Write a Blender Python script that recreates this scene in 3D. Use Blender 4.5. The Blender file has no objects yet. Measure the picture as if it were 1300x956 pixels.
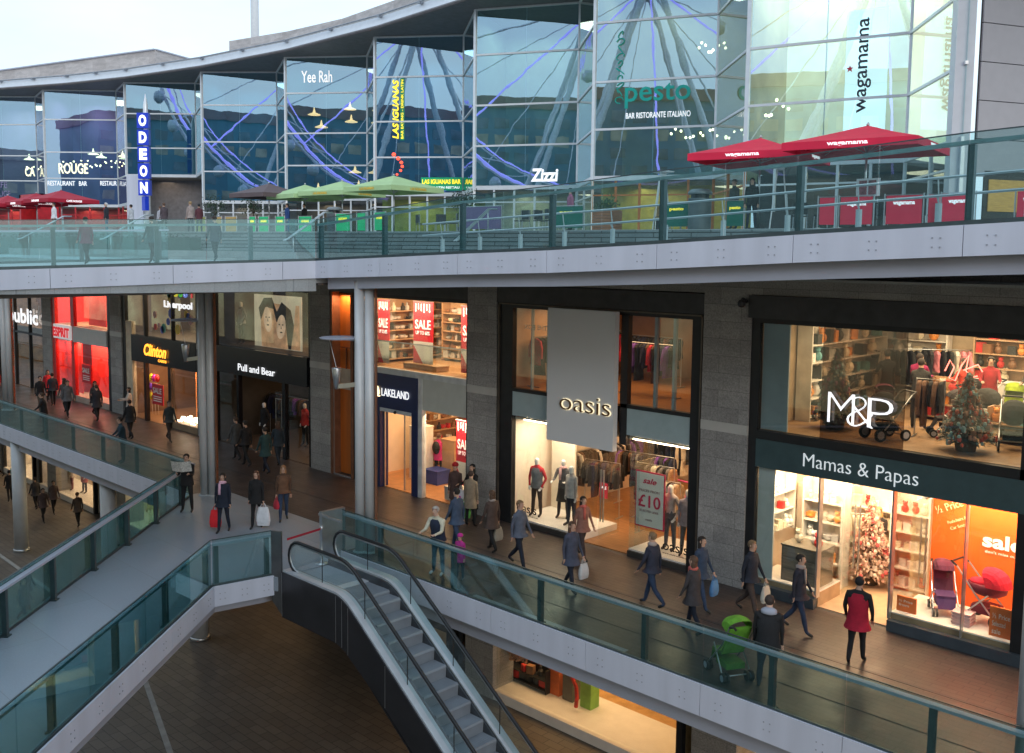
import bpy, bmesh, math, random
from mathutils import Vector, Matrix
R = math.radians
random.seed(7)
S = bpy.context.scene
COL = S.collection
# ------------------------------------------------------------ camera
cam_d = bpy.data.cameras.new('camera'); cam = bpy.data.objects.new('camera', cam_d); COL.objects.link(cam)
pitch, roll, yaw = R(5.2907), R(.65527), R(43.9107)
fwd = Vector((-math.sin(yaw)*math.cos(pitch), math.cos(yaw)*math.cos(pitch), -math.sin(pitch)))
rt = Vector((math.cos(yaw), math.sin(yaw), 0)); up = rt.cross(fwd)
rt2 = rt*math.cos(roll)+up*math.sin(roll); up2 = rt2.cross(fwd)
mw = Matrix((rt2, up2, -fwd)).transposed().to_4x4(); mw.translation = Vector((0, 0, 8.1))
cam.matrix_world = mw
cam_d.sensor_width = 36; cam_d.lens = 1226.73/1300*36; cam_d.shift_y = -44.5/1300
cam_d.clip_start = .1; cam_d.clip_end = 3000
S.camera = cam
# ------------------------------------------------------------ materials
MC = {}
def nm(name):
    m = bpy.data.materials.new(name); m.use_nodes = True
    nt = m.node_tree; nt.nodes.clear()
    out = nt.nodes.new('ShaderNodeOutputMaterial')
    return m, nt, out
def ramp(nt, fac, stops):
    r = nt.nodes.new('ShaderNodeValToRGB'); nt.links.new(fac, r.inputs[0])
    e = r.color_ramp.elements
    while len(e) < len(stops): e.new(.5)
    for i, (p, c) in enumerate(stops): e[i].position = p; e[i].color = (*c, 1)
    return r.outputs[0]
def noise(nt, scale, detail=4, coord='Object', stretch=(1, 1, 1)):
    tc = nt.nodes.new('ShaderNodeTexCoord'); mp = nt.nodes.new('ShaderNodeMapping'); mp.inputs['Scale'].default_value = stretch
    n = nt.nodes.new('ShaderNodeTexNoise'); n.inputs['Scale'].default_value = scale; n.inputs['Detail'].default_value = detail
    nt.links.new(tc.outputs[coord], mp.inputs[0]); nt.links.new(mp.outputs[0], n.inputs['Vector'])
    return n
def sc(c, k): return tuple(min(1, x*k) for x in c)
def P(c, rough=.5, metal=0., var=.18, scale=3., bump=.0, emit=0., name=None, spec=.5, coat=0., trans=0., stretch=(1, 1, 1)):
    emit = emit if emit >= .5 else 0.
    key = ('P', tuple(c), rough, metal, var, scale, bump, emit, spec, coat, trans, stretch)
    if key in MC: return MC[key]
    m, nt, out = nm(name or 'paint'); b = nt.nodes.new('ShaderNodeBsdfPrincipled')
    nt.links.new(b.outputs[0], out.inputs[0])
    n = noise(nt, scale, stretch=stretch)
    col = ramp(nt, n.outputs[0], [(.3, sc(c, 1-var)), (.7, sc(c, 1+var))])
    nt.links.new(col, b.inputs['Base Color'])
    b.inputs['Roughness'].default_value = rough; b.inputs['Metallic'].default_value = metal
    b.inputs['Specular IOR Level'].default_value = spec; b.inputs['Coat Weight'].default_value = coat
    if trans: b.inputs['Transmission Weight'].default_value = trans
    if emit:
        nt.links.new(col, b.inputs['Emission Color']); b.inputs['Emission Strength'].default_value = emit
    if bump:
        n2 = noise(nt, scale*9); bp = nt.nodes.new('ShaderNodeBump'); bp.inputs['Strength'].default_value = bump; bp.inputs['Distance'].default_value = .02
        nt.links.new(n2.outputs[0], bp.inputs['Height']); nt.links.new(bp.outputs[0], b.inputs['Normal'])
    MC[key] = m
    return m
def glass(name, tint, refl=.0, wav=0., wscale=.6, haze=None, hz=.0, rough=0., rc=(1, 1, 1), ior=1.5):
    m, nt, out = nm(name); N = nt.nodes.new
    tr = N('ShaderNodeBsdfTransparent'); tr.inputs[0].default_value = (*tint, 1)
    gl = N('ShaderNodeBsdfGlossy'); gl.inputs['Roughness'].default_value = rough; gl.inputs[0].default_value = (*rc, 1)
    lw = N('ShaderNodeLayerWeight'); lw.inputs[0].default_value = .5
    pw = N('ShaderNodeMath'); pw.operation = 'POWER'; pw.inputs[1].default_value = 4.5; nt.links.new(lw.outputs[1], pw.inputs[0])
    ad = N('ShaderNodeMath'); ad.operation = 'MULTIPLY_ADD'; ad.use_clamp = True; f0 = refl+.035
    nt.links.new(pw.outputs[0], ad.inputs[0]); ad.inputs[1].default_value = 1-f0; ad.inputs[2].default_value = f0
    if wav:
        n = noise(nt, wscale, 2); bp = N('ShaderNodeBump'); bp.inputs['Strength'].default_value = 1; bp.inputs['Distance'].default_value = wav
        nt.links.new(n.outputs[0], bp.inputs['Height']); nt.links.new(bp.outputs[0], gl.inputs['Normal'])
    mx = N('ShaderNodeMixShader'); nt.links.new(ad.outputs[0], mx.inputs[0])
    base = tr.outputs[0]
    if hz:
        df = N('ShaderNodeBsdfDiffuse'); df.inputs[0].default_value = (*haze, 1)
        m2 = N('ShaderNodeMixShader'); m2.inputs[0].default_value = hz
        nt.links.new(tr.outputs[0], m2.inputs[1]); nt.links.new(df.outputs[0], m2.inputs[2]); base = m2.outputs[0]
    nt.links.new(base, mx.inputs[1]); nt.links.new(gl.outputs[0], mx.inputs[2]); nt.links.new(mx.outputs[0], out.inputs[0])
    return m
def brick(name, c1, c2, mortar, scale, bw, bh, ms=.01, rough=.7, plane='XY', bump=.3, noisek=.5, off=.5):
    """coursed stone / paving; plane picks which object axes the courses run on"""
    m, nt, out = nm(name); N = nt.nodes.new
    b = N('ShaderNodeBsdfPrincipled'); nt.links.new(b.outputs[0], out.inputs[0]); b.inputs['Roughness'].default_value = rough
    tc = N('ShaderNodeTexCoord'); sp = N('ShaderNodeSeparateXYZ'); cb = N('ShaderNodeCombineXYZ')
    nt.links.new(tc.outputs['Object'], sp.inputs[0])
    if plane == 'XY': nt.links.new(sp.outputs[0], cb.inputs[0]); nt.links.new(sp.outputs[1], cb.inputs[1])
    else:
        ad = N('ShaderNodeMath'); nt.links.new(sp.outputs[0], ad.inputs[0]); nt.links.new(sp.outputs[1], ad.inputs[1])
        nt.links.new(ad.outputs[0], cb.inputs[0]); nt.links.new(sp.outputs[2], cb.inputs[1])
    bt = N('ShaderNodeTexBrick'); nt.links.new(cb.outputs[0], bt.inputs['Vector'])
    bt.inputs['Scale'].default_value = scale; bt.inputs['Brick Width'].default_value = bw; bt.inputs['Row Height'].default_value = bh
    bt.inputs['Mortar Size'].default_value = ms; bt.offset = off
    bt.inputs['Color1'].default_value = (*c1, 1); bt.inputs['Color2'].default_value = (*c2, 1); bt.inputs['Mortar'].default_value = (*mortar, 1)
    n = noise(nt, 1.1, 5, stretch=(1, 1, 3) if plane != 'XY' else (1, 1, 1)); n3 = noise(nt, 30, 4)
    mx = N('ShaderNodeMix'); mx.data_type = 'RGBA'; mx.blend_type = 'MULTIPLY'; mx.inputs[0].default_value = noisek
    nt.links.new(bt.outputs[0], mx.inputs[6]); nt.links.new(ramp(nt, n.outputs[0], [(.2, (.62, .62, .62)), (.8, (1.18, 1.16, 1.15))]), mx.inputs[7])
    mx2 = N('ShaderNodeMix'); mx2.data_type = 'RGBA'; mx2.blend_type = 'MULTIPLY'; mx2.inputs[0].default_value = noisek
    nt.links.new(mx.outputs[2], mx2.inputs[6]); nt.links.new(ramp(nt, n3.outputs[0], [(.3, (.6, .6, .6)), (.7, (1.2, 1.2, 1.2))]), mx2.inputs[7])
    nt.links.new(mx2.outputs[2], b.inputs['Base Color'])
    bp = N('ShaderNodeBump'); bp.inputs['Strength'].default_value = bump; bp.inputs['Distance'].default_value = .01
    nt.links.new(bt.outputs[1], bp.inputs['Height']); bp.invert = True; nt.links.new(bp.outputs[0], b.inputs['Normal'])
    nt.links.new(ramp(nt, n.outputs[0], [(.3, (rough-.06,)*3), (.7, (rough+.08,)*3)]), b.inputs['Roughness'])
    return m
# ------------------------------------------------------------ objects
WL = {}
def tag(o, label=None, cat=None, group=None, kind=None):
    if label: o['label'] = label
    if cat: o['category'] = cat
    if group: o['group'] = group
    if kind: o['kind'] = kind
    return o
def thing(name, label, cat, loc=(0, 0, 0), group=None, rot=0):
    o = bpy.data.objects.new(name, None); COL.objects.link(o); o.empty_display_size = .1
    o.location = loc; o.rotation_euler[2] = rot
    WL[o] = Vector(loc); return tag(o, label, cat, group)
class MB:
    def __init__(s): s.v = []; s.f = []; s.mi = []; s.c = 0; s.T = None
    def m(s, i): s.c = i; return s
    def add(s, vs, fs):
        b = len(s.v)
        if s.T is not None: vs = [s.T @ Vector(p) for p in vs]
        s.v += [tuple(p) for p in vs]; s.f += [tuple(b+i for i in f) for f in fs]; s.mi += [s.c]*len(fs); return s
    def box(s, x0, x1, y0, y1, z0, z1):
        if x0 > x1: x0, x1 = x1, x0
        if y0 > y1: y0, y1 = y1, y0
        if z0 > z1: z0, z1 = z1, z0
        return s.add([(x0, y0, z0), (x1, y0, z0), (x1, y1, z0), (x0, y1, z0), (x0, y0, z1), (x1, y0, z1), (x1, y1, z1), (x0, y1, z1)],
                     [(0, 3, 2, 1), (4, 5, 6, 7), (0, 1, 5, 4), (1, 2, 6, 5), (2, 3, 7, 6), (3, 0, 4, 7)])
    def cbox(s, c, d, rot=0, M=None):
        """box centred at c with size d"""
        x, y, z = d[0]/2, d[1]/2, d[2]/2
        M = M or Matrix.Rotation(rot, 3, 'Z'); c = Vector(c)
        ps = [c+M@Vector(p) for p in ((-x, -y, -z), (x, -y, -z), (x, y, -z), (-x, y, -z), (-x, -y, z), (x, -y, z), (x, y, z), (-x, y, z))]
        return s.add(ps, [(0, 3, 2, 1), (4, 5, 6, 7), (0, 1, 5, 4), (1, 2, 6, 5), (2, 3, 7, 6), (3, 0, 4, 7)])
    def prism(s, poly, z0, z1):
        n = len(poly); a = sum(poly[i][0]*poly[(i+1) % n][1]-poly[(i+1) % n][0]*poly[i][1] for i in range(n))
        if a < 0: poly = poly[::-1]
        zz0 = z0 if isinstance(z0, (list, tuple)) else [z0]*n; zz1 = z1 if isinstance(z1, (list, tuple)) else [z1]*n
        if a < 0: zz0 = list(zz0)[::-1]; zz1 = list(zz1)[::-1]
        return s.add([(p[0], p[1], z) for p, z in zip(poly, zz0)]+[(p[0], p[1], z) for p, z in zip(poly, zz1)],
                     [tuple(range(n))[::-1], tuple(range(n, 2*n))]+[(i, (i+1) % n, n+(i+1) % n, n+i) for i in range(n)])
    def quad(s, *ps): return s.add(ps, [tuple(range(len(ps)))])
    def beam(s, p, q, w, h, upv=(0, 0, 1)):
        p, q = Vector(p), Vector(q); d = (q-p); L = d.length
        if L < 1e-6: return s
        d /= L; sd = d.cross(Vector(upv))
        if sd.length < 1e-4: sd = d.cross(Vector((0, 1, 0)))
        sd.normalize(); u = sd.cross(d)
        a = [p+sd*(i*w/2)+u*(j*h/2) for i, j in ((-1, -1), (1, -1), (1, 1), (-1, 1))]; b = [x+d*L for x in a]
        return s.add(a+b, [(0, 3, 2, 1), (4, 5, 6, 7), (0, 1, 5, 4), (1, 2, 6, 5), (2, 3, 7, 6), (3, 0, 4, 7)][::1])
    def tube(s, pts, r, n=8):
        pts = [Vector(p) for p in pts]; rs = r if isinstance(r, (list, tuple)) else [r]*len(pts)
        vs = []; prev = None
        for i, p in enumerate(pts):
            d = (pts[min(i+1, len(pts)-1)]-pts[max(i-1, 0)]).normalized()
            a = prev if prev is not None else (Vector((0, 0, 1)) if abs(d.z) < .9 else Vector((1, 0, 0)))
            sd = d.cross(a)
            if sd.length < 1e-3: sd = d.cross(Vector((0, 1, .3)))
            sd.normalize(); u = sd.cross(d).normalized(); prev = u
            vs += [p+(sd*math.cos(2*math.pi*k/n)+u*math.sin(2*math.pi*k/n))*rs[i] for k in range(n)]
        fs = [(i*n+k, i*n+(k+1) % n, (i+1)*n+(k+1) % n, (i+1)*n+k) for i in range(len(pts)-1) for k in range(n)]
        fs += [tuple(range(n))[::-1], tuple(range((len(pts)-1)*n, len(pts)*n))]
        return s.add(vs, fs)
    def lathe(s, c, prof, n=16, sx=1, sy=1):
        vs = [(c[0]+r*sx*math.cos(2*math.pi*k/n), c[1]+r*sy*math.sin(2*math.pi*k/n), c[2]+z) for r, z in prof for k in range(n)]
        fs = [(i*n+k, i*n+(k+1) % n, (i+1)*n+(k+1) % n, (i+1)*n+k) for i in range(len(prof)-1) for k in range(n)]
        fs += [tuple(range(n))[::-1], tuple(range((len(prof)-1)*n, len(prof)*n))]
        return s.add(vs, fs)
    def ball(s, c, r, n=8, k=5):
        rr = r if isinstance(r, (tuple, list)) else (r, r, r)
        vs = [(c[0], c[1], c[2]-rr[2])]
        for i in range(1, k):
            t = math.pi*i/k
            vs += [(c[0]+rr[0]*math.sin(t)*math.cos(2*math.pi*j/n), c[1]+rr[1]*math.sin(t)*math.sin(2*math.pi*j/n), c[2]-rr[2]*math.cos(t)) for j in range(n)]
        vs.append((c[0], c[1], c[2]+rr[2])); last = len(vs)-1
        fs = [(0, 1+(j+1) % n, 1+j) for j in range(n)]
        fs += [(1+i*n+j, 1+i*n+(j+1) % n, 1+(i+1)*n+(j+1) % n, 1+(i+1)*n+j) for i in range(k-2) for j in range(n)]
        fs += [(last, 1+(k-2)*n+j, 1+(k-2)*n+(j+1) % n) for j in range(n)]
        return s.add(vs, fs)
    def text(s, body, org, xd, ud, h, w=None, ext=.01, bold=0., shear=0., sp=1., mirror=False):
        """lettering: org lower-left corner, xd / ud unit directions, h height of the block, w width of the block (fits)"""
        vs, fs, bb = glyphs(body, bold, shear, sp)
        xd, ud = Vector(xd).normalized(), Vector(ud).normalized(); nd = xd.cross(ud); org = Vector(org)
        ky = h/max(1e-4, bb[3]-bb[1]); kx = w/(bb[2]-bb[0]) if w else ky
        if mirror: kx = -kx; org = org+xd*(w or ky*(bb[2]-bb[0]))
        return s.add([org+xd*((x-bb[0])*kx)+ud*((y-bb[1])*ky)+nd*(z*ext) for x, y, z in vs], fs)
    def build(s, name, mats, parent=None, smooth=False):
        me = bpy.data.meshes.new(name)
        off = Vector((0, 0, 0)); p = parent
        while p is not None: off += Vector(p.location); p = p.parent
        me.from_pydata([tuple(Vector(v)-off) for v in s.v], [], s.f); me.update()
        if not isinstance(mats, (list, tuple)): mats = [mats]
        for m in mats: me.materials.append(m)
        if len(mats) > 1: me.polygons.foreach_set('material_index', s.mi)
        if smooth: me.shade_smooth() if smooth is True else None
        o = bpy.data.objects.new(name, me); COL.objects.link(o)
        if parent is not None: o.parent = parent
        return o
GL = {}
def glyphs(body, bold, shear, sp):
    k = (body, bold, shear, sp)
    if k in GL: return GL[k]
    cu = bpy.data.curves.new('t', 'FONT'); cu.body = body; cu.extrude = .5; cu.offset = bold; cu.shear = shear; cu.space_character = sp; cu.resolution_u = 3
    cu.space_line = .95
    o = bpy.data.objects.new('t', cu); COL.objects.link(o)
    bpy.context.view_layer.update()
    me = o.to_mesh(); vs = [(v.co.x, v.co.y, v.co.z) for v in me.vertices]; fs = [tuple(p.vertices) for p in me.polygons]
    o.to_mesh_clear(); bpy.data.objects.remove(o); bpy.data.curves.remove(cu)
    bb = (min(v[0] for v in vs), min(v[1] for v in vs), max(v[0] for v in vs), max(v[1] for v in vs))
    GL[k] = (vs, fs, bb); return GL[k]
def solo(mb, name, mats, label, cat, base=None, group=None, smooth=False):
    """a thing that is one mesh; its origin at base"""
    o = mb.build(name, mats, None, smooth)
    if base is not None:
        me = o.data
        for v in me.vertices: v.co -= Vector(base)
        o.location = base
    return tag(o, label, cat, group)
def struct(mb, name, mats, smooth=False):
    o = mb.build(name, mats, None, smooth); o['kind'] = 'structure'; return o
def dup(src, loc, rot=None, label=None, group=None, scale=None):
    r = src.copy(); COL.objects.link(r); r.location = loc
    if rot is not None: r.rotation_euler[2] = rot
    if label: r['label'] = label
    if group: r['group'] = group
    if scale: r.scale = (scale,)*3 if not isinstance(scale, tuple) else scale
    for ch in list(src.children):
        c = ch.copy(); COL.objects.link(c); c.parent = r
        for g in list(ch.children):
            d = g.copy(); COL.objects.link(d); d.parent = c
    return r
def mvto(o, loc, rot=None):
    o.location = loc
    if rot is not None: o.rotation_euler[2] = rot
def lamp(x, y, z, sx, sy, watts, colr, parent=None, tilt=0):
    d = bpy.data.lights.new('ceiling_or_fill_lamp', 'AREA'); d.shape = 'RECTANGLE'; d.size = sx; d.size_y = sy; d.energy = watts; d.color = colr
    o = bpy.data.objects.new('ceiling_or_fill_lamp', d); COL.objects.link(o); o.location = (x, y, z); o.rotation_euler[0] = tilt
    if parent is not None: o.parent = parent; o.location = Vector((x, y, z))-parent.location
    return o
# shared materials
M_stone = brick('pier_stone', (.41, .40, .385), (.31, .30, .29), (.2, .195, .19), 1, 1.15, .42, .006, .75, 'XZ', .25, .75)
M_stone2 = brick('roof_stone', (.60, .56, .55), (.50, .46, .45), (.62, .58, .57), 1, 2.6, .9, .008, .8, 'XZ', .1, .8)
M_band = P((.5, .49, .46), .6, var=.1, scale=1.5)
M_pave = brick('brown_paving', (.082, .062, .057), (.054, .042, .039), (.03, .024, .023), 1, .48, .16, .012, .38, 'XY', .3, .4)
M_deck = brick('bridge_slab', (.31, .355, .41), (.28, .325, .375), (.22, .24, .26), 1, 3.2, 1.6, .006, .36, 'XY', .04, .22)
M_low = brick('lower_paving', (.16, .135, .11), (.12, .10, .082), (.035, .03, .026), 1, .6, .3, .010, .5, 'XY', .15, .45)
M_slate = brick('slate_steps', (.25, .275, .28), (.17, .19, .195), (.035, .04, .042), 1, 1.6, .17, .022, .6, 'XZ', .3, .5)
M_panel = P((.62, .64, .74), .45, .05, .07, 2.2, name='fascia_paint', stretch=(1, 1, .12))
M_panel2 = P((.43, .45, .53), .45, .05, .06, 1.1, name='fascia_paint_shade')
M_white = P((.74, .77, .80), .35, .2, .05, name='white_metal')
M_steel = P((.52, .54, .56), .28, .85, .08, 5, name='brushed_steel')
M_post = P((.085, .115, .12), .38, .6, .1, 6, name='balustrade_post')
M_dark = P((.022, .023, .026), .4, .3, .15, 3, name='dark_frame')
M_dark2 = P((.05, .05, .055), .45, .3, .2, 3, name='dark_panel')
M_col = P((.56, .58, .60), .42, .1, .06, 2, name='column_paint')
M_rust = P((.20, .085, .045), .6, .2, .2, 4, name='rust_strip')
M_soff = P((.10, .09, .085), .6, 0, .15, 1.2, name='soffit_board')
M_gbal = glass('balustrade_glass', (.80, .925, .93), .045, haze=(.12, .27, .29), hz=.04, rc=(.72, .96, .98))
M_gshop = glass('shop_glass', (.93, .96, .95), .015)
M_gfac = glass('facade_glass', (.50, .80, .86), .40, wav=.0022, wscale=.5, rc=(.58, .80, .97))
M_gesc = glass('escalator_glass', (.80, .93, .93), .03, haze=(.35, .5, .5), hz=.05)
# ------------------------------------------------------------ sky and light
W = bpy.data.worlds.new('World'); S.world = W; W.use_nodes = True
nt = W.node_tree; nt.nodes.clear(); N = nt.nodes.new
sky = N('ShaderNodeTexSky'); sky.sky_type = 'NISHITA'; sky.sun_disc = False
sky.sun_elevation = R(16); sky.sun_rotation = R(120); sky.air_density = 1.6; sky.dust_density = 3.; sky.ozone_density = 2.
bg = N('ShaderNodeBackground'); bg.inputs[1].default_value = .165
tc = N('ShaderNodeTexCoord'); mp = N('ShaderNodeMapping'); mp.inputs['Scale'].default_value = (1, 1, 3)
n = N('ShaderNodeTexNoise'); n.inputs['Scale'].default_value = 1.6; n.inputs['Detail'].default_value = 6; n.inputs['Roughness'].default_value = .55
nt.links.new(tc.outputs['Generated'], mp.inputs[0]); nt.links.new(mp.outputs[0], n.inputs['Vector'])
cl = ramp(nt, n.outputs[0], [(.32, (5.2, 6.0, 6.9)), (.7, (8.6, 9.2, 9.4))])
mx = N('ShaderNodeMix'); mx.data_type = 'RGBA'; mx.inputs[0].default_value = .82
for e in nt.nodes:
    if e.bl_idname == 'ShaderNodeValToRGB':
        e.color_ramp.elements[0].color = (.50, .66, .86, 1); e.color_ramp.elements[1].color = (.74, .85, .92, 1)
ml = N('ShaderNodeMix'); ml.data_type = 'RGBA'; ml.blend_type = 'MULTIPLY'; ml.inputs[0].default_value = 1; ml.inputs[7].default_value = (10, 10, 10, 1)
ml.clamp_result = False
nt.links.new(cl, ml.inputs[6])
nt.links.new(sky.outputs[0], mx.inputs[6]); nt.links.new(ml.outputs[2], mx.inputs[7])
nt.links.new(mx.outputs[2], bg.inputs[0])
out = N('ShaderNodeOutputWorld'); nt.links.new(bg.outputs[0], out.inputs[0])
sd = bpy.data.lights.new('sun', 'SUN'); sd.energy = .6; sd.angle = R(25); sd.color = (1, .97, .93)
so = bpy.data.objects.new('sun', sd); COL.objects.link(so)
so.rotation_euler = Vector((-math.sin(R(120))*math.cos(R(16)), -math.cos(R(120))*math.cos(R(16)), -math.sin(R(16)))).to_track_quat('-Z', 'Y').to_euler()
S.view_settings.view_transform = 'Standard'; S.view_settings.look = 'None'; S.view_settings.gamma = 1; S.view_settings.exposure = 0
S.view_settings.use_curve_mapping = False
S.render.engine = 'CYCLES'
cy = S.cycles; cy.use_denoising = True
try: cy.denoiser = 'OPENIMAGEDENOISE'
except Exception: pass
cy.max_bounces = 10; cy.diffuse_bounces = 3; cy.glossy_bounces = 4; cy.transparent_max_bounces = 24; cy.transmission_bounces = 4
cy.sample_clamp_indirect = 4; cy.caustics_reflective = False; cy.caustics_refractive = False
cy.use_adaptive_sampling = True; cy.adaptive_threshold = .015
YF = 20.46
# ------------------------------------------------------------ ground, decks
b = MB(); b.box(-300, 200, -200, 300, -6.2, -5.7); struct(b, 'ground', M_low)
b = MB(); b.box(-112, 14, 15.17, 20.44, -.4, 0); struct(b, 'walkway', M_pave)
b = MB()
b.prism([(-29.3, 15.16), (-29.07, 15.24-.1), (-20.9, 15.16), (-20.9, 16.35), (-24.0, 16.35), (-29.3, 16.35)], .0, .006); struct(b, 'landing_strip', M_deck)
# seams of the paving (a dark drainage slot and a paler course along the shopfronts)
b = MB(); b.box(-112, 14, 18.0, 18.06, 0, .005); b.box(-112, 14, 16.32, 16.36, .006, .009); struct(b, 'drain_slot', M_dark2)
b = MB(); b.box(-16, -11.5, 15.22, 15.5, 0, .004); struct(b, 'pale_patch', M_deck)  # pale strip of slab material along the walkway edge

def fascia(name, label, cat, parts):
    """edge bands: parts = list of (p, q, ztop p/q, zbot p/q, thickness, mat)"""
def edge_band(b, p, q, zt, zb, th, n):
    """sheet of metal along p>q, thickness th towards -n (n = outward normal)"""
    p0 = (p[0], p[1]); q0 = (q[0], q[1]); p1 = (p[0]-n[0]*th, p[1]-n[1]*th); q1 = (q[0]-n[0]*th, q[1]-n[1]*th)
    b.add([(*p0, zb[0]), (*q0, zb[1]), (*q1, zb[1]), (*p1, zb[0]), (*p0, zt[0]), (*q0, zt[1]), (*q1, zt[1]), (*p1, zt[0])],
          [(0, 3, 2, 1), (4, 5, 6, 7), (0, 1, 5, 4), (1, 2, 6, 5), (2, 3, 7, 6), (3, 0, 4, 7)])
def bolts(b, p, n, z, side):
    for dx in (-.06, .06):
        for dz in (-.07, .07):
            c = (p[0]+side[0]*dx+n[0]*.004, p[1]+side[1]*dx+n[1]*.004, z+dz)
            b.cbox(c, (.022, .022, .012), 0, Matrix(((side[0], 0, n[0]), (side[1], 0, n[1]), (0, 1, 0))))
def fascia_run(root, path, ztop, depth, n_out, step=2.8, off=0., mat=None, name='fascia_panel'):
    """panels of painted metal each `step` long between small gaps; path (p,q) straight"""
    p, q = Vector(path[0]), Vector(path[1]); L = (q-p).length; d = (q-p)/L
    z = lambda s: ztop[0]+(ztop[1]-ztop[0])*s/L
    s = off
    cuts = [0]+([off] if off > .05 else [])
    while cuts[-1]+step < L-.05: cuts.append(cuts[-1]+step)
    cuts.append(L)
    b = MB()
    for a, c in zip(cuts[:-1], cuts[1:]):
        a2, c2 = a+.006, c-.006
        P0, Q0 = p+d*a2, p+d*c2
        b.m(0); edge_band(b, P0, Q0, (z(a2), z(c2)), (z(a2)-depth, z(c2)-depth), .04, n_out)
        b.m(1)
        for f in (.14, .5, .86):
            if c-a > 1.5: bolts(b, P0+(Q0-P0)*f, n_out, z(a2+(c2-a2)*f)-depth*.52, d)
    return b.build(name, [mat or M_panel, P((.33, .34, .39), .5)], root)

def balustrade(label, segs, closed_ends=True, group='glass balustrades', hr=-.13, cap=M_panel2, loc=None, g=None):
    """segs: list of dict(p,q,z0(2),h(2),n,posts[list of distances],joints[list]) ; n outward normal"""
    p = segs[0]['p']; root = thing('glass_balustrade', label, 'balustrade', (p[0], p[1], segs[0]['z'][0]), group)
    for sgm in segs:
        p, q = Vector(sgm['p']), Vector(sgm['q']); L = (q-p).length; d = (q-p)/L; n = Vector(sgm['n'])
        z = lambda s: sgm['z'][0]+(sgm['z'][1]-sgm['z'][0])*s/L
        h = lambda s: sgm['h'][0]+(sgm['h'][1]-sgm['h'][0])*s/L
        cuts = [0]+[j for j in sgm['joints'] if .2 < j < L-.2]+[L]
        for a, c in zip(cuts[:-1], cuts[1:]):
            a2, c2 = a+.008, c-.008; b = MB(); P0, Q0 = p+d*a2-n*.03, p+d*c2-n*.03
            edge_band(b, P0, Q0, (z(a2)+h(a2), z(c2)+h(c2)), (z(a2)+.03, z(c2)+.03), .014, n)
            b.build('glass_panel', g or M_gbal, root)
        for s_ in sgm['posts']:
            c = p+d*s_-n*.115; b = MB(); zz = z(s_)
            b.cbox((c[0], c[1], zz+(h(s_)+hr)/2-.02), (.10, .11, h(s_)+hr-.04), math.atan2(d[1], d[0])); 
            b.cbox((c[0]-n[0]*.01, c[1]-n[1]*.01, zz+.02), (.16, .16, .03), math.atan2(d[1], d[0])); b.build('post', M_post, root)
        b = MB(); a = p-n*.12; c = q-n*.12
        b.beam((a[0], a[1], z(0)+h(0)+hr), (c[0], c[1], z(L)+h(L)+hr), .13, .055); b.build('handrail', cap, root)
        b = MB(); a = p-n*.037; c = q-n*.037
        b.beam((a[0], a[1], z(0)+h(0)+.008), (c[0], c[1], z(L)+h(L)+.008), .03, .018); b.build('top_trim', M_post, root)
        b = MB(); a = p-n*.037; c = q-n*.037
        b.beam((a[0], a[1], z(0)+.035), (c[0], c[1], z(L)+.035), .05, .07); b.build('base_channel', M_post, root)
    return root
def every(a0, step, lo, hi):
    k = math.ceil((lo-a0)/step); r = []
    while a0+k*step < hi: r.append(a0+k*step); k += 1
    return r
# mid walkway edge, right of the footbridge and left of it
for (x0, x1, lab) in ((-20.9, 12, 'long glass balustrade along the shopping walkway behind the escalator'), (-112, -29.3, 'glass balustrade along the walkway at the left beyond the footbridge')):
    L = x1-x0
    balustrade(lab, [dict(p=(x0, 15.17), q=(x1, 15.17), z=(0, 0), h=(1.15, 1.15), n=(0, -1), posts=[x-x0 for x in every(-19.35, 2.8, x0, x1)], joints=[x-x0 for x in every(-17.95, 2.8, x0, x1)])])
    rt_ = thing('walkway_edge', 'pale metal edge of the walkway %s' % ('under the long balustrade beside the escalator' if x0 > -25 else 'left of the footbridge with dark soffit'), 'walkway edge', (x0, 15.15, 0))
    fascia_run(rt_, ((x0, 15.14), (x1, 15.14)), (.03, .03), .62, (0, -1), off=(-17.95-x0) % 2.8)
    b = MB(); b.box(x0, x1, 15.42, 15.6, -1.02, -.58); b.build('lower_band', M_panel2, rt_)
    b = MB(); b.box(x0, x1, 15.2, 20.4, -.58, -.42); b.box(x0, x1, 15.6, 20.35, -1.0, -.95); b.build('soffit', M_soff, rt_)
# steel end post where the long balustrade starts
b = MB(); b.box(-21.02, -20.9, 14.55, 15.3, 0, 1.2); b.box(-21.03, -20.0, 14.52, 14.56, 1.1, 1.16); solo(b, 'end_panel', M_steel, 'brushed steel end panel where the walkway balustrade meets the escalator', 'end panel', (-20.9, 15.1, 0))

# footbridge at 45 degrees
fb = thing('footbridge', 'pale concrete footbridge crossing diagonally to the shopping walkway', 'footbridge', (-22, 9, 0))
A0, A1 = Vector((-14.0, -1.0)), Vector((-29.2, 15.16))       # left edge
Bc = Vector((-20.75, 11.3)); B0 = Vector((-9.9, -1.9+.0))
A0 = Vector((-14.0, -.83)); B0 = Vector((-9.4, -1.9))
b = MB(); b.prism([tuple(A0), tuple(B0), tuple(Bc), (-20.45, 12.75), (-20.3, 12.78), (-20.3, 14.5), (-20.9, 14.6), (-20.9, 15.15), tuple(A1)], -.35, .004); b.build('deck', M_deck, fb)
b = MB(); b.prism([tuple(A0+Vector((-.0, .3))), tuple(B0+Vector((-.3, .2))), tuple(Bc+Vector((-.3, .2))), (-20.8, 12.7), (-20.8, 15.1), tuple(A1+Vector((.4, -.1)))], -.75, -.36); b.build('soffit', M_panel2, fb)
dB = (Bc-B0).normalized(); nB = Vector((dB[1], -dB[0])); LB = (Bc-B0).length
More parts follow.
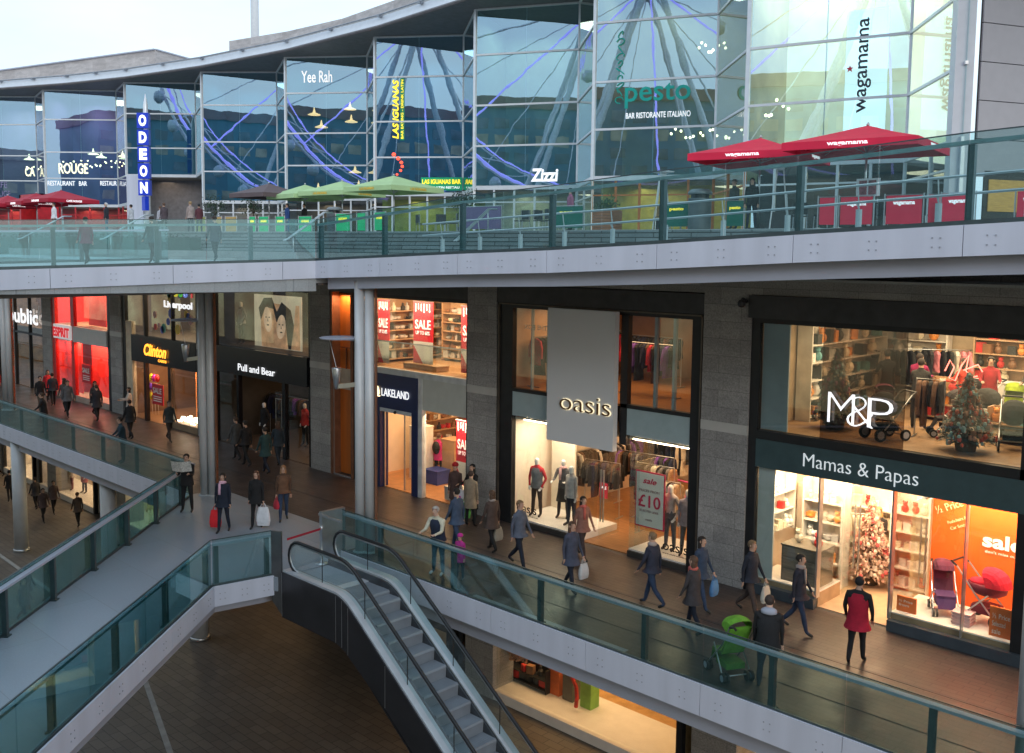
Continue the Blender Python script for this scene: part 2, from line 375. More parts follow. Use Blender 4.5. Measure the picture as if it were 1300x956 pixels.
fascia_run(fb, (B0+nB*.05, Bc+nB*.05), (.03, .03), .5, nB, off=.9)
dC = (Vector((-20.45, 12.8))-Bc); LC = dC.length; dC /= LC; nC = Vector((dC[1], -dC[0]))
fascia_run(fb, (Bc+nC*.05, Vector((-20.45, 12.8))+nC*.05), (.03, .03), .5, nC)
dA = (A1-A0).normalized(); nA = Vector((-dA[1], dA[0])); LA = (A1-A0).length
fascia_run(fb, (A0+nA*.05, A1+nA*.05), (.03, .03), .5, nA)
LBp = [LB-.15-2.3*k for k in range(7)]
balustrade('glass balustrade on the near right side of the footbridge, turning at the escalator', [
    dict(p=B0, q=Bc, z=(0, 0), h=(1.15, 1.15), n=nB, posts=LBp, joints=[l-1.15 for l in LBp]),
    dict(p=Bc, q=Vector((-20.45, 12.75)), z=(0, 0), h=(1.15, 1.15), n=nC, posts=[.12, LC-.15], joints=[])])
LAp = [LA-1.2-2.1*k for k in range(10)]
balustrade('glass balustrade on the far left side of the footbridge where a man reads', [
    dict(p=A0, q=A1, z=(0, 0), h=(1.15, 1.15), n=nA, posts=LAp, joints=[l-1.05 for l in LAp])], hr=-.1)
# ------------------------------------------------------------ columns
def column(x, y, z0, z1, r, label, twin=True, rust=True):
    t = thing('steel_column', label, 'column', (x, y, z0), 'columns carrying the upper deck')
    for i, (dx, dy) in enumerate(((-.10, -.09), (.11, .08)) if twin else ((0, 0),)):
        b = MB(); b.tube([(x+dx, y+dy, z0), (x+dx, y+dy, z1)], r, 20); b.lathe((x+dx, y+dy, z0), [(r*1.5, 0), (r*1.5, .03), (r*1.02, .04)], 20); b.build('shaft', M_col, t, True)
    if rust:
        b = MB(); b.cbox((x+.27, y+.17, (z0+z1)/2), (.05, .14, z1-z0), R(44)); b.build('cable_cover', M_rust, t)
    return t
column(-28.85, 15.62, 0, 7.15, .13, 'pair of pale steel columns at the far end of the footbridge')
column(-20.45, 15.62, 0, 7.3, .13, 'pair of pale steel columns in front of the kitchenware shop')
column(-50.9, 16.9, 0, 7.1, .15, 'pale steel column at the left in front of the dark shop with big white letters')
column(-4.0, 15.7, 0, 7.9, .13, 'pair of pale steel columns at the right end of the baby shop')
for x, y, lab in ((-45.75, 15.5, 'thick pale round column on the lower level at the left'), (-30.9, 16.3, 'round column on the lower level below the end of the footbridge'),
                  (-37.3, 15.9, 'round column on the lower level behind the glass of the footbridge')):
    t = thing('round_column', lab, 'column', (x, y, -5.7)); b = MB(); b.tube([(x, y, -5.7), (x, y, -.6)], .3, 24); b.build('shaft', M_col, t, True)
    b = MB(); b.lathe((x, y, -5.7), [(.34, 0), (.34, .12), (.31, .13)], 24); b.build('base_ring', M_steel, t, True)
# uplighter lamps on the columns
def uplight(x, y, z, lab):
    t = thing('column_lamp', lab, 'lamp', (x, y, z), 'uplighter lamps on the columns')
    b = MB(); b.lathe((x-.5, y-.25, z-.05), [(.05, 0), (.11, .35), (.13, .55), (.12, .58)], 16); b.build('lamp_body', M_steel, t, True)
    b = MB(); b.lathe((x-.45, y-.2, z+1.3), [(.5, 0), (.52, .03), (.48, .045)], 24); b.build('reflector_disc', M_panel2, t)
    b = MB(); b.beam((x, y, z+.1), (x-.5, y-.25, z+.02), .05, .12); b.tube([(x-.05, y, z+1.27), (x-.45, y-.2, z+1.29)], .02, 6)
    b.tube([(x-.5, y-.25, z+.5), (x-.75, y-.3, z+1.29)], .008, 5); b.build('bracket', M_steel, t)
    return t
uplight(-20.62, 15.45, 4.45, 'uplighter with round reflector on the columns in front of the kitchenware shop')
uplight(-29.0, 15.5, 4.45, 'uplighter with round reflector on the columns at the end of the footbridge')
b = MB(); b.tube([(-11.9, 20.36, 7.0), (-11.9, 20.2, 7.05)], .05, 8); b.ball((-11.9, 20.15, 6.95), .1); solo(b, 'security_camera', M_dark2, 'small security camera on the stone pier left of the baby shop', 'camera', (-11.9, 20.36, 7), smooth=False)
# ------------------------------------------------------------ arcade building
ab = thing('arcade_building', 'long stone faced arcade building holding two levels of shops', 'building', (-50, 20.4, -5.7))
PIERS = [(-13.07, -11.77), (-21.52, -20.28), (-29.95, -28.75), (-38.45, -37.2), (-47.05, -45.8), (-55.75, -54.5), (-64.3, -63.1), (-72.6, -71.4), (-4.65, -3.4)]
for i, (a, c) in enumerate(PIERS):
    b = MB(); b.box(a, c, 20.38, 21.3, -5.7, 3.78); b.box(a, c, 20.38, 21.3, 4.02, 7.2)
    b.m(1); b.box(a-.0, c+.0, 20.365, 21.3, 3.782, 4.018); b.build('pier', [M_stone, M_band], ab)
b = MB(); b.box(-112, 14, 20.4, 21.3, 7.16, 8.0); b.build('upper_wall', M_stone, ab)
b = MB(); b.box(-112, -72.6, 20.4, 21.2, -5.7, 7.16); b.box(-3.4, 14, 20.4, 21.2, -5.7, 7.16); b.build('end_wall', M_stone, ab)
b = MB(); b.box(-112, 14, 20.42, 33, -1.0, -.02); b.build('floor_slab', M_soff, ab)
b = MB(); b.box(-112, 14, 32, 32.3, -5.7, 7.1); b.build('rear_wall', M_stone, ab)
# ------------------------------------------------------------ shopfront helpers
CR = (.78, .68, .54); WOODF = P((.36, .17, .065), .35, var=.25, scale=2, stretch=(1, 6, 1), name='wood_floor')
M_cream = P(CR, .7, var=.05); M_whitew = P((.82, .79, .74), .6, var=.04); M_black = P((.012, .012, .013), .4); M_plinthtop = P((.85, .80, .74), .45, var=.05)
WARM = (1., .58, .28); WARM2 = (1., .68, .40); NEU = (1, .80, .58)
def room(root, x0, x1, y0, y1, z0, z1, wall, floor, side=None):
    b = MB(); b.box(x0, x1, y1, y1+.1, z0, z1); b.build('back_wall', wall, root)
    b = MB(); b.box(x0-.08, x0, y0, y1, z0, z1); b.build('side_wall', side or wall, root); b = MB(); b.box(x1, x1+.08, y0, y1, z0, z1); b.build('side_wall', side or wall, root)
    b = MB(); b.box(x0, x1, y0, y1, z0-.05, z0+.012); b.build('floor', floor, root)
    b = MB(); b.box(x0, x1, y0, y1, z1, z1+.08); b.build('ceiling', M_cream, root)
def pane(root, x0, x1, z0, z1, y=YF+.06, g=None, name='window'):
    b = MB(); b.box(x0, x1, y, y+.012, z0, z1); return b.build(name, g or M_gshop, root)
def bars(root, rects, mat, y0=YF-.02, y1=YF+.16, name='frame'):
    b = MB()
    for x0, x1, z0, z1 in rects: b.box(x0, x1, y0, y1, z0, z1)
    return b.build(name, mat, root)
XD, ZU = (1, 0, 0), (0, 0, 1)
def sign(root, body, x0, x1, z0, z1, mat, y=YF-.05, backing=None, bold=0., shear=0., name='lettering', ext=.012, w=True):
    b = MB(); b.text(body, (x0, y, z0), XD, ZU, z1-z0, (x1-x0) if w else None, ext, bold, shear); return b.build(name, mat, root)

M_line = P((.30, .30, .29), .6)
b = MB(); b.beam((-31.5, 14.2, -5.69), (-17.0, 9.5, -5.69), .16, .01); struct(b, 'drain_line', M_line)
b = MB(); b.beam((-31.5, 14.2, -5.69), (-62, 15.0, -5.69), .16, .01); struct(b, 'drain_line', M_line)
# =============================================================== baby shop (right)
E_white = P((.95, .97, 1), .5, emit=1.0, var=0); E_warm = P((1, .78, .42), .5, emit=2.5, var=0)
t = sh = thing('baby_shop', 'baby goods shop with slate blue sign band and orange window display', 'shop front', (-8.2, 20.4, 0))
room(t, -11.6, -4.8, 20.6, 27.5, 0, 3.05, P((.74, .55, .36), .7, var=.1), P((.62, .42, .26), .4, var=.15), P((.80, .62, .46), .6, var=.05))
room(t, -11.6, -4.8, 20.6, 27.5, 3.95, 6.6, P((.52, .38, .24), .7, var=.15), P((.36, .22, .12), .5, var=.15))
bars(t, [(-11.77, -11.55, 0, 6.62), (-5.75, -5.52, 0, 6.62), (-4.8, -4.65, 0, 6.62), (-11.55, -4.8, 6.5, 6.62), (-11.55, -4.8, 3.74, 3.95)], M_dark)
bars(t, [(-11.8, -4.6, 6.62, 7.15)], M_dark2, YF-.16, YF+.3, 'fascia_box')
bars(t, [(-11.55, -4.8, 3.07, 3.74)], P((.045, .085, .095), .35, var=.12), YF-.04, YF+.12, 'sign_band')
sign(t, 'Mamas & Papas', -10.32, -7.7, 3.17, 3.58, P((.75, .82, .85), .5, emit=.55, var=0), ext=.012, bold=-.01)
pane(t, -11.55, -10.0, 3.95, 6.5); pane(t, -8.1, -5.75, 3.95, 6.5); pane(t, -5.52, -4.8, 3.95, 6.5)
pane(t, -10.0, -8.1, 3.95, 6.5, g=glass('tinted_panel', (.52, .48, .44), .03), name='dark_panel')
b = MB(); b.box(-11.53, -10.85, YF+.12, YF+.16, 3.97, 6.5); b.build('frosted_panel', P((.30, .38, .41), .5, emit=.06, var=.06), t)
b = MB(); b.box(-11.53, -11.1, YF+.12, YF+.16, .25, 3.07); b.build('frosted_panel', P((.55, .60, .58), .5, emit=.12, var=.06), t)
sign(t, 'M', -9.78, -9.16, 4.38, 5.06, E_white, ext=.012, bold=-.022); sign(t, 'P', -8.86, -8.3, 4.38, 5.03, E_white, ext=.012, bold=-.022)
sign(t, '&', -9.32, -8.72, 4.36, 5.03, E_white, y=YF-.07, ext=.012, bold=-.03)
for x0, x1 in ((-11.55, -9.9), (-8.2, -4.8)):
    b = MB(); b.box(x0, x1, YF-.12, YF+.05, 0, .24); b.m(1); b.box(x0, x1, YF+.1, 22.1 if x0 > -9 else 21.7, .0, .34); b.m(2); b.box(x0, x1, YF+.1, 22.1 if x0 > -9 else 21.7, .34, .37)
    b.build('window_base', [P((.05, .065, .08), .4), P((.4, .27, .15), .5), M_plinthtop], t)
    pane(t, x0, x1, .24, 3.07)
bars(t, [(-9.93, -9.89, .24, 3.07), (-8.24, -8.2, .24, 3.07), (-6.72, -6.7, .24, 3.07)], M_steel)
for x in (-9.92, -8.22):
    b = MB(); b.box(x-.006, x+.006, YF+.08, 21.75, .25, 3.05); b.build('return_pane', M_gshop, t)
for x, s in ((-9.86, 1), (-8.26, -1)):
    b = MB(); b.box(x, x+s*.012, 21.7, 22.6, .05, 2.6); d_ = b.build('door', M_gshop, t)
    b = MB(); b.tube([(x+s*.07, 22.4, .5), (x+s*.07, 22.4, 2.1)], .02, 8); b.tube([(x-s*.05, 22.4, .5), (x-s*.05, 22.4, 2.1)], .02, 8)
    b.box(x-.04, x+.06, 22.3, 22.5, 2.55, 2.66); b.build('handle', M_steel, d_)
b = MB(); b.box(-7.98, -4.85, 22.1, 22.16, .37, 3.05); bd = b.build('orange_backdrop', P((.86, .13, .012), .6, var=.04), t)
ly = 22.07; Wt = P((.9, .86, .8), .5, emit=.3, var=0)
sign(bd, 'sale', -6.88, -6.05, 1.80, 2.12, Wt, y=ly, bold=.03, ext=.01); sign(bd, "don't miss out", -6.82, -6.15, 1.68, 1.74, Wt, y=ly, ext=.01)
b = MB(); c_, s_ = math.cos(R(27)), math.sin(R(27))
for txt, o, h_, w_ in (('½ Price', (-7.86, ly, 2.33), .17, .62), ('Pushchairs &', (-7.62, ly, 2.14), .07, .44), ('Car Seats', (-7.55, ly, 2.02), .07, .36)):
    b.text(txt, o, (c_, 0, s_), (-s_, 0, c_), h_, w_, .01)
b.build('lettering', P((.85, .62, .35), .5, emit=.2, var=0), bd)
lamp(-10.4, 22.0, 2.95, 2, 2, 110, WARM2, t); lamp(-9.4, 24.5, 2.95, 3, 3, 247, WARM2, t); lamp(-6.4, 21.6, 3.0, 2.6, .8, 143, WARM2, t)
lamp(-8.2, 23, 6.5, 5, 3.5, 338, (1, .72, .42), t); lamp(-7.8, 25.8, 6.5, 4, 2, 143, (1, .78, .5), t); lamp(-6.4, 25.5, 2.95, 2.5, 2, 91, WARM2, t)
# =============================================================== fashion shop with grey banner
t = thing('fashion_shop', 'fashion shop with tall grey banner panel and mannequins in both windows', 'shop front', (-16.7, 20.4, 0))
room(t, -19.9, -13.3, 20.6, 29, 0, 3.15, P((.62, .50, .38), .7, var=.1), WOODF, P((.80, .70, .58), .6, var=.05))
room(t, -19.9, -13.3, 20.6, 26.5, 4.05, 6.5, P((.42, .26, .16), .7, var=.1), WOODF)
bars(t, [(-20.28, -19.65, 0, 6.62), (-13.43, -13.07, 0, 6.62), (-19.65, -13.43, 6.47, 6.62), (-19.65, -18.03, 4.0, 4.1), (-15.65, -13.43, 4.0, 4.1), (-18.03, -17.9, 3.0, 6.5), (-15.65, -15.42, 3.0, 6.5)], M_dark)
bars(t, [(-20.3, -13.05, 6.62, 7.13)], M_dark2, YF-.06, YF+.3, 'fascia_box')
b = MB(); b.box(-20.2, -20.16, YF-.08, YF, 0, 6.6); b.box(-13.14, -13.1, YF-.08, YF, 0, 6.6); b.box(-20.2, -13.1, YF-.08, YF, 6.56, 6.6); b.build('edge_trim', P((.12, .1, .08), .4, .5), t)
b = MB(); b.box(-18.03, -15.66, YF-.28, YF-.1, 2.82, 6.56); bn = b.build('banner_panel', P((.72, .73, .74), .55, var=.04, scale=.5), t)
b = MB(); b.text('oasis', (-17.52, YF-.33, 3.76), XD, ZU, .44, 1.78, .015, -.01); b.build('lettering', P((.16, .08, .03), .4, .3), bn)
b = MB(); b.text('oasis', (-17.53, YF-.295, 3.75), XD, ZU, .455, 1.80, .01, .002); b.build('letter_glow', P((1., .85, .55), .5, emit=1.1, var=0), bn)
for x0, x1 in ((-19.65, -18.03), (-15.42, -13.43)):
    pane(t, x0, x1, 4.1, 6.47)
    b = MB(); b.box(x0, x1, YF, YF+.08, 3.28, 4.0); b.build('spandrel_panel', P((.36, .46, .48), .25, emit=.05, var=.06), t)
bars(t, [(-19.02, -18.98, 4.1, 6.47), (-18.40, -18.36, 4.1, 6.47), (-14.66, -14.58, 4.1, 6.47), (-14.08, -14.0, 4.1, 6.47), (-13.5, -13.43, 4.1, 6.47)], P((.35, .42, .46), .4, .3), YF+.1, YF+.2, 'mullion')
for x0, x1 in ((-19.65, -17.3), (-15.3, -13.43)):
    b = MB(); b.box(x0, x1, YF-.02, YF+.05, 0, .16); b.m(1); b.box(x0, x1+(.3 if x0 < -18 else 0), YF+.05, 22.2, 0, .2); b.build('display_base', [P((.05, .045, .04), .5), M_plinthtop], t)
    pane(t, x0, x1, .16, 3.26)
for x in (-17.28, -15.32):
    b = MB(); b.box(x-.006, x+.006, YF+.07, 21.6, .2, 3.1); b.build('return_pane', M_gshop, t)
for x, s in ((-16.75, 1), (-15.5, -1)):
    b = MB(); b.box(x, x+.012, 21.0, 21.95, .05, 2.45); d_ = b.build('door', M_gshop, t)
    b = MB(); b.tube([(x+.05, 21.15, .5), (x+.05, 21.15, 2.0)], .022, 8); b.tube([(x-.05, 21.15, .5), (x-.05, 21.15, 2.0)], .022, 8); b.build('handle', M_steel, d_)
b = MB(); b.box(-19.6, -18.65, 22.2, 22.26, .2, 3.2); b.build('window_backdrop', P((.85, .76, .62), .6, var=.03), t)
Bl = P((.02, .02, .02), .5)
for x0 in (-19.45, -14.2): sign(t, 'oasis', x0, x0+.78, .42, .67, Bl, y=YF+.04, ext=.005, bold=.004); sign(t, 'www.oasis-stores.com', x0, x0+.85, .32, .36, Bl, y=YF+.04, ext=.005)
b = MB(); b.box(-19.35, -18.9, YF+.09, YF+.1, 5.86, 6.0); b.v.clear(); b.f.clear(); b.mi.clear()
b.text('THE BOX', (-19.3, YF+.1, 5.86), XD, ZU, .14, .9, .005, mirror=True); b.build('lettering', P((.7, .7, .65), .5, emit=.2, var=0), t)
lamp(-18.6, 21.5, 3.1, 1.8, 1.2, 98, NEU, t); lamp(-16.5, 24.5, 3.1, 4, 3, 162, WARM, t); lamp(-14.4, 21.6, 3.1, 1.6, 1.2, 65, WARM2, t); lamp(-16.5, 27.5, 3.1, 4, 2, 104, WARM, t)
lamp(-17, 22.5, 6.4, 5, 2, 136, WARM, t)
# =============================================================== kitchenware shop
t = thing('kitchenware_shop', 'kitchenware shop with navy blue entrance and red sale banners in its windows', 'shop front', (-24.5, 20.4, 0))
room(t, -27.4, -21.6, 20.6, 28, 0, 2.9, P((.70, .52, .34), .6, var=.15), P((.50, .24, .09), .35, var=.2), M_cream)
room(t, -27.4, -21.6, 20.6, 26, 4.1, 6.55, P((.55, .36, .2), .6, var=.15), P((.45, .24, .11), .4, var=.2))
NAVY = P((.012, .022, .09), .3, var=.08)
bars(t, [(-27.5, -27.25, 0, 6.62), (-21.62, -21.5, 0, 6.62), (-27.3, -21.6, 6.5, 6.62)], M_dark)
bars(t, [(-28.75, -21.5, 6.62, 7.13)], M_dark2, YF-.06, YF+.3, 'fascia_box')
bars(t, [(-26.5, -25.86, 0, 3.95), (-24.2, -23.92, 0, 3.95), (-25.86, -24.2, 2.78, 3.95)], NAVY, YF-.06, YF+.3, 'entrance_surround')
bars(t, [(-27.25, -21.62, 3.95, 4.14), (-23.92, -23.72, 0, 3.95)], P((.62, .64, .64), .4), name='white_frame')
bars(t, [(-23.72, -21.62, 2.93, 3.95)], P((.56, .58, .54), .4, var=.05), YF, YF+.12, 'pale_band'); bars(t, [(-27.25, -26.5, 2.93, 3.95)], P((.56, .58, .54), .4, var=.05), YF, YF+.12, 'pale_band')
bars(t, [(-25.84, -24.22, 2.66, 2.78)], P((.6, .65, .72), .3, .4), YF-.08, YF+.2, 'door_header')
b = MB(); b.ball((-25.0, YF-.1, 2.70), .06); b.build('sensor', M_black, t)
sign(t, 'LAKELAND', -25.72, -24.28, 3.2, 3.46, E_white, y=YF-.1, bold=.004)
b = MB(); b.lathe((-25.95, YF-.09, 3.2), [(.02, 0), (.09, .05), (.07, .16), (.015, .3)], 8); b.box(-26.08, -25.84, YF-.1, YF-.07, 3.15, 3.19); b.build('emblem', E_warm, t)
pane(t, -27.25, -21.62, 4.14, 6.5); pane(t, -23.72, -21.62, 0.05, 2.93); pane(t, -27.25, -26.5, .05, 2.93); pane(t, -24.75, -24.22, .05, 2.66, YF+.12, name='sliding_door'); 
bars(t, [(-24.78, -24.74, .05, 2.66), (-25.86, -25.8, 0, 2.66)], M_steel, YF+.1, YF+.15, 'door_edge')
bars(t, [(-27.25, -21.62, 4.95, 4.99)], M_steel, 21.0, 21.04, 'guard_rail'); pane(t, -27.25, -21.62, 4.15, 4.95, 21.02, name='guard_glass')
lamp(-24.5, 22.3, 2.85, 4.5, 2, 143, WARM, t); lamp(-24.5, 25.7, 2.85, 4.5, 2.5, 117, WARM, t); lamp(-24.5, 22.5, 6.5, 4.5, 2, 221, (1, .66, .36), t)
# =============================================================== orange doorway between
t = thing('timber_doorway', 'tall orange timber service doorway between the dark shop and the columns', 'doorway', (-28.1, 20.4, 0))
OR = P((.62, .17, .03), .45, var=.1, scale=1.5, stretch=(6, 1, .4), emit=.10)
b = MB(); b.box(-28.6, -27.5, 20.75, 20.85, .02, 3.1); b.build('door', OR, t)
b = MB(); b.box(-28.6, -27.5, 20.75, 20.85, 3.85, 6.55); b.build('upper_panel', OR, t)
b = MB(); b.box(-28.6, -27.5, 20.72, 20.85, 3.1, 3.85); b.build('pale_band', P((.5, .45, .38), .5), t)
b = MB(); b.box(-28.72, -28.6, 20.4, 20.85, 0, 6.62); b.box(-27.52, -27.4, 20.4, 20.85, 0, 6.62); b.build('frame', M_rust, t)
b = MB(); b.box(-28.6, -28.56, 20.43, 20.47, 0, 3.9); b.box(-28.6, -27.5, 20.43, 20.47, 0, .04); b.build('steel_edge', M_steel, t)
b = MB(); b.ball((-27.8, 20.7, 1.05), .045); b.box(-27.9, -27.72, 20.74, 20.75, 2.55, 2.7); b.build('door_fittings', M_white, t)
b = MB(); b.box(-28.55, -27.55, 20.7, 20.74, 4.6, 4.63); b.box(-28.2, -28.17, 20.7, 20.74, 3.85, 4.6); b.build('rail_line', M_rust, t)
lamp(-28.05, 20.55, 6.5, .8, .15, 29, (1, .6, .3), t)
# =============================================================== black shop
t = thing('black_fashion_shop', 'black fronted fashion shop with sepia portrait poster upstairs', 'shop front', (-33.6, 20.4, 0))
room(t, -37.0, -30.2, 20.6, 28, 0, 3.0, P((.09, .07, .055), .7, var=.3), P((.12, .09, .07), .4), P((.05, .045, .04), .6))
room(t, -37.0, -30.2, 20.6, 25, 4.1, 6.5, P((.11, .09, .07), .7, var=.3), P((.1, .08, .06), .5), P((.05, .045, .04), .6))
BK = P((.008, .009, .012), .22, var=.1)
bars(t, [(-37.2, -36.95, 0, 6.62), (-30.15, -29.95, 0, 6.62), (-36.95, -30.15, 6.5, 6.62), (-35.3, -35.15, 0, 3), (-31.95, -31.75, 0, 3)], BK)
bars(t, [(-37.2, -29.95, 6.62, 7.13)], M_dark2, YF-.06, YF+.3, 'fascia_box')
bars(t, [(-36.95, -30.15, 3.0, 4.1)], BK, YF-.1, YF+.14, 'sign_band')
sign(t, 'Pull and Bear', -34.96, -32.25, 3.2, 3.48, E_white, y=YF-.14, bold=.004)
pane(t, -36.95, -30.15, 4.1, 6.5); pane(t, -36.95, -35.3, .05, 3); pane(t, -31.75, -30.15, .05, 3); 
b = MB(); b.box(-32.6, -31.95, YF+.1, YF+.115, .05, 2.6); d_ = b.build('door', M_gshop, t)
b = MB()
for x in (-32.5, -32.1): b.tube([(x, YF+.05, .3), (x, YF+.05, 2.3)], .015, 6)
b.box(-32.52, -32.08, YF+.04, YF+.06, .28, .31); b.box(-32.52, -32.08, YF+.04, YF+.06, 2.29, 2.32); b.build('handle', M_steel, d_)
lamp(-33.5, 23.5, 2.95, 4, 2.5, 44, WARM, t); lamp(-31, 22, 2.95, 1.5, 1.5, 29, (1, .55, .3), t); lamp(-33.5, 22.5, 6.4, 5, 1.5, 78, WARM, t)
# poster (two sepia faces) on its own board
p_ = thing('portrait_poster', 'large sepia poster of faces in the upper window of the black shop', 'poster', (-33.8, 21.4, 4.15))
b = MB(); b.box(-35.45, -32.05, 21.4, 21.46, 4.12, 6.25); b.build('board', P((.66, .55, .38), .5, emit=.5, var=.25, scale=1.2), p_)
SK = P((.50, .27, .14), .6, emit=.6, var=.4, scale=2.2); HR_ = P((.05, .025, .015), .6, var=.3); LT = P((.62, .42, .27), .6, emit=.7, var=.35, scale=1.6)  # board and printed skin glow to brighten the poster, as if backlit
def flat(parent, name, mat, outline, y):
    b = MB(); b.quad(*[(x, y, z) for x, z in outline]); b.build(name, mat, parent)
def oval(cx, cz, rx, rz, tilt=0, n=20): return [(cx+rx*math.cos(a)*math.cos(tilt)-rz*math.sin(a)*math.sin(tilt), cz+rx*math.cos(a)*math.sin(tilt)+rz*math.sin(a)*math.cos(tilt)) for a in [2*math.pi*i/n for i in range(n)]]
flat(p_, 'printed_shoulder', SK, [(-34.9, 4.13), (-33.0, 4.13), (-32.9, 5.0), (-33.3, 5.9), (-34.6, 5.95), (-34.95, 5.2)], 21.396)
flat(p_, 'printed_hair', HR_, [(-35.1, 5.7), (-34.7, 6.12), (-34.1, 6.15), (-33.75, 5.6), (-33.4, 6.0), (-32.75, 5.7), (-32.45, 4.9), (-32.55, 4.14), (-32.95, 4.14), (-33.1, 5.0), (-33.8, 5.2), (-34.0, 5.7), (-34.6, 5.75), (-34.95, 5.2)], 21.393)
flat(p_, 'printed_face', LT, oval(-34.42, 5.25, .3, .52, R(8)), 21.390); flat(p_, 'printed_face', LT, oval(-33.45, 5.0, .32, .5, R(-14)), 21.390)
b = MB()
for cx_, cz_ in ((-34.42, 5.3), (-33.45, 5.05)):
    for s in (-1, 1): b.quad(*[(x, 21.387, z) for x, z in oval(cx_+s*.12, cz_+.04, .06, .028, 0, 8)])
    b.quad(*[(x, 21.387, z) for x, z in oval(cx_+.01, cz_-.27, .1, .03, 0, 8)]); b.quad((cx_-.02, 21.387, cz_-.12), (cx_+.05, 21.387, cz_-.14), (cx_+.0, 21.387, cz_+.05))
b.build('printed_features', HR_, p_)
flat(p_, 'printed_arm', SK, [(-32.75, 4.14), (-32.1, 4.14), (-32.15, 5.9), (-32.4, 5.9), (-32.55, 5.0)], 21.392)
# =============================================================== card shop
t = thing('card_shop', 'greeting card shop with glowing orange script sign', 'shop front', (-42.2, 20.4, 0))
room(t, -45.7, -38.6, 20.6, 27, 0, 3.0, P((.28, .14, .07), .7, var=.3), P((.3, .18, .1), .4), P((.2, .12, .08), .6))
room(t, -45.7, -38.6, 20.6, 25, 4.0, 6.5, P((.22, .17, .12), .7, var=.3), P((.1, .08, .06), .5), P((.12, .09, .07), .6))
bars(t, [(-45.8, -45.5, 0, 6.62), (-38.6, -38.45, 0, 6.62), (-45.5, -38.6, 6.5, 6.62), (-43.55, -43.45, 4, 6.5), (-40.85, -40.78, 4, 6.5)], M_dark)
bars(t, [(-45.5, -44.85, 0, 4.6)], P((.62, .52, .38), .5, emit=.1), YF, YF+.2, 'pale_jamb')
bars(t, [(-44.85, -38.6, 2.75, 4.0), (-43.6, -43.4, 0, 2.75), (-41.2, -40.95, 0, 2.75)], BK, YF-.04, YF+.14, 'sign_band')
OS = P((1., .36, .03), .5, emit=2.4, var=0)
sign(t, 'Clinton', -43.4, -41.2, 3.12, 3.68, OS, y=YF-.1, bold=.03, shear=.3); sign(t, 'CARDS', -42.0, -41.2, 2.92, 3.04, OS, y=YF-.1, bold=.02)
pane(t, -45.5, -38.6, 4.0, 6.5); pane(t, -44.85, -43.6, .05, 2.75); pane(t, -40.95, -38.6, .3, 2.75)
b = MB(); b.box(-40.9, -38.62, 21.6, 21.66, .3, 2.75); b.build('timber_backdrop', P((.72, .27, .08), .5, emit=.2, var=.2, stretch=(6, 1, .3)), t)
b = MB(); b.box(-39.6, -38.7, 21.3, 21.5, .3, 2.7); b.build('lit_panel', P((1, .5, .25), .5, emit=.9, var=.1), t)
b = MB(); b.box(-40.95, -38.6, YF, 21.6, 0, .3); b.build('window_base', P((.3, .2, .12), .5), t)
sign(t, 'Liverpool', -41.6, -39.0, 5.35, 5.75, E_white, y=YF+.04, bold=.03)
lamp(-44.2, 22.0, 2.7, 1.5, 1.5, 58, WARM, t); lamp(-39.8, 21.2, 2.7, 1.8, .6, 58, (1, .62, .35), t); lamp(-42, 24, 2.9, 3, 2, 32, WARM, t); lamp(-42, 22, 6.4, 5, 1.2, 143, WARM2, t)
# =============================================================== red shop
t = thing('red_fashion_shop', 'red fronted fashion shop with white sign panels', 'shop front', (-50.8, 20.4, 0))
RD = P((.62, .015, .012), .35, var=.08); RDg = P((.9, .03, .02), .45, emit=.45, var=.12, scale=1.2)
room(t, -54.4, -47.4, 20.6, 24, 0, 3.1, RDg, P((.5, .2, .12), .4), RDg)
room(t, -54.4, -47.4, 20.6, 24.5, 3.95, 6.5, P((.8, .5, .3), .6, emit=.15), P((.4, .3, .2), .5), RDg)
bars(t, [(-54.5, -54.1, 0, 6.5), (-52.0, -51.6, 0, 6.5), (-54.1, -47.5, 6.4, 6.62)], RD)
bars(t, [(-47.5, -47.05, 0, 6.62)], M_dark)
bars(t, [(-54.15, -51.85, 3.2, 3.95)], P((.62, .63, .63), .4, emit=.5, var=.04), YF-.1, YF+.1, 'sign_panel'); bars(t, [(-51.55, -47.5, 3.15, 3.95)], P((.60, .61, .60), .4, var=.04), YF-.1, YF+.1, 'sign_panel')
sign(t, 'ESPRIT', -54.1, -51.95, 3.3, 3.82, P((.80, .01, .02), .5, emit=.5, var=0), y=YF-.14, bold=.04)
pane(t, -54.1, -52.0, 3.95, 6.4); pane(t, -51.6, -47.5, 3.95, 6.4); pane(t, -54.1, -52.0, .3, 3.2); pane(t, -51.6, -47.5, .3, 3.15)
b = MB(); b.box(-51.5, -49.4, 21.2, 21.25, 4.0, 6.4); b.build('red_screen', RDg, t)
b = MB(); b.box(-54.0, -52.05, 21.0, 21.05, .3, 3.1); b.box(-51.5, -47.6, 21.3, 21.35, .3, 3.1); b.build('red_screen', RDg, t)
b = MB(); b.box(-54.1, -47.5, YF-.02, 21.3, 0, .3); b.build('window_base', P((.5, .4, .33), .5), t)
lamp(-50.8, 21.8, 6.3, 5, 1.2, 330, WARM2, t); lamp(-50.8, 20.8, 3.05, 5, .3, 130, WARM, t)
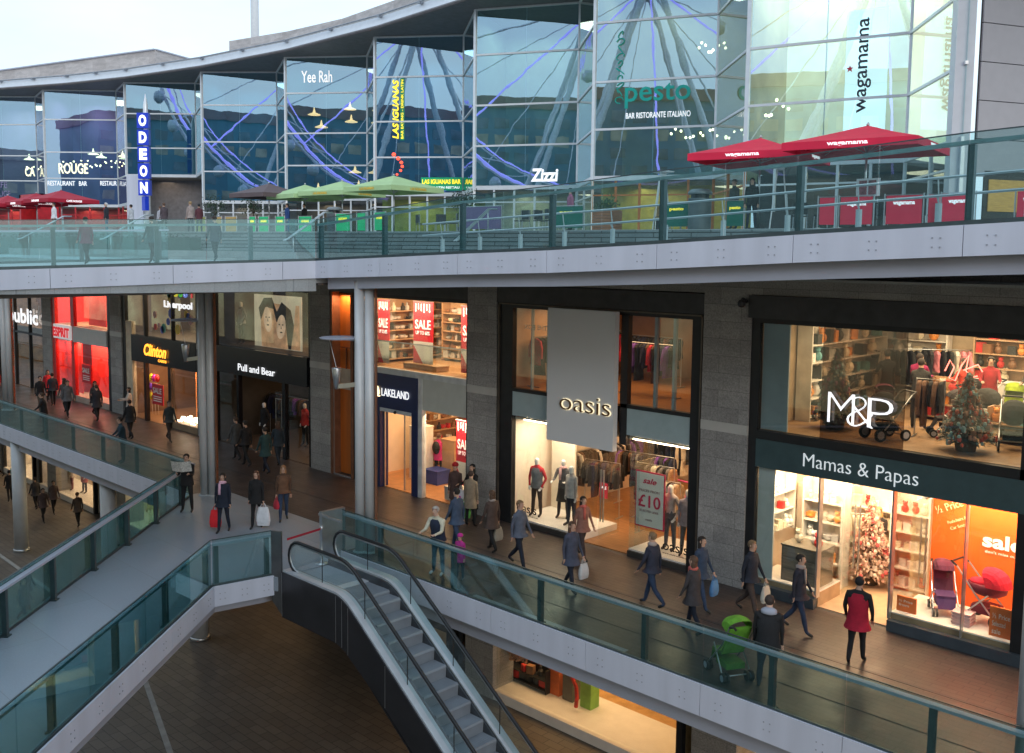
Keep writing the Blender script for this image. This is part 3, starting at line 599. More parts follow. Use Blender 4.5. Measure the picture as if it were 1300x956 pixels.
# =============================================================== dark shop with letters
t = thing('dark_fashion_shop', 'dark glazed fashion shop with big white lower case letters', 'shop front', (-59.4, 20.4, 0))
room(t, -63.0, -55.9, 20.6, 25, 0, 3.1, P((.2, .15, .1), .7, var=.4), P((.15, .1, .07), .4)); room(t, -63.0, -55.9, 20.6, 25, 3.5, 6.5, P((.2, .15, .11), .7, var=.4), P((.15, .1, .07), .4))
bars(t, [(-63.1, -62.9, 0, 6.62), (-55.95, -55.75, 0, 6.62), (-60.3, -60.2, 0, 6.6), (-58.0, -57.9, 0, 6.6), (-62.9, -55.95, 6.5, 6.62), (-62.9, -55.95, 3.1, 3.2)], M_dark)
pane(t, -62.9, -55.95, .05, 6.5)
sign(t, 'republic', -62.6, -56.3, 3.45, 4.55, E_white, y=YF-.1, bold=.02)
lamp(-59.4, 22.5, 6.4, 5, 2, 156, WARM, t); lamp(-59.4, 22.5, 3.0, 5, 2, 117, WARM, t)
# two more fronts at the far left edge
for x0, x1, lab in ((-71.3, -64.4, 'unlit grey shop front at the far left end of the walkway'),):
    t = thing('grey_shop', lab, 'shop front', (x0, 20.4, 0)); room(t, x0+.1, x1-.1, 20.6, 24, 0, 6.5, P((.2, .17, .15), .7), P((.1, .1, .1), .5))
    bars(t, [(x0, x0+.2, 0, 6.62), (x1-.2, x1, 0, 6.62), (x0+.2, x1-.2, 3.0, 4.0), (x0+.2, x1-.2, 6.4, 6.62)], M_dark); pane(t, x0+.2, x1-.2, 4, 6.4); pane(t, x0+.2, x1-.2, .05, 3.0); lamp((x0+x1)/2, 22, 6.3, 4, 1, 40, WARM, t)
# =============================================================== lower level shops
def lowshop(x0, x1, lab, wall, floor, colr, watts, name='lower_shop', fr=M_dark, depth=25.5, base=.3, top=-1.3):
    t = thing(name, lab, 'shop front', ((x0+x1)/2, 20.4, -5.7))
    room(t, x0+.1, x1-.1, 20.6, depth, -5.69, top, wall, floor)
    bars(t, [(x0, x0+.18, -5.7, -1.02), (x1-.18, x1, -5.7, -1.02), (x0+.18, x1-.18, top, -1.02)], fr); pane(t, x0+.18, x1-.18, -5.7+base, top)
    if base > .1:
        b = MB(); b.box(x0+.18, x1-.18, YF-.05, 22.4, -5.7, -5.7+base); b.build('display_base', M_plinthtop, t)
    lamp((x0+x1)/2, 22, top-.1, (x1-x0)*.7, 1.8, watts, colr, t); lamp((x0+x1)/2, 24, top-.1, (x1-x0)*.7, 1.5, watts*.5, colr, t)
    return t
lowshop(-63.0, -58.0, 'lower level shop at the far left with bright white and red interior', P((.85, .8, .74), .5), P((.3, .25, .2), .5), WARM2, 170)
lowshop(-57.3, -49.6, 'lower level fashion shop with pale display and mannequins at the left', P((.82, .74, .62), .5), P((.3, .22, .16), .5), WARM2, 200)
ls = lowshop(-47.6, -39.2, 'lower level cream shop with green poster seen below the walkway', P((.85, .68, .38), .5), P((.5, .38, .22), .4), (1, .8, .5), 230)
lowshop(-37.2, -30.0, 'lower level shop behind the round column below the footbridge', P((.4, .3, .2), .5), P((.2, .15, .1), .5), WARM, 60)
lo = lowshop(-21.9, -13.4, 'lower level shop with warm lit window and christmas decorations by the escalator', P((.85, .62, .32), .5), P((.55, .33, .14), .4), (1, .62, .30), 200)
lowshop(-12.0, -4.8, 'lower level shop at the lower right under the walkway', P((.7, .5, .3), .5), P((.4, .25, .12), .4), WARM, 150)
lowshop(-28.9, -22.3, 'dark lower level shop behind the escalator', P((.05, .045, .04), .5), P((.08, .07, .06), .5), WARM, 10)

def rt(n): return [o for o in COL.objects if o.name == n][0]
for nm_, args in (('kitchenware_shop', ((-24.5, 20.66, 6.42, 5.4, .12, 150, (1, .74, .48)), (-22.7, 20.66, 2.86, 1.8, .12, 70, (1, .74, .48)))), ('fashion_shop', ((-14.4, 20.62, 3.2, 1.8, .1, 40, (1, .8, .6)), (-18.5, 20.62, 3.2, 1.6, .1, 40, (1, .8, .6)))),
    ('baby_shop', ((-6.6, 20.62, 3.03, 2.6, .1, 90, (1, .80, .62)), (-10.7, 20.7, 3.0, 1.4, .15, 90, (1, .72, .46)), (-9.2, 22.4, 2.98, 1.6, 1.6, 120, (1, .68, .42)))),
    ('red_fashion_shop', ((-49.6, 20.62, 3.1, 3.6, .12, 190, (1, .5, .4)), (-53, 20.62, 3.1, 1.8, .12, 110, (1, .5, .4)), (-50.8, 20.62, 6.35, 6, .12, 130, (1, .6, .5)))), ('card_shop', ((-42.0, 20.62, 2.7, 5, .1, 80, (1, .6, .35)), (-42.2, 20.62, 6.4, 5.6, .1, 90, (1, .8, .6)))), ('dark_fashion_shop', ((-59.4, 20.62, 6.4, 6, .1, 90, (1, .7, .45)),))):
    for a in args: lamp(*a, rt(nm_), R(38))  # added fill lamps just behind the glass, tilted inward to brighten the displays
# ------------------------------------------------------------ upper deck
FE = [(-22.03, 7.78), (-16.35, 8.02), (-13.6, 8.12), (-10.8, 8.26), (-8.0, 8.42), (-5.24, 8.56), (-2.4, 8.70), (6, 9.05)]      # ramp edge X, z
GT = [8.90, 9.35, 9.47, 9.65, 9.77, 9.94, 10.05, 10.4]
LP, LQ = Vector((-26.6, -1.0)), Vector((-22.03, 15.2)); zl = lambda y: 7.78-(15.2-y)*.034
b = MB()
ZT = 7.62
b.prism([(-26.6, -1), (-22.03, 15.2), (-30.5, 15.2), (-33, -1)], [zl(-1), 7.78, 7.72, zl(-1)], 6.98); 
b.prism([(-112, 15.1), (-22.03, 15.2), (-22.03, 25.5), (-112, 25.5)], [ZT]*4, 7.2)
b.prism([(-22.03, 18.3), (8, 18.3), (8, 28.9), (-22.03, 28.9)], [ZT]*4, 7.62-.05)
for i in range(len(FE)-1):
    (x0, z0), (x1, z1) = FE[i], FE[i+1]
    b.add([(x0, 15.2, z0), (x1, 15.2, z1), (x1, 18.4, z1), (x0, 18.4, z0), (x0, 15.2, z0-.3), (x1, 15.2, z1-.3), (x1, 18.4, z1-.3), (x0, 18.4, z0-.3)], [(0, 1, 2, 3), (4, 7, 6, 5), (0, 4, 5, 1), (1, 5, 6, 2), (2, 6, 7, 3), (3, 7, 4, 0)])
M_upd = brick('upper_paving', (.42, .44, .45), (.36, .38, .39), (.28, .3, .31), 1, 1.2, .6, .006, .5, 'XY', .06, .4)
struct(b, 'upper_deck', M_upd)
dk = thing('deck_edge', 'pale grey metal edge of the upper deck sweeping across the whole arcade', 'deck edge', (-22, 15.2, 7.4))
dL = (LQ-LP).normalized(); nL = Vector((dL[1], -dL[0]))
fascia_run(dk, (LP+nL*.05, LQ+nL*.05), (zl(-1)+.02, 7.80), .47, nL, off=1.9)
for i in range(len(FE)-1):
    (x0, z0), (x1, z1) = FE[i], FE[i+1]
    if i == 0:
        xm = -19.2; zm = z0+(z1-z0)*.5; fascia_run(dk, ((x0, 15.15), (xm, 15.15)), (z0+.02, zm+.02), .47, (0, -1), 9); fascia_run(dk, ((xm, 15.15), (x1, 15.15)), (zm+.02, z1+.02), .47, (0, -1), 9)
    elif i == 6: fascia_run(dk, ((x0, 15.15), (x1, 15.15)), (z0+.02, z1+.02), .47, (0, -1), 2.8)
    else: fascia_run(dk, ((x0, 15.15), (x1, 15.15)), (z0+.02, z1+.02), .47, (0, -1), 9)
b = MB(); b2 = MB()
for (x0, z0), (x1, z1) in zip(FE[:-1], FE[1:]):
    edge_band(b, (x0 if x0 > -22 else -21.8, 15.42), (x1, 15.42), (z0-.44, z1-.44), (z0-.74, z1-.74), .1, (0, -1))
    b2.add([(x0, 15.3, z0-.45), (x1, 15.3, z1-.45), (x1, 20.4, z1-.45), (x0, 20.4, z0-.45)], [(0, 1, 2, 3)])
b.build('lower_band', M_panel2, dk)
b2.box(-112, -22.03, 15.25, 20.4, 7.14, 7.19); b2.add([(-33, -1, 6.93), (-26.8, -1, 6.93), (-22.2, 15.2, 7.1), (-30.5, 15.2, 7.1)], [(0, 1, 2, 3)])
b2.build('soffit', M_soff, dk)
b = MB(); p, q = LP-nL*.4, LQ-nL*.4; edge_band(b, p, q, (6.9+.1, 7.15), (6.72, 6.98), .1, nL); b.box(-112, -23, 15.5, 15.7, 6.9, 7.15); b.build('soffit_beam', P((.13, .11, .10), .5), dk)
LL = (LQ-LP).length
segs = [dict(p=LP, q=LQ, z=(zl(-1)+.02, 7.80), h=(1.16, 1.12), n=nL, posts=every(1.0, 2.35, .2, LL), joints=every(2.2, 2.35, .3, LL))]
for i in range(len(FE)-1):
    (x0, z0), (x1, z1) = FE[i], FE[i+1]; L = x1-x0
    segs.append(dict(p=(x0, 15.18), q=(x1, 15.18), z=(z0+.02, z1+.02), h=(GT[i]-z0-.02, GT[i+1]-z1-.02), n=(0, -1), posts=([.12, 2.85] if i == 0 else [.02]+([2.8, 5.6] if i == 6 else [])), joints=([1.4, 4.25] if i == 0 else [1.4, 4.2, 7])))
balustrade('long glass balustrade of the upper deck rising to the right above the shops', segs, cap=P((.36, .44, .45), .4, .2))
# inner handrail of the ramp: two tubes on round posts
t = thing('ramp_handrail', 'double steel tube handrail on round posts along the upper ramp', 'handrail', (-17, 16.9, 7.9))
zz = lambda x: [z0+(z1-z0)*(x-x0)/(x1-x0) for (x0, z0), (x1, z1) in zip(FE[:-1], FE[1:]) if x0 <= x <= x1][0]
xs = [-19.6+.7*i for i in range(30)]
for h in (.92, .62):
    b = MB(); b.tube([(x, 16.9, zz(x)+h) for x in xs], .024, 8); b.build('rail_tube', M_steel, t, True)
for x in xs[1::2]:
    b = MB(); b.tube([(x, 16.98, zz(x)), (x, 16.98, zz(x)+.5)], .055, 10); b.tube([(x, 16.98, zz(x)+.5), (x, 16.9, zz(x)+.61)], .018, 6); b.tube([(x, 16.98, zz(x)+.5), (x, 16.9, zz(x)+.91)], .012, 6); b.build('rail_post', M_col, t)
# far side of the left bridge
p, q = Vector((-33, -1)), Vector((-30.5, 15.2)); d = (q-p).normalized()
balustrade('glass balustrade on the far side of the upper bridge at the left', [dict(p=q, q=p, z=(7.72, zl(-1)), h=(1.1, 1.1), n=(-d[1], d[0]), posts=every(.3, 2.4, 0, 16), joints=every(1.5, 2.4, 0, 16))])
# ------------------------------------------------------------ terrace
TE = [(-112, 18.5), (-60, 21.4), (-43.3, 25.2), (-37.5, 26.7), (-31.7, 28.0), (-24.6, 28.2), (-12.2, 28.8), (8, 28.8)]
b = MB(); b.prism(TE+[(8, 62), (-130, 62), (-130, 18.5)], 6.8, 8.93); struct(b, 'terrace_wall', M_slate)
b = MB(); b.prism(TE+[(8, 62), (-130, 62), (-130, 18.5)], 8.932, 8.955); struct(b, 'terrace', M_upd)
b = MB(); n_ = 7
pl = TE[2:6]
for k in range(n_):
    o = .34*(n_-k); top = 7.62+(k+1)*(8.93-7.62)/(n_+1)
    b.prism([(x, y-o) for x, y in pl]+[(x, y-o+.36 if k < n_-1 else y) for x, y in pl[::-1]], 7.6, top)
struct(b, 'terrace_steps', M_slate)
# hedge in front of the cafe at the left
HG = P((.018, .05, .035), .8, var=.4, scale=6)
def hedge(pts, z0, h, w, label, n=2200):
    t = thing('hedge', label, 'hedge', (pts[0][0], pts[0][1], z0)); b = MB(); L = len(pts)-1; rnd = random.Random(3)
    for i in range(L): b.beam((*pts[i], z0+h*.45), (*pts[i+1], z0+h*.45), w*.8, h*.85)
    for i in range(n):
        s = rnd.random()*L; k = min(int(s), L-1); f = s-k; x = pts[k][0]+(pts[k+1][0]-pts[k][0])*f; y = pts[k][1]+(pts[k+1][1]-pts[k][1])*f
        c = Vector((x, y-w*.4+rnd.random()*w, z0+h*(.3+.75*rnd.random()))); u = Vector((rnd.uniform(-1, 1), rnd.uniform(-1, 1), rnd.uniform(-.6, 1))).normalized()*.09; v = u.cross(Vector((rnd.uniform(-1, 1), rnd.uniform(-1, 1), 1))).normalized()*.06
        b.add([c-u, c+v, c+u, c-v], [(0, 1, 2, 3)])
    b.build('foliage', HG, t)
hedge([(-84, 19.2), (-60, 20.8), (-45.2, 24.0)], 7.62, 1.15, .9, 'low dark hedge below the terrace at the left behind the glass')
# steel handrails on the stairs
def stair_rail(x, y, lab, dx=0):
    t = thing('stair_handrail', lab, 'handrail', (x, y, 8.95), 'steel handrails on the terrace steps')
    b = MB()
    for o in (0, .12): b.tube([(x+o+1.1, y-2.9, 8.5), (x+o+.9, y-2.6, 8.55), (x+o, y, 9.85), (x+o-.1, y+.5, 9.86)], .035, 8)
    b.tube([(x, y, 8.95), (x, y, 9.85)], .03, 8); b.tube([(x+.8, y-2.2, 7.7), (x+.8, y-2.2, 8.8)], .03, 8); b.build('rail_tube', M_steel, t, True)
stair_rail(-50.5, 23.9, 'steel handrail at the left end of the terrace steps beside the tan screens')
stair_rail(-38.2, 26.8, 'steel handrail rising beside the green umbrella on the terrace steps')
stair_rail(-28.6, 28.2, 'steel handrail at the right end of the terrace steps')
stair_rail(-57.6, 22.4, 'steel handrail far left in front of the cafe with purple wall')
# ------------------------------------------------------------ restaurant building
BL = [(-108.62, 33.11), (-98.26, 36.71), (-88.04, 40.07), (-77.62, 42.05), (-66.69, 43.28), (-55.61, 43.46), (-44.62, 42.76), (-33.64, 41.11), (-23.03, 38.92), (-12.25, 34.9)]
BR = [(-103.17, 37.76), (-93.17, 41.54), (-83.2, 44.43), (-72.68, 46.3), (-61.26, 47.1), (-50.34, 47.1), (-38.6, 45.64), (-27.63, 43.61), (-16.43, 40.39)]
rb = thing('restaurant_building', 'curved building of angled blue glass bays under a sweeping white roof edge', 'building', (-50, 45, 8.95))
TR = [12.1, 14.7, 17.2, 20.3, 23.05]
def bframe(i):
    l, r = Vector(BL[i]), Vector(BR[i]); d = (r-l); L = d.length; d /= L; return l, d, Vector((d[1], -d[0])), L
def bpt(i, s, z, off=0):
    l, d, n, L = bframe(i); p = l+d*s+n*off; return (p[0], p[1], z)
WALLC = [((.30, .28, .5), .1), ((.17, .13, .40), .25), ((.06, .22, .30), .06), ((.07, .26, .34), .06), ((.05, .20, .28), .06), ((.06, .22, .32), .06), ((.30, .50, .46), .12), ((.40, .42, .26), .10), ((.95, .84, .60), .75)]  # last bay's rear wall emits, standing in for a brightly lit room
FCOL = [(.5, .02, .03), (.45, .02, .03), (.2, .2, .22), (.3, .3, .32), (.08, .07, .06), (.3, .35, .05), (.35, .42, .38), (.6, .5, .1), (.05, .05, .06)]
M_gret = glass('return_glass', (.62, .82, .84), .16, wav=.004, wscale=.5)
M_ggr = glass('door_glass', (.75, .85, .85), .06)
for i in range(9):
    l, d, n, L = bframe(i); nx = Vector(BL[i+1]); rr = Vector(BR[i]); z0 = 12.1 if i != 2 else 14.7
    ts = [z for z in TR if z >= z0]
    # panes of the main face and of the return
    for a, c in zip(ts[:-1], ts[1:]):
        b = MB(); q0, q1 = l+d*.05, l+d*(L-.05); b.quad((*q0, a+.04), (*q1, a+.04), (*q1, c-.04), (*q0, c-.04)); b.build('window', M_gfac, rb)
        b = MB(); b.quad((*rr, a+.04), (*nx, a+.04), (*nx, c-.04), (*rr, c-.04)); b.build('window', M_gret, rb)
    b = MB()
    for z in ts:
        for p, q in ((l, rr), (rr, nx)): b.beam((p[0]+n[0]*.04, p[1]+n[1]*.04, z), (q[0]+n[0]*.04, q[1]+n[1]*.04, z), .1, .11 if z > z0 else .26)
    b.beam((*l, z0-.1), (*l, 23.1), .16, .2, (1, 0, 0)); b.beam((*rr, z0-.1), (*rr, 23.1), .09, .09, (1, 0, 0))
    mid = l+d*(L*.5)-n*.03; b.beam((*mid, z0), (*mid, 23.1), .025, .03, (1, 0, 0))
    b.build('frame', M_white, rb)
    # interior of the upper floor: wall behind, party wall, floor
    wc, em = WALLC[i]; wm = P(wc, .7, emit=em, var=.3, scale=.35)
    b = MB(); p, q = l-n*6.0+d*-.5, rr-n*6.0+d*1.5; b.quad((*p, 12.2), (*q, 12.2), (*q, 23.1), (*p, 23.1)); b.build('rear_wall', wm, rb)
    b = MB(); pp = l+(-n)*7; b.quad((*(l-n*.3), 12.2), (*pp, 12.2), (*pp, 23.1), (*(l-n*.3), 23.1)); b.build('party_wall', P(sc(wc, .8), .7, emit=em*.4, var=.2, scale=.4), rb)
    b = MB(); b.prism([tuple(l-n*.1), tuple(rr-n*.1), tuple(rr-n*7+d*2), tuple(l-n*7-d*.5)], z0-.2, z0+.05); b.build('upper_floor', P((.2, .18, .16), .6), rb)
    # ground floor
    fc = FCOL[i]; fm = P(fc, .5, emit=.03)
    if i != 2:
        b = MB(); g = MB(); fr = MB()
        for p, q, k in ((l, rr, 5), (rr, nx, 2)):
            dd = (q-p); LLn = dd.length; dd /= LLn; nn = Vector((dd[1], -dd[0]))
            for j in range(k+1): c = p+dd*(LLn*j/k); fr.beam((*c, 8.95), (*c, 12.0), .12, .12, (dd[0], dd[1], 0))
            fr.beam((p[0], p[1], 11.2), (q[0], q[1], 11.2), .1, .08); g.quad((*p, 8.95), (*q, 8.95), (*q, 12.0), (*p, 12.0))
        fr.build('ground_floor_frame', P((.55, .17, .04), .5, emit=.15) if i == 7 else (P((.5, .02, .03), .5) if i < 2 else M_white), rb); g.build('ground_floor_glass', M_ggr, rb)
    b = MB(); off = 3.4; p, q = l-n*off-d*.5, rr-n*off+d*1.5; b.quad((*p, 8.95), (*q, 8.95), (*q, z0-.2), (*p, z0-.2)); b.build('ground_floor_wall', fm, rb)
    ll = l+d*(L/2)-n*1.8
    lp = lamp(ll[0], ll[1], z0-.35, 4, 2, 90 if i not in (2, 3) else 30, (1, .75, .5), rb)
    lp = lamp(l[0]+d[0]*3-n[0]*3, l[1]+d[1]*3-n[1]*3, 22.6, 4, 3, [230, 330, 120, 120, 120, 120, 220, 230, 850][i], (1, .8, .6) if i not in (3, 5) else (.7, .85, 1), rb)
# roof, soffit, parapets
RE = [(-125, 22), (-112, 29.0), (-101.7, 34.0), (-93.8, 37.1), (-86.3, 39.3), (-76.15, 41.2), (-65.04, 42.2), (-53.3, 42.0), (-43.7, 41.0), (-33, 39.2), (-22, 36.2), (-12, 32.0), (-3, 27), (8, 20)]
back = [(x+(-8 if x < -50 else 4), y+22) for x, y in RE][::-1]
b = MB(); b.prism(RE+back, 23.12, 23.25); b.build('roof_soffit', P((.13, .13, .14), .5, .1), rb)
b = MB(); b.prism([(x, y+.25) for x, y in RE]+back, 23.25, 24.1); b.build('roof', P((.45, .45, .46), .7), rb)
b = MB()
for (x0, y0), (x1, y1) in zip(RE[:-1], RE[1:]):
    for q in range(3):
        a = (x0+(x1-x0)*q/3, y0+(y1-y0)*q/3); c = (x0+(x1-x0)*(q+1)/3, y0+(y1-y0)*(q+1)/3)
        b.add([(a[0], a[1], 23.25), (c[0], c[1], 23.25), (c[0], c[1]+.25, 23.95), (a[0], a[1]+.25, 23.95), (a[0], a[1]+.9, 24.12), (c[0], c[1]+.9, 24.12)], [(0, 1, 2, 3), (3, 2, 5, 4)])
b.build('roof_edge', P((.68, .72, .78), .4, .15, .04), rb)
b = MB(); b.tube([(x, y-.03, 23.98) for x, y in RE], .055, 6)
for (x0, y0), (x1, y1) in zip(RE[:-1], RE[1:]):
    for q in (.0, .5): b.box(x0+(x1-x0)*q-.12, x0+(x1-x0)*q+.12, y0+(y1-y0)*q-.1, y0+(y1-y0)*q+.3, 23.85, 24.02)
b.build('gutter_rail', P((.3, .33, .38), .5, .2), rb)
b = MB(); b.tube([(x, y-.02, 23.2) for x, y in RE], .12, 6); b.build('drip_edge', P((.12, .11, .115), .5), rb)
PW = [(-88.5, 51.0), (-79, 51.6), (-70, 51.2), (-59.95, 49.3), (-50, 46.6), (-40, 43)]
b = MB()
for (x0, y0), (x1, y1) in zip(PW[:-1], PW[1:]): edge_band(b, (x0, y0), (x1, y1), (28.6-(x0+88.5)*.035, 28.6-(x1+88.5)*.035), (23.5, 23.5), 6, (0, -1))
b.build('parapet_wall', M_stone2, rb)
bb = thing('stone_block', 'pale stone clad roof block standing behind the white roof edge at the far left', 'building', (-105, 50, 9))
b = MB(); b.prism([(-140, 34), (-97.8, 47.86), (-105, 62), (-148, 50)], 9, [27.6, 28.5, 28.9, 28.2]); b.build('wall', M_stone2, bb)
b = MB(); b.beam((-140, 33.97, 27.65), (-97.8, 47.8, 28.55), .3, .12); b.beam((-97.8, 47.86, 28.55), (-105, 62, 28.95), .3, .12); b.build('coping', M_panel2, bb)
t = thing('chimney_mast', 'slim pale grey tower rising into the sky behind the roof', 'tower', (-109, 66.4, 9))
b = MB(); b.tube([(-109, 66.4, 9), (-109, 66.4, 60)], .5, 16); b.build('shaft', P((.62, .64, .66), .6, var=.04), t, True); b = MB(); b.box(-110.5, -107.5, 65, 68, 9, 14); b.build('base', M_stone2, t)
# right hand column and cladding
b = MB(); b.prism([(-12.62, 34.85), (-12.1, 35.15), (-12.5, 35.7), (-13.0, 35.4)], 8.95, 23.1); b.build('corner_column', P((.60, .63, .68), .4, .1, .04), rb)
cl_ = Vector((.445, .895)); base = Vector((-11.95, 35.4))
for k in range(6):
    z1 = 16.06+1.3*2-1.3*k; z0 = z1-1.29
    for s0, s1 in ((0, 3.2), (3.21, 6.4)):
        b = MB(); p, q = base+cl_*s0, base+cl_*s1; edge_band(b, p, q, (z1, z1), (z0+.02, z0+.02), .1, (.895, -.445)); b.build('cladding_panel', P((.46, .44, .46), .45, .1, .03), rb)
b = MB(); p, q = base, base+cl_*7; edge_band(b, p, q, (23.1, 23.1), (18.7, 18.7), .1, (.895, -.445)); edge_band(b, p-Vector((.1, 0)), q, (23, 23), (11.2, 11.2), .3, (-.1, 0)); b.build('rear_cladding', M_dark2, rb)
p, q = base+cl_*.4, base+cl_*5
b = MB(); edge_band(b, p, q, (11.1, 11.1), (8.95, 8.95), .05, (.895, -.445)); b.build('side_opening', P((.05, .04, .03), .5), rb)
b = MB(); edge_band(b, p+cl_*.2+Vector((.03, -.02)), p+cl_*1.9+Vector((.03, -.02)), (10.8, 10.8), (9.7, 9.7), .03, (.895, -.445)); b.build('blind', P((.75, .42, .1), .6, emit=.35, stretch=(1, 1, 8)), rb)
# ------------------------------------------------------------ lettering on the bays
def btext(i, body, s0, s1, z0, z1, mat, off=.06, bold=0., shear=0., name='lettering', vert=False):
    l, d, n, L = bframe(i); b = MB(); dd = (d[0], d[1], 0)
    if vert: b.text(body, bpt(i, s1, z0, off), (0, 0, 1), (-d[0], -d[1], 0), s1-s0, z1-z0, .012, bold, shear)
    else: b.text(body, bpt(i, s0, z0, off), dd, (0, 0, 1), z1-z0, s1-s0, .012, bold, shear)
    return b.build(name, mat, rb)
CRM = P((.95, .9, .6), .5, emit=1.1, var=0); WH = P((.95, .97, 1.), .5, emit=.7, var=0); BLK = P((.015, .03, .05), .5); TEA = P((.0, .42, .36), .4, emit=.35, var=.05); YEL = P((1., .75, .04), .5, emit=1.0, var=0)
btext(1, 'ROUGE', 1.31, 4.15, 15.15, 16.15, CRM, bold=.012); btext(1, 'RESTAURANT   BAR', -.6+.8, 4.0, 14.0, 14.45, WH)
btext(1, 'RESTAUR', 5.3, 6.9, 14.05, 14.5, WH); btext(0, 'CAFE', 2.2, 4.0, 14.0, 14.6, P((.25, .22, .4), .5)); btext(0, 'ROUGE', 2.2, 4.3, 13.1, 13.7, P((.25, .22, .4), .5)); btext(0, 'CA', 5.9, 6.9, 15.15, 16.1, CRM, bold=.01)
btext(4, 'Yee Rah', 1.34, 3.85, 21.1, 22.0, WH, bold=.01)
b = MB(); p0, p1 = bpt(5, 1.2, 15.8, .04), bpt(5, 1.78, 15.8, .04)
btext(5, 'LAS IGUANAS', 1.3, 1.75, 16.0, 20.1, YEL, bold=.03, vert=True, shear=.2); btext(5, 'BAR EATING - DRINK LATIN', 1.92, 2.1, 16.0, 20.1, YEL, bold=.02, vert=True)
l, d, n, L = bframe(5)
b = MB(); b.beam(bpt(5, 2.01, 15.9, .03), bpt(5, 2.01, 20.2, .03), .03, .3, (d[0], d[1], 0)); b.build('sign_strip', P((.0, .32, .14), .5, emit=.2), rb)
b = MB(); b.beam(bpt(5, 3.4, 12.83, .1), bpt(5, 6.4, 12.83, .1), .04, .9); sb = b.build('sign_board', P((.0, .50, .22), .5, emit=.3), rb)
btext(5, 'LAS IGUANAS BAR', 3.5, 6.3, 12.82, 13.15, YEL, off=.15, bold=.03); btext(5, 'CINA LATIN RESTAU', 3.6, 6.2, 12.5, 12.66, WH, off=.15, bold=.02)
b = MB()
for k in range(7): b.ball(bpt(5, 1.4+.62*math.sin(k*.55), 14.9-.28*k, .08), .14-.012*k, 8, 5)
b.build('chilli_light', P((1., .08, .04), .4, emit=2.2, var=0), rb)
btext(6, 'Zizzi', 3.75, 5.5, 12.45, 13.25, WH, bold=.035, shear=.1)
btext(7, 'pesto', 1.7, 5.2, 15.75, 17.0, TEA, bold=.01); btext(7, 'BAR RISTORANTE ITALIANO', 1.78, 5.22, 15.22, 15.52, WH)
b = MB()
for k in range(10): b.tube([bpt(7, 1.4+.22*math.cos(a+k*2)*(.6 if k % 2 else 1), 16.2+.38*k+.17*math.sin(a), .06) for a in [j*.7 for j in range(8)]], .03, 5)
b.build('scroll_emblem', TEA, rb)
b = MB(); b.beam(bpt(8, 5.0, 13.4, -.25), bpt(8, 5.0, 18.4, -.25), .04, 1.7, (bframe(8)[1][0], bframe(8)[1][1], 0)); b.build('lit_panel', P((1., .97, .90), .6, emit=2.0, var=.02), rb)
btext(8, 'wagamama', 4.72, 5.28, 14.1, 18.0, BLK, vert=True, bold=.01)
b = MB(); c = bpt(8, 4.4, 15.95, .08); st = []
dd = bframe(8)[1]
for k in range(10):
    r_ = .17 if k % 2 == 0 else .07; a = math.pi/2+k*math.pi/5; st.append((c[0]+dd[0]*r_*math.cos(a), c[1]+dd[1]*r_*math.cos(a), c[2]+r_*math.sin(a)))
b.add([c]+st, [(0, k+1, (k+1) % 10+1) for k in range(10)]); b.build('star_emblem', P((.6, .03, .06), .5), rb)
# pendant lamps and strings of bulbs inside
OG = P((1., .55, .25), .5, emit=2.5, var=0)
for i, s, z in ((4, 1.6, 18.9), (4, 2.2, 17.9), (4, 4.6, 19.3), (4, 4.7, 18.3), (4, 5.0, 14.3), (4, 5.3, 13.1), (4, 1.9, 12.9), (0, 5.2, 17.0), (1, 3.8, 17.2), (1, 4.6, 16.9), (1, 6.7, 17.0)):
    b = MB(); p = bpt(i, s, z, -2.0); b.lathe(p, [(.5, 0), (.52, .04), (.12, .2), (.03, .6)], 16); b.build('pendant_lamp', OG if i == 4 else P((1, .8, .5), .5, emit=4, var=0), rb)
for i, s0, s1, z, k in ((1, .9, 7, 16.2, 26), (0, 5.0, 7, 16.0, 6), (7, 3.9, 6.3, 14.6, 10), (7, 5.3, 6.2, 19.0, 6), (8, 0.2, 1.6, 14.7, 6)):
    b = MB(); rnd = random.Random(i)
    for j in range(k): p = bpt(i, s0+(s1-s0)*(j+.5)/k, z+rnd.uniform(-.35, .35), -.8-rnd.random()); b.ball(p, .075, 6, 4)
    b.build('bulb_string', P((1, .72, .4), .5, emit=9, var=0), rb)
# ------------------------------------------------------------ things behind the camera that the glass mirrors
b = MB(); b.box(-150, 80, -200, -45, -5.6, 7.0); struct(b, 'rear_podium', M_low)
wh = thing('ferris_wheel', 'big observation wheel with violet lit spokes, seen mirrored in the glass bays', 'ferris wheel', (-14.8, -61.6, 7))
HX, HY, HZ, RR = -14.8, -61.6, 49.8, 33.
VI = P((.42, .34, 1.), .5, emit=1.25, var=0); WS = P((.75, .77, .8), .4, .2)
for dy in (-1.6, 1.6):
    b = MB(); b.tube([(HX+RR*math.cos(a), HY+dy, HZ+RR*math.sin(a)) for a in [2*math.pi*k/72 for k in range(73)]], .3, 6); b.tube([(HX+(RR-2.2)*math.cos(a), HY+dy, HZ+(RR-2.2)*math.sin(a)) for a in [2*math.pi*k/72 for k in range(73)]], .14, 5)
    b.build('rim', VI if dy > 0 else WS, wh)
for k in range(28):
    a = 2*math.pi*(k+.3)/28; b = MB(); b.tube([(HX+1.2*math.cos(a), HY+(1.4 if k % 2 else -1.4), HZ+1.2*math.sin(a)), (HX+(RR-.3)*math.cos(a), HY+(1.6 if k % 2 else -1.6), HZ+(RR-.3)*math.sin(a))], .17 if k % 2 else .1, 5); b.build('spoke', VI if k % 4 == 1 else WS, wh)
b = MB()
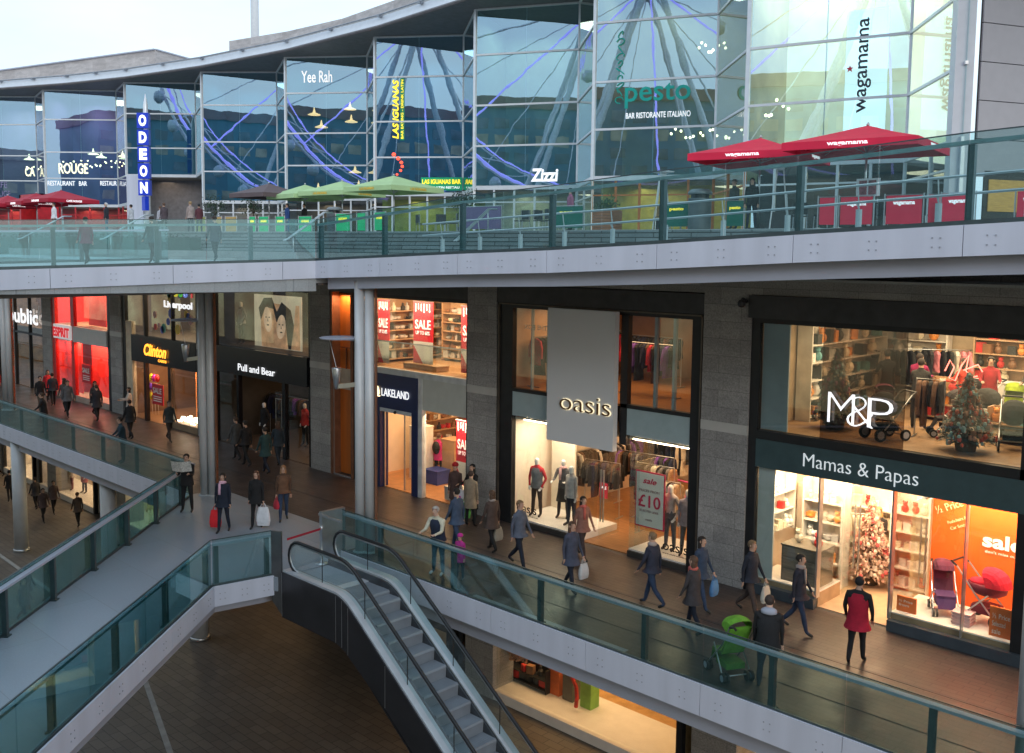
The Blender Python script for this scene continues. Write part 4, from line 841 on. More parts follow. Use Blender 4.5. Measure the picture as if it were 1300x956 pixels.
for k in range(36):
    a = 2*math.pi*k/36; a2 = 2*math.pi*(k+1)/36
    b.tube([(HX+RR*math.cos(a), HY-1.6, HZ+RR*math.sin(a)), (HX+(RR-2.2)*math.cos(a2), HY+1.6, HZ+(RR-2.2)*math.sin(a2))], .09, 4)
b.build('rim_bracing', WS, wh)
b = MB(); b.tube([(HX, HY-4, HZ), (HX, HY+4, HZ)], 1.5, 20); b.build('hub', WS, wh)
for sx in (-1, 1):
    for dy in (-1, 1):
        b = MB(); b.tube([(HX+sx*.6, HY+dy*4, HZ), (HX+sx*15, HY+dy*8, 7)], [.45, .6], 12); b.build('leg', P((.55, .58, .62), .4, .2), wh)
cab = None
for k in range(36):
    a = 2*math.pi*k/36; c = Vector((HX+(RR+1.6)*math.cos(a), HY, HZ+(RR+1.6)*math.sin(a)))
    if cab is None:
        b = MB(); b.ball((0, 0, -.2), (1.1, 1.5, 1.2), 12, 8); cab = b.build('gondola', P((.5, .55, .62), .25), None); cab.parent = wh; cab.location = c-wh.location
    else:
        o = cab.copy(); COL.objects.link(o); o.parent = wh; o.location = c-wh.location
def tower(x0, x1, y0, y1, h, lab, wall, top, nf, fl=3.4):
    t = thing('office_block', lab, 'building', ((x0+x1)/2, (y0+y1)/2, 7)); b = MB(); b.box(x0, x1, y0, y1, 7, h); b.build('wall', wall, t)
    b = MB(); b.box(x0-.6, x1+.6, y0-.6, y1+.6, h, h+2.2); b.build('roof_storey', top, t)
    for k in range(nf):
        b = MB(); z = 9+k*fl
        if z+2 > h: break
        n_ = int((x1-x0)/4)
        for j in range(n_):
            xa = x0+(x1-x0)*(j+.12)/n_; xb = x0+(x1-x0)*(j+.8)/n_
            if random.random() < .85: b.box(xa, xb, y1, y1+.06, z, z+2.1)
        b.build('window_row', P((.10, .13, .17), .15, .3, var=.5, scale=.3) if k % 3 else P((.35, .3, .22), .3, emit=.12, var=.6, scale=.3), t)
tower(-46, 24, -118, -92, 37, 'dark glazed hotel block with rust red top storey mirrored in the glass bays', P((.07, .17, .25), .5, var=.2, scale=.2), P((.22, .10, .10), .6), 10)
tower(34, 75, -110, -60, 30, 'brown brick office block behind the wheel', P((.18, .13, .11), .6), P((.2, .2, .2), .6), 7)
tower(-150, -75, -130, -80, 26, 'long grey office block far behind the wheel', P((.16, .17, .18), .6), P((.25, .24, .24), .6), 6)
# the opposite side of the mall, behind and beside the photographer; unseen walls raised to darken the lower mall
t = thing('opposite_arcade', 'stone arcade on the near side of the mall facing the shops', 'building', (-40, -8, -5.7))
b = MB(); b.box(-112, -36, -8, -3, -5.7, 14.0); b.box(-36, 14, -14, -4.5, -5.7, 15); b.build('wall', M_stone, t)
b = MB()
for x in range(-108, -38, 8): b.box(x, x+6, -2.98, -2.9, 0.3, 5.6)
for x in range(-32, 8, 8): b.box(x, x+6, -4.48, -4.4, .3, 5.2)
b.build('shop_window', P((1, .68, .4), .4, emit=.5, var=.5, scale=.4), t)
# ------------------------------------------------------------ escalator going down to the lower level
RUB = P((.015, .015, .017), .35, name='rubber'); CLAD = P((.042, .042, .048), .35, .4, .2, 1.5); TRIM = P((.66, .70, .76), .35, .4, .08, 3)
es = thing('escalator', 'steel and glass escalator descending from the bridge landing to the lower level', 'escalator', (-19, 13.7, 0))
SL = .703; XB = -17.72; XE = XB+5.7/SL
def eline(h, x0=-20.2, x1=XE+1.8, st=None):
    """profile of the escalator: heights h above the nosing line"""
    pts = [(x0, h)]
    for k in range(7): t = k/6; x = XB-.35+.7*t; pts.append((x, h-SL*.5*.7*t*t))
    pts += [(XB+.35+(XE-XB-.7)*k/6, h-SL*(.35+(XE-XB-.7)*k/6)) for k in range(1, 7)]
    for k in range(1, 7): t = k/6; x = XE-.35+.7*t; pts.append((x, h-5.7+SL*.35*(1-t)**2))
    pts.append((x1, h-5.7)); return pts
def strip(b, pts, y0, y1, th):
    for (xa, za), (xc, zc) in zip(pts[:-1], pts[1:]):
        b.add([(xa, y0, za), (xc, y0, zc), (xc, y1, zc), (xa, y1, za), (xa, y0, za-th), (xc, y0, zc-th), (xc, y1, zc-th), (xa, y1, za-th)], [(0, 1, 2, 3), (4, 7, 6, 5), (0, 4, 5, 1), (1, 5, 6, 2), (2, 6, 7, 3), (3, 7, 4, 0)])
for y, s in ((13.05, -1), (14.4, 1)):
    pr = eline(.95, -19.75, XE+1.4)
    top = [(-19.75-.4*math.sin(a), .55+.4*math.cos(a)) for a in [math.pi*k/8 for k in range(8, 0, -1)]] 
    bot = [(XE+1.4+.4*math.sin(a), -5.7+.55+.4*math.cos(a)) for a in [math.pi*k/8 for k in range(1, 9)]]
    b = MB(); pth = top+pr+bot; b.tube([(x, y, z) for x, z in pth], .042, 8); b.build('handrail', RUB, es, True)
    b = MB(); b.tube([(x, y, z-.05) for x, z in pr], .028, 6); b.tube([(x, y, z) for x, z in [(-19.75-.35*math.sin(a), .55+.35*math.cos(a)) for a in [math.pi*k/8 for k in range(0, 9)]]], .02, 6); b.build('handrail_guide', M_steel, es, True)
    # glass
    lo_ = eline(.2, -19.75, XE+1.4)
    for i in range(len(pr)-1):
        if i in (0,) or i >= 6:
            pass
    b = MB()
    for (a, c), (a2, c2) in zip(zip(pr[:-1], pr[1:]), zip(lo_[:-1], lo_[1:])): b.quad((a[0], y, a2[1]), (c[0], y, c2[1]), (c[0], y, c[1]-.06), (a[0], y, a[1]-.06))
    b.quad(*([(-19.75, y, .2)]+[(-19.75-.36*math.sin(a), y, .55+.36*math.cos(a)) for a in [math.pi*k/8 for k in range(8, -1, -1)]]))
    b.build('glass_panel', M_gesc, es)
    b = MB()
    for x in (-18.75, -17.1, -15.6, -14.1, -12.6, -11.1):
        z = 0 if x < XB else -SL*(x-XB); b.box(x-.008, x+.008, y-.008, y+.008, z+.2, z+.88)
    b.build('glass_joint', RUB, es)
    b = MB(); strip(b, eline(.2), y-.16 if s < 0 else y-.09, y+.09 if s < 0 else y+.16, .05); b.build('deck_trim', TRIM, es)
    b = MB(); yy = y-s*.14; strip(b, eline(.17), yy-.02, yy+.02, .3); b.build('skirt_panel', P((.10, .11, .12), .3, .6), es)
    # outer cladding
    yy = y+s*.17; b = MB(); tp = eline(.15); bt = [(x, z-1.15 if x < XB+.5 else z-1.0) for x, z in tp]
    for (a, c), (a2, c2) in zip(zip(tp[:-1], tp[1:]), zip(bt[:-1], bt[1:])):
        b.add([(a[0], yy-.02, a[1]), (c[0], yy-.02, c[1]), (c[0], yy-.02, c2[1]), (a[0], yy-.02, a2[1]), (a[0], yy+.02, a[1]), (c[0], yy+.02, c[1]), (c[0], yy+.02, c2[1]), (a[0], yy+.02, a2[1])], [(0, 3, 2, 1), (4, 5, 6, 7), (0, 1, 5, 4), (2, 3, 7, 6)])
    b.build('side_cladding', CLAD, es)
    b = MB()
    for (a, c), (a2, c2) in list(zip(zip(tp[:-1], tp[1:]), zip(bt[:-1], bt[1:])))[::2]: b.box(a[0]-.006, a[0]+.006, yy+s*.022-.003, yy+s*.022+.003, a2[1]+.02, a[1]-.02)
    b.build('panel_joint', M_steel, es)
b = MB(); tp = eline(-.95, -20.2); strip(b, tp, 12.9, 14.55, .05); b.build('underside', CLAD, es)
b = MB(); b.box(-20.2, -18.55, 13.2, 14.25, -.12, .012); b.build('landing_plate', M_deck, es)
b = MB(); b.box(-18.75, -18.5, 13.2, 14.25, -.02, .016); b.build('comb_plate', TRIM, es)
STP = P((.27, .30, .34), .42, .3, .12, 2, name='step_tread')
x = -18.5; z = -.004; k = 0
while x < XE+.6:
    fl = x < XB-.3; nz = z if x < XB-.5 else max(-5.7, min(0, -SL*(x-XB+.1)))
    b = MB(); b.box(x, x+.4, 13.22, 14.23, nz-.06, nz)
    b.add([(x+.40, 13.22, nz), (x+.40, 14.23, nz), (x+.425, 14.23, nz-.04), (x+.425, 13.22, nz-.04), (x+.40, 14.23, nz-.34), (x+.40, 13.22, nz-.34), (x+.1, 13.22, nz-.34), (x+.1, 14.23, nz-.34), (x+.1, 13.22, nz-.06), (x+.1, 14.23, nz-.06)], [(0, 3, 2, 1), (3, 5, 4, 2), (5, 6, 7, 4), (0, 8, 6, 5, 3), (1, 2, 4, 7, 9)])
    for q in range(18): b.box(x+.01, x+.4, 13.25+q*.054, 13.265+q*.054, nz, nz+.006)
    b.build('step', STP, es); x += .405
# landing side panel
b = MB(); b.add([(-20.47, 12.74, 1.16), (-20.22, 12.86, 1.16), (-20.22, 12.86, -.95), (-20.47, 12.74, -.6), (-20.5, 12.8, 1.16), (-20.25, 12.92, 1.16), (-20.25, 12.92, -.95), (-20.5, 12.8, -.6)], [(0, 3, 2, 1), (4, 5, 6, 7), (0, 1, 5, 4), (1, 2, 6, 5), (2, 3, 7, 6), (3, 0, 4, 7)])
solo(b, 'side_panel', P((.16, .165, .17), .3, .7), 'grey steel side panel between the bridge glass and the escalator', 'panel', (-20.35, 12.8, 0))
# queue barrier
t = thing('queue_barrier', 'chrome queue post with a dark red belt across the top of the escalator', 'barrier', (-20.42, 14.2, 0.005))
b = MB(); b.lathe((-20.42, 14.2, .006), [(.17, 0), (.17, .02), (.05, .05), (.03, .06), (.03, .88), (.045, .89), (.045, .98), (.02, 1.0)], 16); b.build('post', M_steel, t, True)
b = MB(); b.beam((-20.42, 14.2, .93), (-20.32, 13.1, .90), .008, .055); b.build('belt', P((.35, .01, .03), .6), t)
# ------------------------------------------------------------ umbrellas
def umbrella(loc, side, h, colr, label, text=None, tcol=None, group=None, rot=R(0), rise=.62, wings=True):
    t = thing('umbrella', label, 'umbrella', (0, 0, 0), group); m = P(colr, .75, var=.08, scale=1.5, trans=0.); s = side/2
    b = MB(); n = 6; cs = [(s, 0), (s, s), (0, s), (-s, s), (-s, 0), (-s, -s), (0, -s), (s, -s)]
    for i in range(8):
        a, c = cs[i], cs[(i+1) % 8]
        for k in range(n):
            f0, f1 = k/n, (k+1)/n; zf = lambda f: h-rise*(f**1.12)-.05*math.sin(f*math.pi)
            p = [(a[0]*f0, a[1]*f0, zf(f0)), (c[0]*f0, c[1]*f0, zf(f0)), (c[0]*f1, c[1]*f1, zf(f1)), (a[0]*f1, a[1]*f1, zf(f1))]
            b.quad(*(p[1:] if k == 0 else p))
    b.build('canopy', m, t)
    b = MB(); e = h-rise
    for i in range(8):
        a, c = cs[i], cs[(i+1) % 8]
        for q in range(4):
            f0, f1 = q/4, (q+1)/4; w0 = 1+.012*math.sin(f0*6.28*2); w1 = 1+.012*math.sin(f1*6.28*2)
            x0, y0, x1, y1 = a[0]+(c[0]-a[0])*f0, a[1]+(c[1]-a[1])*f0, a[0]+(c[0]-a[0])*f1, a[1]+(c[1]-a[1])*f1
            b.quad((x0, y0, e), (x1, y1, e), (x1*w1, y1*w1, e-.24), (x0*w0, y0*w0, e-.24))
    v = b.build('valance', m, t)
    if text:
        b = MB(); L = side*.3
        for (o, xd) in (((-s-.02, s*.1+L*.5, e-.19), (0, -1, 0)), ((-L*.5, -s-.02, e-.19), (1, 0, 0)), ((s+.02, -L*.5, e-.19), (0, 1, 0)), ((L*.5, s+.02, e-.19), (-1, 0, 0))): b.text(text, o, xd, (0, 0, 1), .13, L, .012, .02)
        b.build('lettering', tcol or WH, v)
    b = MB(); b.tube([(0, 0, 0), (0, 0, h+.05)], .035, 8); b.lathe((0, 0, h), [(.05, 0), (.05, .05), (.01, .1)], 8); b.build('pole', M_steel, t, True)
    b = MB()
    for c in cs: b.tube([(0, 0, h-.1), (c[0]*.98, c[1]*.98, e-.03)], .012, 4); b.tube([(0, 0, e-.25), (c[0]*.5, c[1]*.5, h-rise*.55)], .010, 4)
    b.build('ribs', M_steel, t); b = MB(); b.box(-.35, .35, -.35, .35, 0, .08); b.build('base', M_dark2, t)
    mvto(t, loc, rot); return t
RED = (.72, .014, .06)
umbrella((-13.3, 29.7, 8.95), 4.0, 3.2, RED, 'large red umbrella nearest the white corner column', 'wagamama', WH, 'red umbrellas', R(8))
umbrella((-17.3, 30.2, 8.95), 3.8, 3.15, RED, 'red umbrella left of the largest red umbrella', 'wagamama', WH, 'red umbrellas', R(12))
GR = (.42, .60, .30)
umbrella((-38.9, 31.6, 8.95), 3.6, 2.95, GR, 'green umbrella nearest the big round yellow lettered sign board', 'LAS IGUANAS', P((.8, .5, .05), .5), 'green umbrellas', R(3))
umbrella((-44.4, 32.4, 8.95), 3.4, 2.95, GR, 'middle green umbrella of the three', 'LAS IGUANAS', P((.8, .5, .05), .5), 'green umbrellas', R(10))
umbrella((-47.4, 32.0, 8.95), 3.2, 2.85, GR, 'leftmost green umbrella partly behind the middle one', None, None, 'green umbrellas', R(-5))
umbrella((-49.6, 31.0, 8.95), 3.2, 2.95, (.12, .085, .09), 'dark brown umbrella left of the green ones', None, None, None, R(5))
umbrella((-66.0, 25.6, 8.95), 3.4, 2.85, (.40, .008, .03), 'dark red cafe umbrella, rightmost of the group at the left edge', 'CAFE ROUGE', WH, 'cafe umbrellas', R(5))
umbrella((-69.2, 25.2, 8.95), 3.0, 2.75, (.40, .008, .03), 'dark red cafe umbrella in the middle of the group at the left edge', 'CAFE ROUGE', WH, 'cafe umbrellas', R(0))
umbrella((-72.2, 24.4, 8.95), 3.0, 2.65, (.40, .008, .03), 'dark red cafe umbrella, leftmost of the group at the left edge', 'CAFE ROUGE', WH, 'cafe umbrellas', R(7))
# ------------------------------------------------------------ cafe barriers
def barrier(x0, y0, x1, y1, colr, label, text, tcol, group, z=8.95, h=1.0):
    p, q = Vector((x0, y0)), Vector((x1, y1)); L = (q-p).length; d = (q-p)/L
    t = thing('cafe_barrier', label, 'cafe barrier', (x0, y0, z), group)
    b = MB(); edge_band(b, p+d*.05, q-d*.05, (z+h-.03,)*2, (z+.12,)*2, .02, (d[1], -d[0])); pn = b.build('fabric_panel', P(colr, .7, var=.06, emit=.03), t)
    if text:
        b = MB(); nn = Vector((d[1], -d[0])); o = p+d*(L*.22)+nn*.008; b.text(text, (o[0], o[1], z+h*.66), (d[0], d[1], 0), (0, 0, 1), h*.13, L*.56, .008, .03); b.build('lettering', tcol, pn)
    b = MB()
    for c in (p, q): b.tube([(c[0], c[1], z), (c[0], c[1], z+h+.03)], .022, 8); b.lathe((c[0], c[1], z), [(.14, 0), (.14, .02), (.03, .03)], 12)
    b.tube([(p[0], p[1], z+h-.01), (q[0], q[1], z+h-.01)], .013, 6); b.build('frame', M_steel, t)
WRD = (.80, .02, .07)
for i, (a, txt, lab) in enumerate((((-14.5, 29.0, -13.95, 29.1), None, 'narrow red barrier at the left end of the red row'), ((-13.85, 29.1, -12.75, 29.15), 'wagamama', 'red barrier, first lettered one from the left'),
        ((-12.4, 29.1, -11.25, 29.15), 'wagamama', 'red barrier in the middle of the red row, under the large umbrella'), ((-11.15, 29.15, -10.75, 29.7), None, 'short red barrier turned at an angle'),
        ((-10.7, 29.0, -9.75, 29.05), 'wagamama', 'red barrier right of the angled one beside the white column'), ((-8.7, 29.0, -7.8, 29.05), 'wagamama', 'red barrier at the far right beyond the white column'))):
    barrier(*a, WRD, lab, txt, WH, 'red cafe barriers')
GB = (.03, .60, .22)
for a, lab in (((-49.5, 29.6, -48.95, 29.7), 'bright green screen at the left end of the row below the brown umbrella'), ((-48.8, 29.8, -47.9, 29.9), 'second bright green screen from the left'), ((-47.7, 30.2, -46.9, 30.3), 'third bright green screen from the left'), ((-46.3, 30.8, -45.3, 31.0), 'bright green screen left of the round grey bin'),
        ((-41.0, 29.5, -39.9, 29.6), 'bright green screen right of the round grey bin'), ((-39.1, 29.4, -38.5, 29.5), 'small bright green screen under the right green umbrella'), ((-37.6, 29.3, -36.8, 29.4), 'last bright green screen on the right of the row')):
    barrier(*a, GB, lab, 'LAS IGUANAS', YEL, 'green cafe screens')
for a, lab in (((-51.9, 28.7, -51.1, 28.8), 'left tan screen beside the stair handrail'), ((-50.9, 28.9, -49.8, 29.0), 'right tan screen beside the green screens')): barrier(*a, (.55, .36, .13), lab, None, None, 'tan cafe screens')
barrier(-53.3, 28.3, -52.2, 28.4, (.42, .45, .15), 'olive yellow screen left of the tan ones', None, None, None)
PB = (.0, .13, .09)
for a, lab in (((-25.9, 29.2, -24.4, 29.3), 'dark green barrier with yellow lettering beside the planter'), ((-20.4, 29.0, -19.4, 29.1), 'dark green barrier between chairs and grey bin'), ((-18.0, 29.2, -17.3, 29.3), 'dark green barrier right of the grey bin')): barrier(*a, PB, lab, 'pesto', YEL, 'dark green barriers')
barrier(-31.4, 29.2, -28.9, 29.3, (.16, .12, .24), 'dull purple fabric screen under the right green umbrella', None, None, None, h=1.1)
# bins, planter, heaters, furniture
def bin_(loc, label):
    t = thing('litter_bin', label, 'bin', (0, 0, 0), 'round grey bins'); b = MB(); b.lathe((0, 0, 0), [(.38, 0), (.4, .05), (.4, 1.05), (.42, 1.08)], 20); b.build('body', P((.15, .17, .18), .4, .4), t, True)
    b = MB(); b.lathe((0, 0, 1.22), [(.42, 0), (.42, .08), (.3, .18), (.05, .2)], 20); b.build('lid', P((.2, .22, .23), .4, .4), t, True)
    b = MB()
    for k in range(4): b.tube([(.34*math.cos(k*1.57), .34*math.sin(k*1.57), 1.05), (.34*math.cos(k*1.57), .34*math.sin(k*1.57), 1.25)], .03, 6)
    b.lathe((0, 0, 1.06), [(.3, 0), (.3, .16)], 16); b.build('opening', M_dark, t); mvto(t, loc)
bin_((-42.5, 30.5, 8.95), 'tall round grey bin under the green umbrellas'); bin_((-18.9, 29.0, 8.95), 'tall round grey bin between the dark green barriers')
t = thing('planter', 'square timber planter with a leafy shrub beside the dark green barrier', 'planter', (0, 0, 0))
b = MB(); 
for k in range(7): b.box(-.42, .42, -.42, .42, .02+k*.11, .12+k*.11)
b.build('box', P((.28, .11, .05), .6, var=.2), t); b = MB(); rnd = random.Random(5)
for i in range(260):
    c = Vector((rnd.gauss(0, .2), rnd.gauss(0, .2), .85+abs(rnd.gauss(0, .2)))); u = Vector((rnd.uniform(-1, 1), rnd.uniform(-1, 1), rnd.uniform(0, 1))).normalized()*.08; v = u.cross(Vector((rnd.random(), rnd.random(), 1))).normalized()*.03; b.quad(c-u, c+v, c+u, c-v)
b.build('shrub', P((.06, .13, .05), .7, var=.4, scale=8), t); mvto(t, (-23.3, 29.4, 8.95), .2)
for x, lab in ((-21.2, 'pyramid patio heater left, beside the cane chairs'), (-16.4, 'pyramid patio heater right of the cane chairs')):
    t = thing('patio_heater', lab, 'patio heater', (0, 0, 0), 'patio heaters'); b = MB()
    for i, j in ((-1, -1), (1, -1), (1, 1), (-1, 1)): b.tube([(i*.3, j*.3, 0), (i*.1, j*.1, 2.0)], .025, 6)
    b.build('frame', M_white, t); b = MB(); b.lathe((0, 0, 2.0), [(.12, 0), (.14, .1), (.42, .16), (.42, .19), (.1, .24)], 4); b.build('hood', M_white, t); b = MB(); b.box(-.25, .25, -.25, .25, .05, .6); b.build('gas_box', M_dark2, t); mvto(t, (x, 30.0, 8.95), .5)
def cchair(loc, rot, label, colr=(.42, .28, .13), group='cafe chairs'):
    t = thing('cafe_chair', label, 'chair', (0, 0, 0), group); b = MB(); b.box(-.24, .24, -.22, .24, .43, .47); b.build('seat', P(colr, .7, var=.25, scale=12), t)
    b = MB(); b.box(-.24, .24, .22, .25, .5, .9); b.build('backrest', P(colr, .7, var=.25, scale=12), t)
    for i, j in ((-1, -1), (1, -1), (1, 1), (-1, 1)): b = MB(); b.tube([(i*.23, j*.22, 0), (i*.22, j*.2, .46 if j < 0 else .9)], .015, 6); b.build('leg', M_steel, t)
    mvto(t, loc, rot)
def ctable(loc, label, group='cafe tables'):
    t = thing('cafe_table', label, 'table', (0, 0, 0), group); b = MB(); b.box(-.36, .36, -.36, .36, .71, .74); b.build('tabletop', M_steel, t); b = MB(); b.tube([(0, 0, 0), (0, 0, .71)], .03, 8); b.box(-.25, .25, -.25, .25, 0, .03); b.build('leg', M_steel, t); mvto(t, loc, .3)
cchair((-20.6, 29.3, 8.95), 1.4, 'cane chair with steel legs left of the small steel table'); cchair((-19.4-.2, 29.9, 8.95), -1.5, 'cane chair with steel legs right of the small steel table'); ctable((-20.15, 29.7, 8.95), 'small square steel table between two cane chairs')
DC = (.03, .035, .04)
for i, (x, y) in enumerate(((-28.0, 29.6), (-27.2, 29.9), (-26.4, 29.7), (-15.8, 30.2), (-14.9, 30.0), (-13.2, 30.6), (-12.0, 31.0), (-36.0, 31.0), (-34.9, 31.2), (-33.6, 30.8))):
    cchair((x, y, 8.95), i*1.3, ['dark chair behind the purple screen', 'dark chair in the middle behind the end of the steps', 'dark chair left of the planter', 'dark chair right of the right heater', 'dark chair left of the red barriers', 'dark chair behind the first red barrier', 'dark chair under the large red umbrella', 'dark chair behind the last green screen', 'dark chair right of the last green screen', 'dark chair left of the purple screen'][i], DC)
t = thing('menu_stand', 'framed menu board standing under the large red umbrella', 'menu board', (-13.1, 29.5, 8.95))
b = MB(); b.box(-13.5, -12.75, 29.5, 29.53, 9.95, 10.5); b.build('board', M_white, t); b = MB()
for x in (-13.4, -13.1): b.box(x, x+.24, 29.48, 29.5, 10.0, 10.44)
b.build('printed_sheets', P((.25, .08, .1), .5, var=.6, scale=9), t); b = MB(); b.tube([(-13.12, 29.55, 8.95), (-13.12, 29.55, 10.5)], .02, 6); b.build('leg', M_steel, t)
# red kiosk at the cafe
t = thing('cafe_entrance_screen', 'red framed cafe entrance box behind the left umbrellas', 'cafe entrance', (-76, 28, 8.95))
b = MB(); b.box(-79, -78.7, 27.5, 29, 8.95, 12); b.box(-75.6, -75.3, 27.5, 29, 8.95, 12); b.box(-79, -75.3, 27.5, 29, 11.7, 12); b.build('frame', P((.5, .01, .02), .5), t)
b = MB(); b.box(-78.7, -75.6, 28.8, 28.9, 8.95, 11.7); b.build('lit_panel', P((.4, .18, .06), .5, emit=.25, var=.4), t)
# cinema pylon
t = thing('cinema_sign', 'tall vertical blue cinema sign of stacked letters on a white mast', 'sign', (-81.1, 38.5, 8.95))
BLU = P((.01, .05, .62), .4, emit=.35, var=.03); dX = Vector((.74, .67, 0)).normalized()
for k, ch in enumerate('ODEON'):
    z = 18.25-1.42*k; c = Vector((-81.1, 38.5, z+.66)); b = MB(); b.cbox(c, (1.0, .45, 1.3), math.atan2(dX[1], dX[0])); bx_ = b.build('letter_box', BLU, t)
    b = MB(); n = Vector((dX[1], -dX[0], 0)); b.text(ch, c-dX*.33+n*.24-Vector((0, 0, .48)), dX, (0, 0, 1), .96, .66, .04, .05); b.build('lettering', E_white, bx_)
b = MB(); b.tube([(-81.1, 38.7, 8.95), (-81.1, 38.7, 20.2), (-81.1, 38.7, 21.2)], [.28, .2, .02], 10); b.build('mast', M_white, t, True)
b = MB(); b.cbox((-81.1, 38.5, 11.9), (.6, .35, 1.2)); b.build('lower_panel', BLU, t)
# cinema entrance column
t = thing('entrance_column', 'broad pale column of the cinema entrance left of the blue sign', 'column', (-86.6, 40.2, 8.95)); b = MB(); b.cbox((-86.6, 40.4, 11.8), (1.5, 1.2, 5.7), .7); b.build('shaft', M_panel, t)
# black bin bags area / bollards on the terrace and small trees
def leafy(loc, h, lab, n=420, rad=.75, name='potted_tree'):
    t = thing(name, lab, 'tree', (0, 0, 0)); b = MB(); b.lathe((0, 0, 0), [(.28, 0), (.36, .5)], 12); b.build('pot', M_dark2, t); b = MB(); b.tube([(0, 0, .4), (.05, 0, h*.5), (0, .05, h*.8)], [.05, .035, .02], 6)
    for a in range(5): b.tube([(0.03, 0, h*.5), (math.cos(a*1.3)*rad*.6, math.sin(a*1.3)*rad*.6, h*.8)], [.02, .008], 5)
    b.build('trunk', P((.06, .045, .03), .8), t); b = MB(); rnd = random.Random(h*100)
    for i in range(n):
        c = Vector((rnd.gauss(0, rad*.5), rnd.gauss(0, rad*.5), h*.72+rnd.gauss(0, h*.14))); u = Vector((rnd.uniform(-1, 1), rnd.uniform(-1, 1), rnd.uniform(-.4, 1))).normalized()*.09; v = u.cross(Vector((rnd.random(), rnd.random(), 1))).normalized()*.04; b.quad(c-u, c+v, c+u, c-v)
    b.build('crown', P((.03, .06, .03), .8, var=.5, scale=5), t); mvto(t, loc)
leafy((-58.5, 32.5, 8.95), 2.6, 'small potted tree left of the tan screens'); leafy((-55.5, 33.5, 8.95), 2.8, 'small potted tree right behind the tan screens'); leafy((-39.5, 37, 8.95), 2.7, 'small potted tree behind the middle green umbrella')
# ------------------------------------------------------------ people
SKIN = [P((.52, .32, .23), .55, var=.06), P((.40, .23, .15), .55, var=.06), P((.60, .40, .31), .55, var=.06)]
EYE = P((.03, .02, .02), .3, var=0); LIP = P((.35, .12, .10), .5, var=0)
def grow(verts, edges, radii, root=0, sub=1):
    me = bpy.data.meshes.new('g'); me.from_pydata([tuple(v) for v in verts], edges, []); o = bpy.data.objects.new('g', me); COL.objects.link(o)
    md = o.modifiers.new('s', 'SKIN'); sv = me.skin_vertices[0].data
    for i, r in enumerate(radii): sv[i].radius = r if isinstance(r, tuple) else (r, r)
    sv[root].use_root = True; md.use_smooth_shade = True
    if sub: ms = o.modifiers.new('u', 'SUBSURF'); ms.levels = sub; ms.render_levels = sub
    dg = bpy.context.evaluated_depsgraph_get(); e = o.evaluated_get(dg); m = bpy.data.meshes.new_from_object(e)
    bpy.data.objects.remove(o); bpy.data.meshes.remove(me); return m
def segd(p, a, b):
    ab = b-a; t = max(0, min(1, (p-a).dot(ab)/max(1e-9, ab.length_squared))); return (p-(a+ab*t)).length
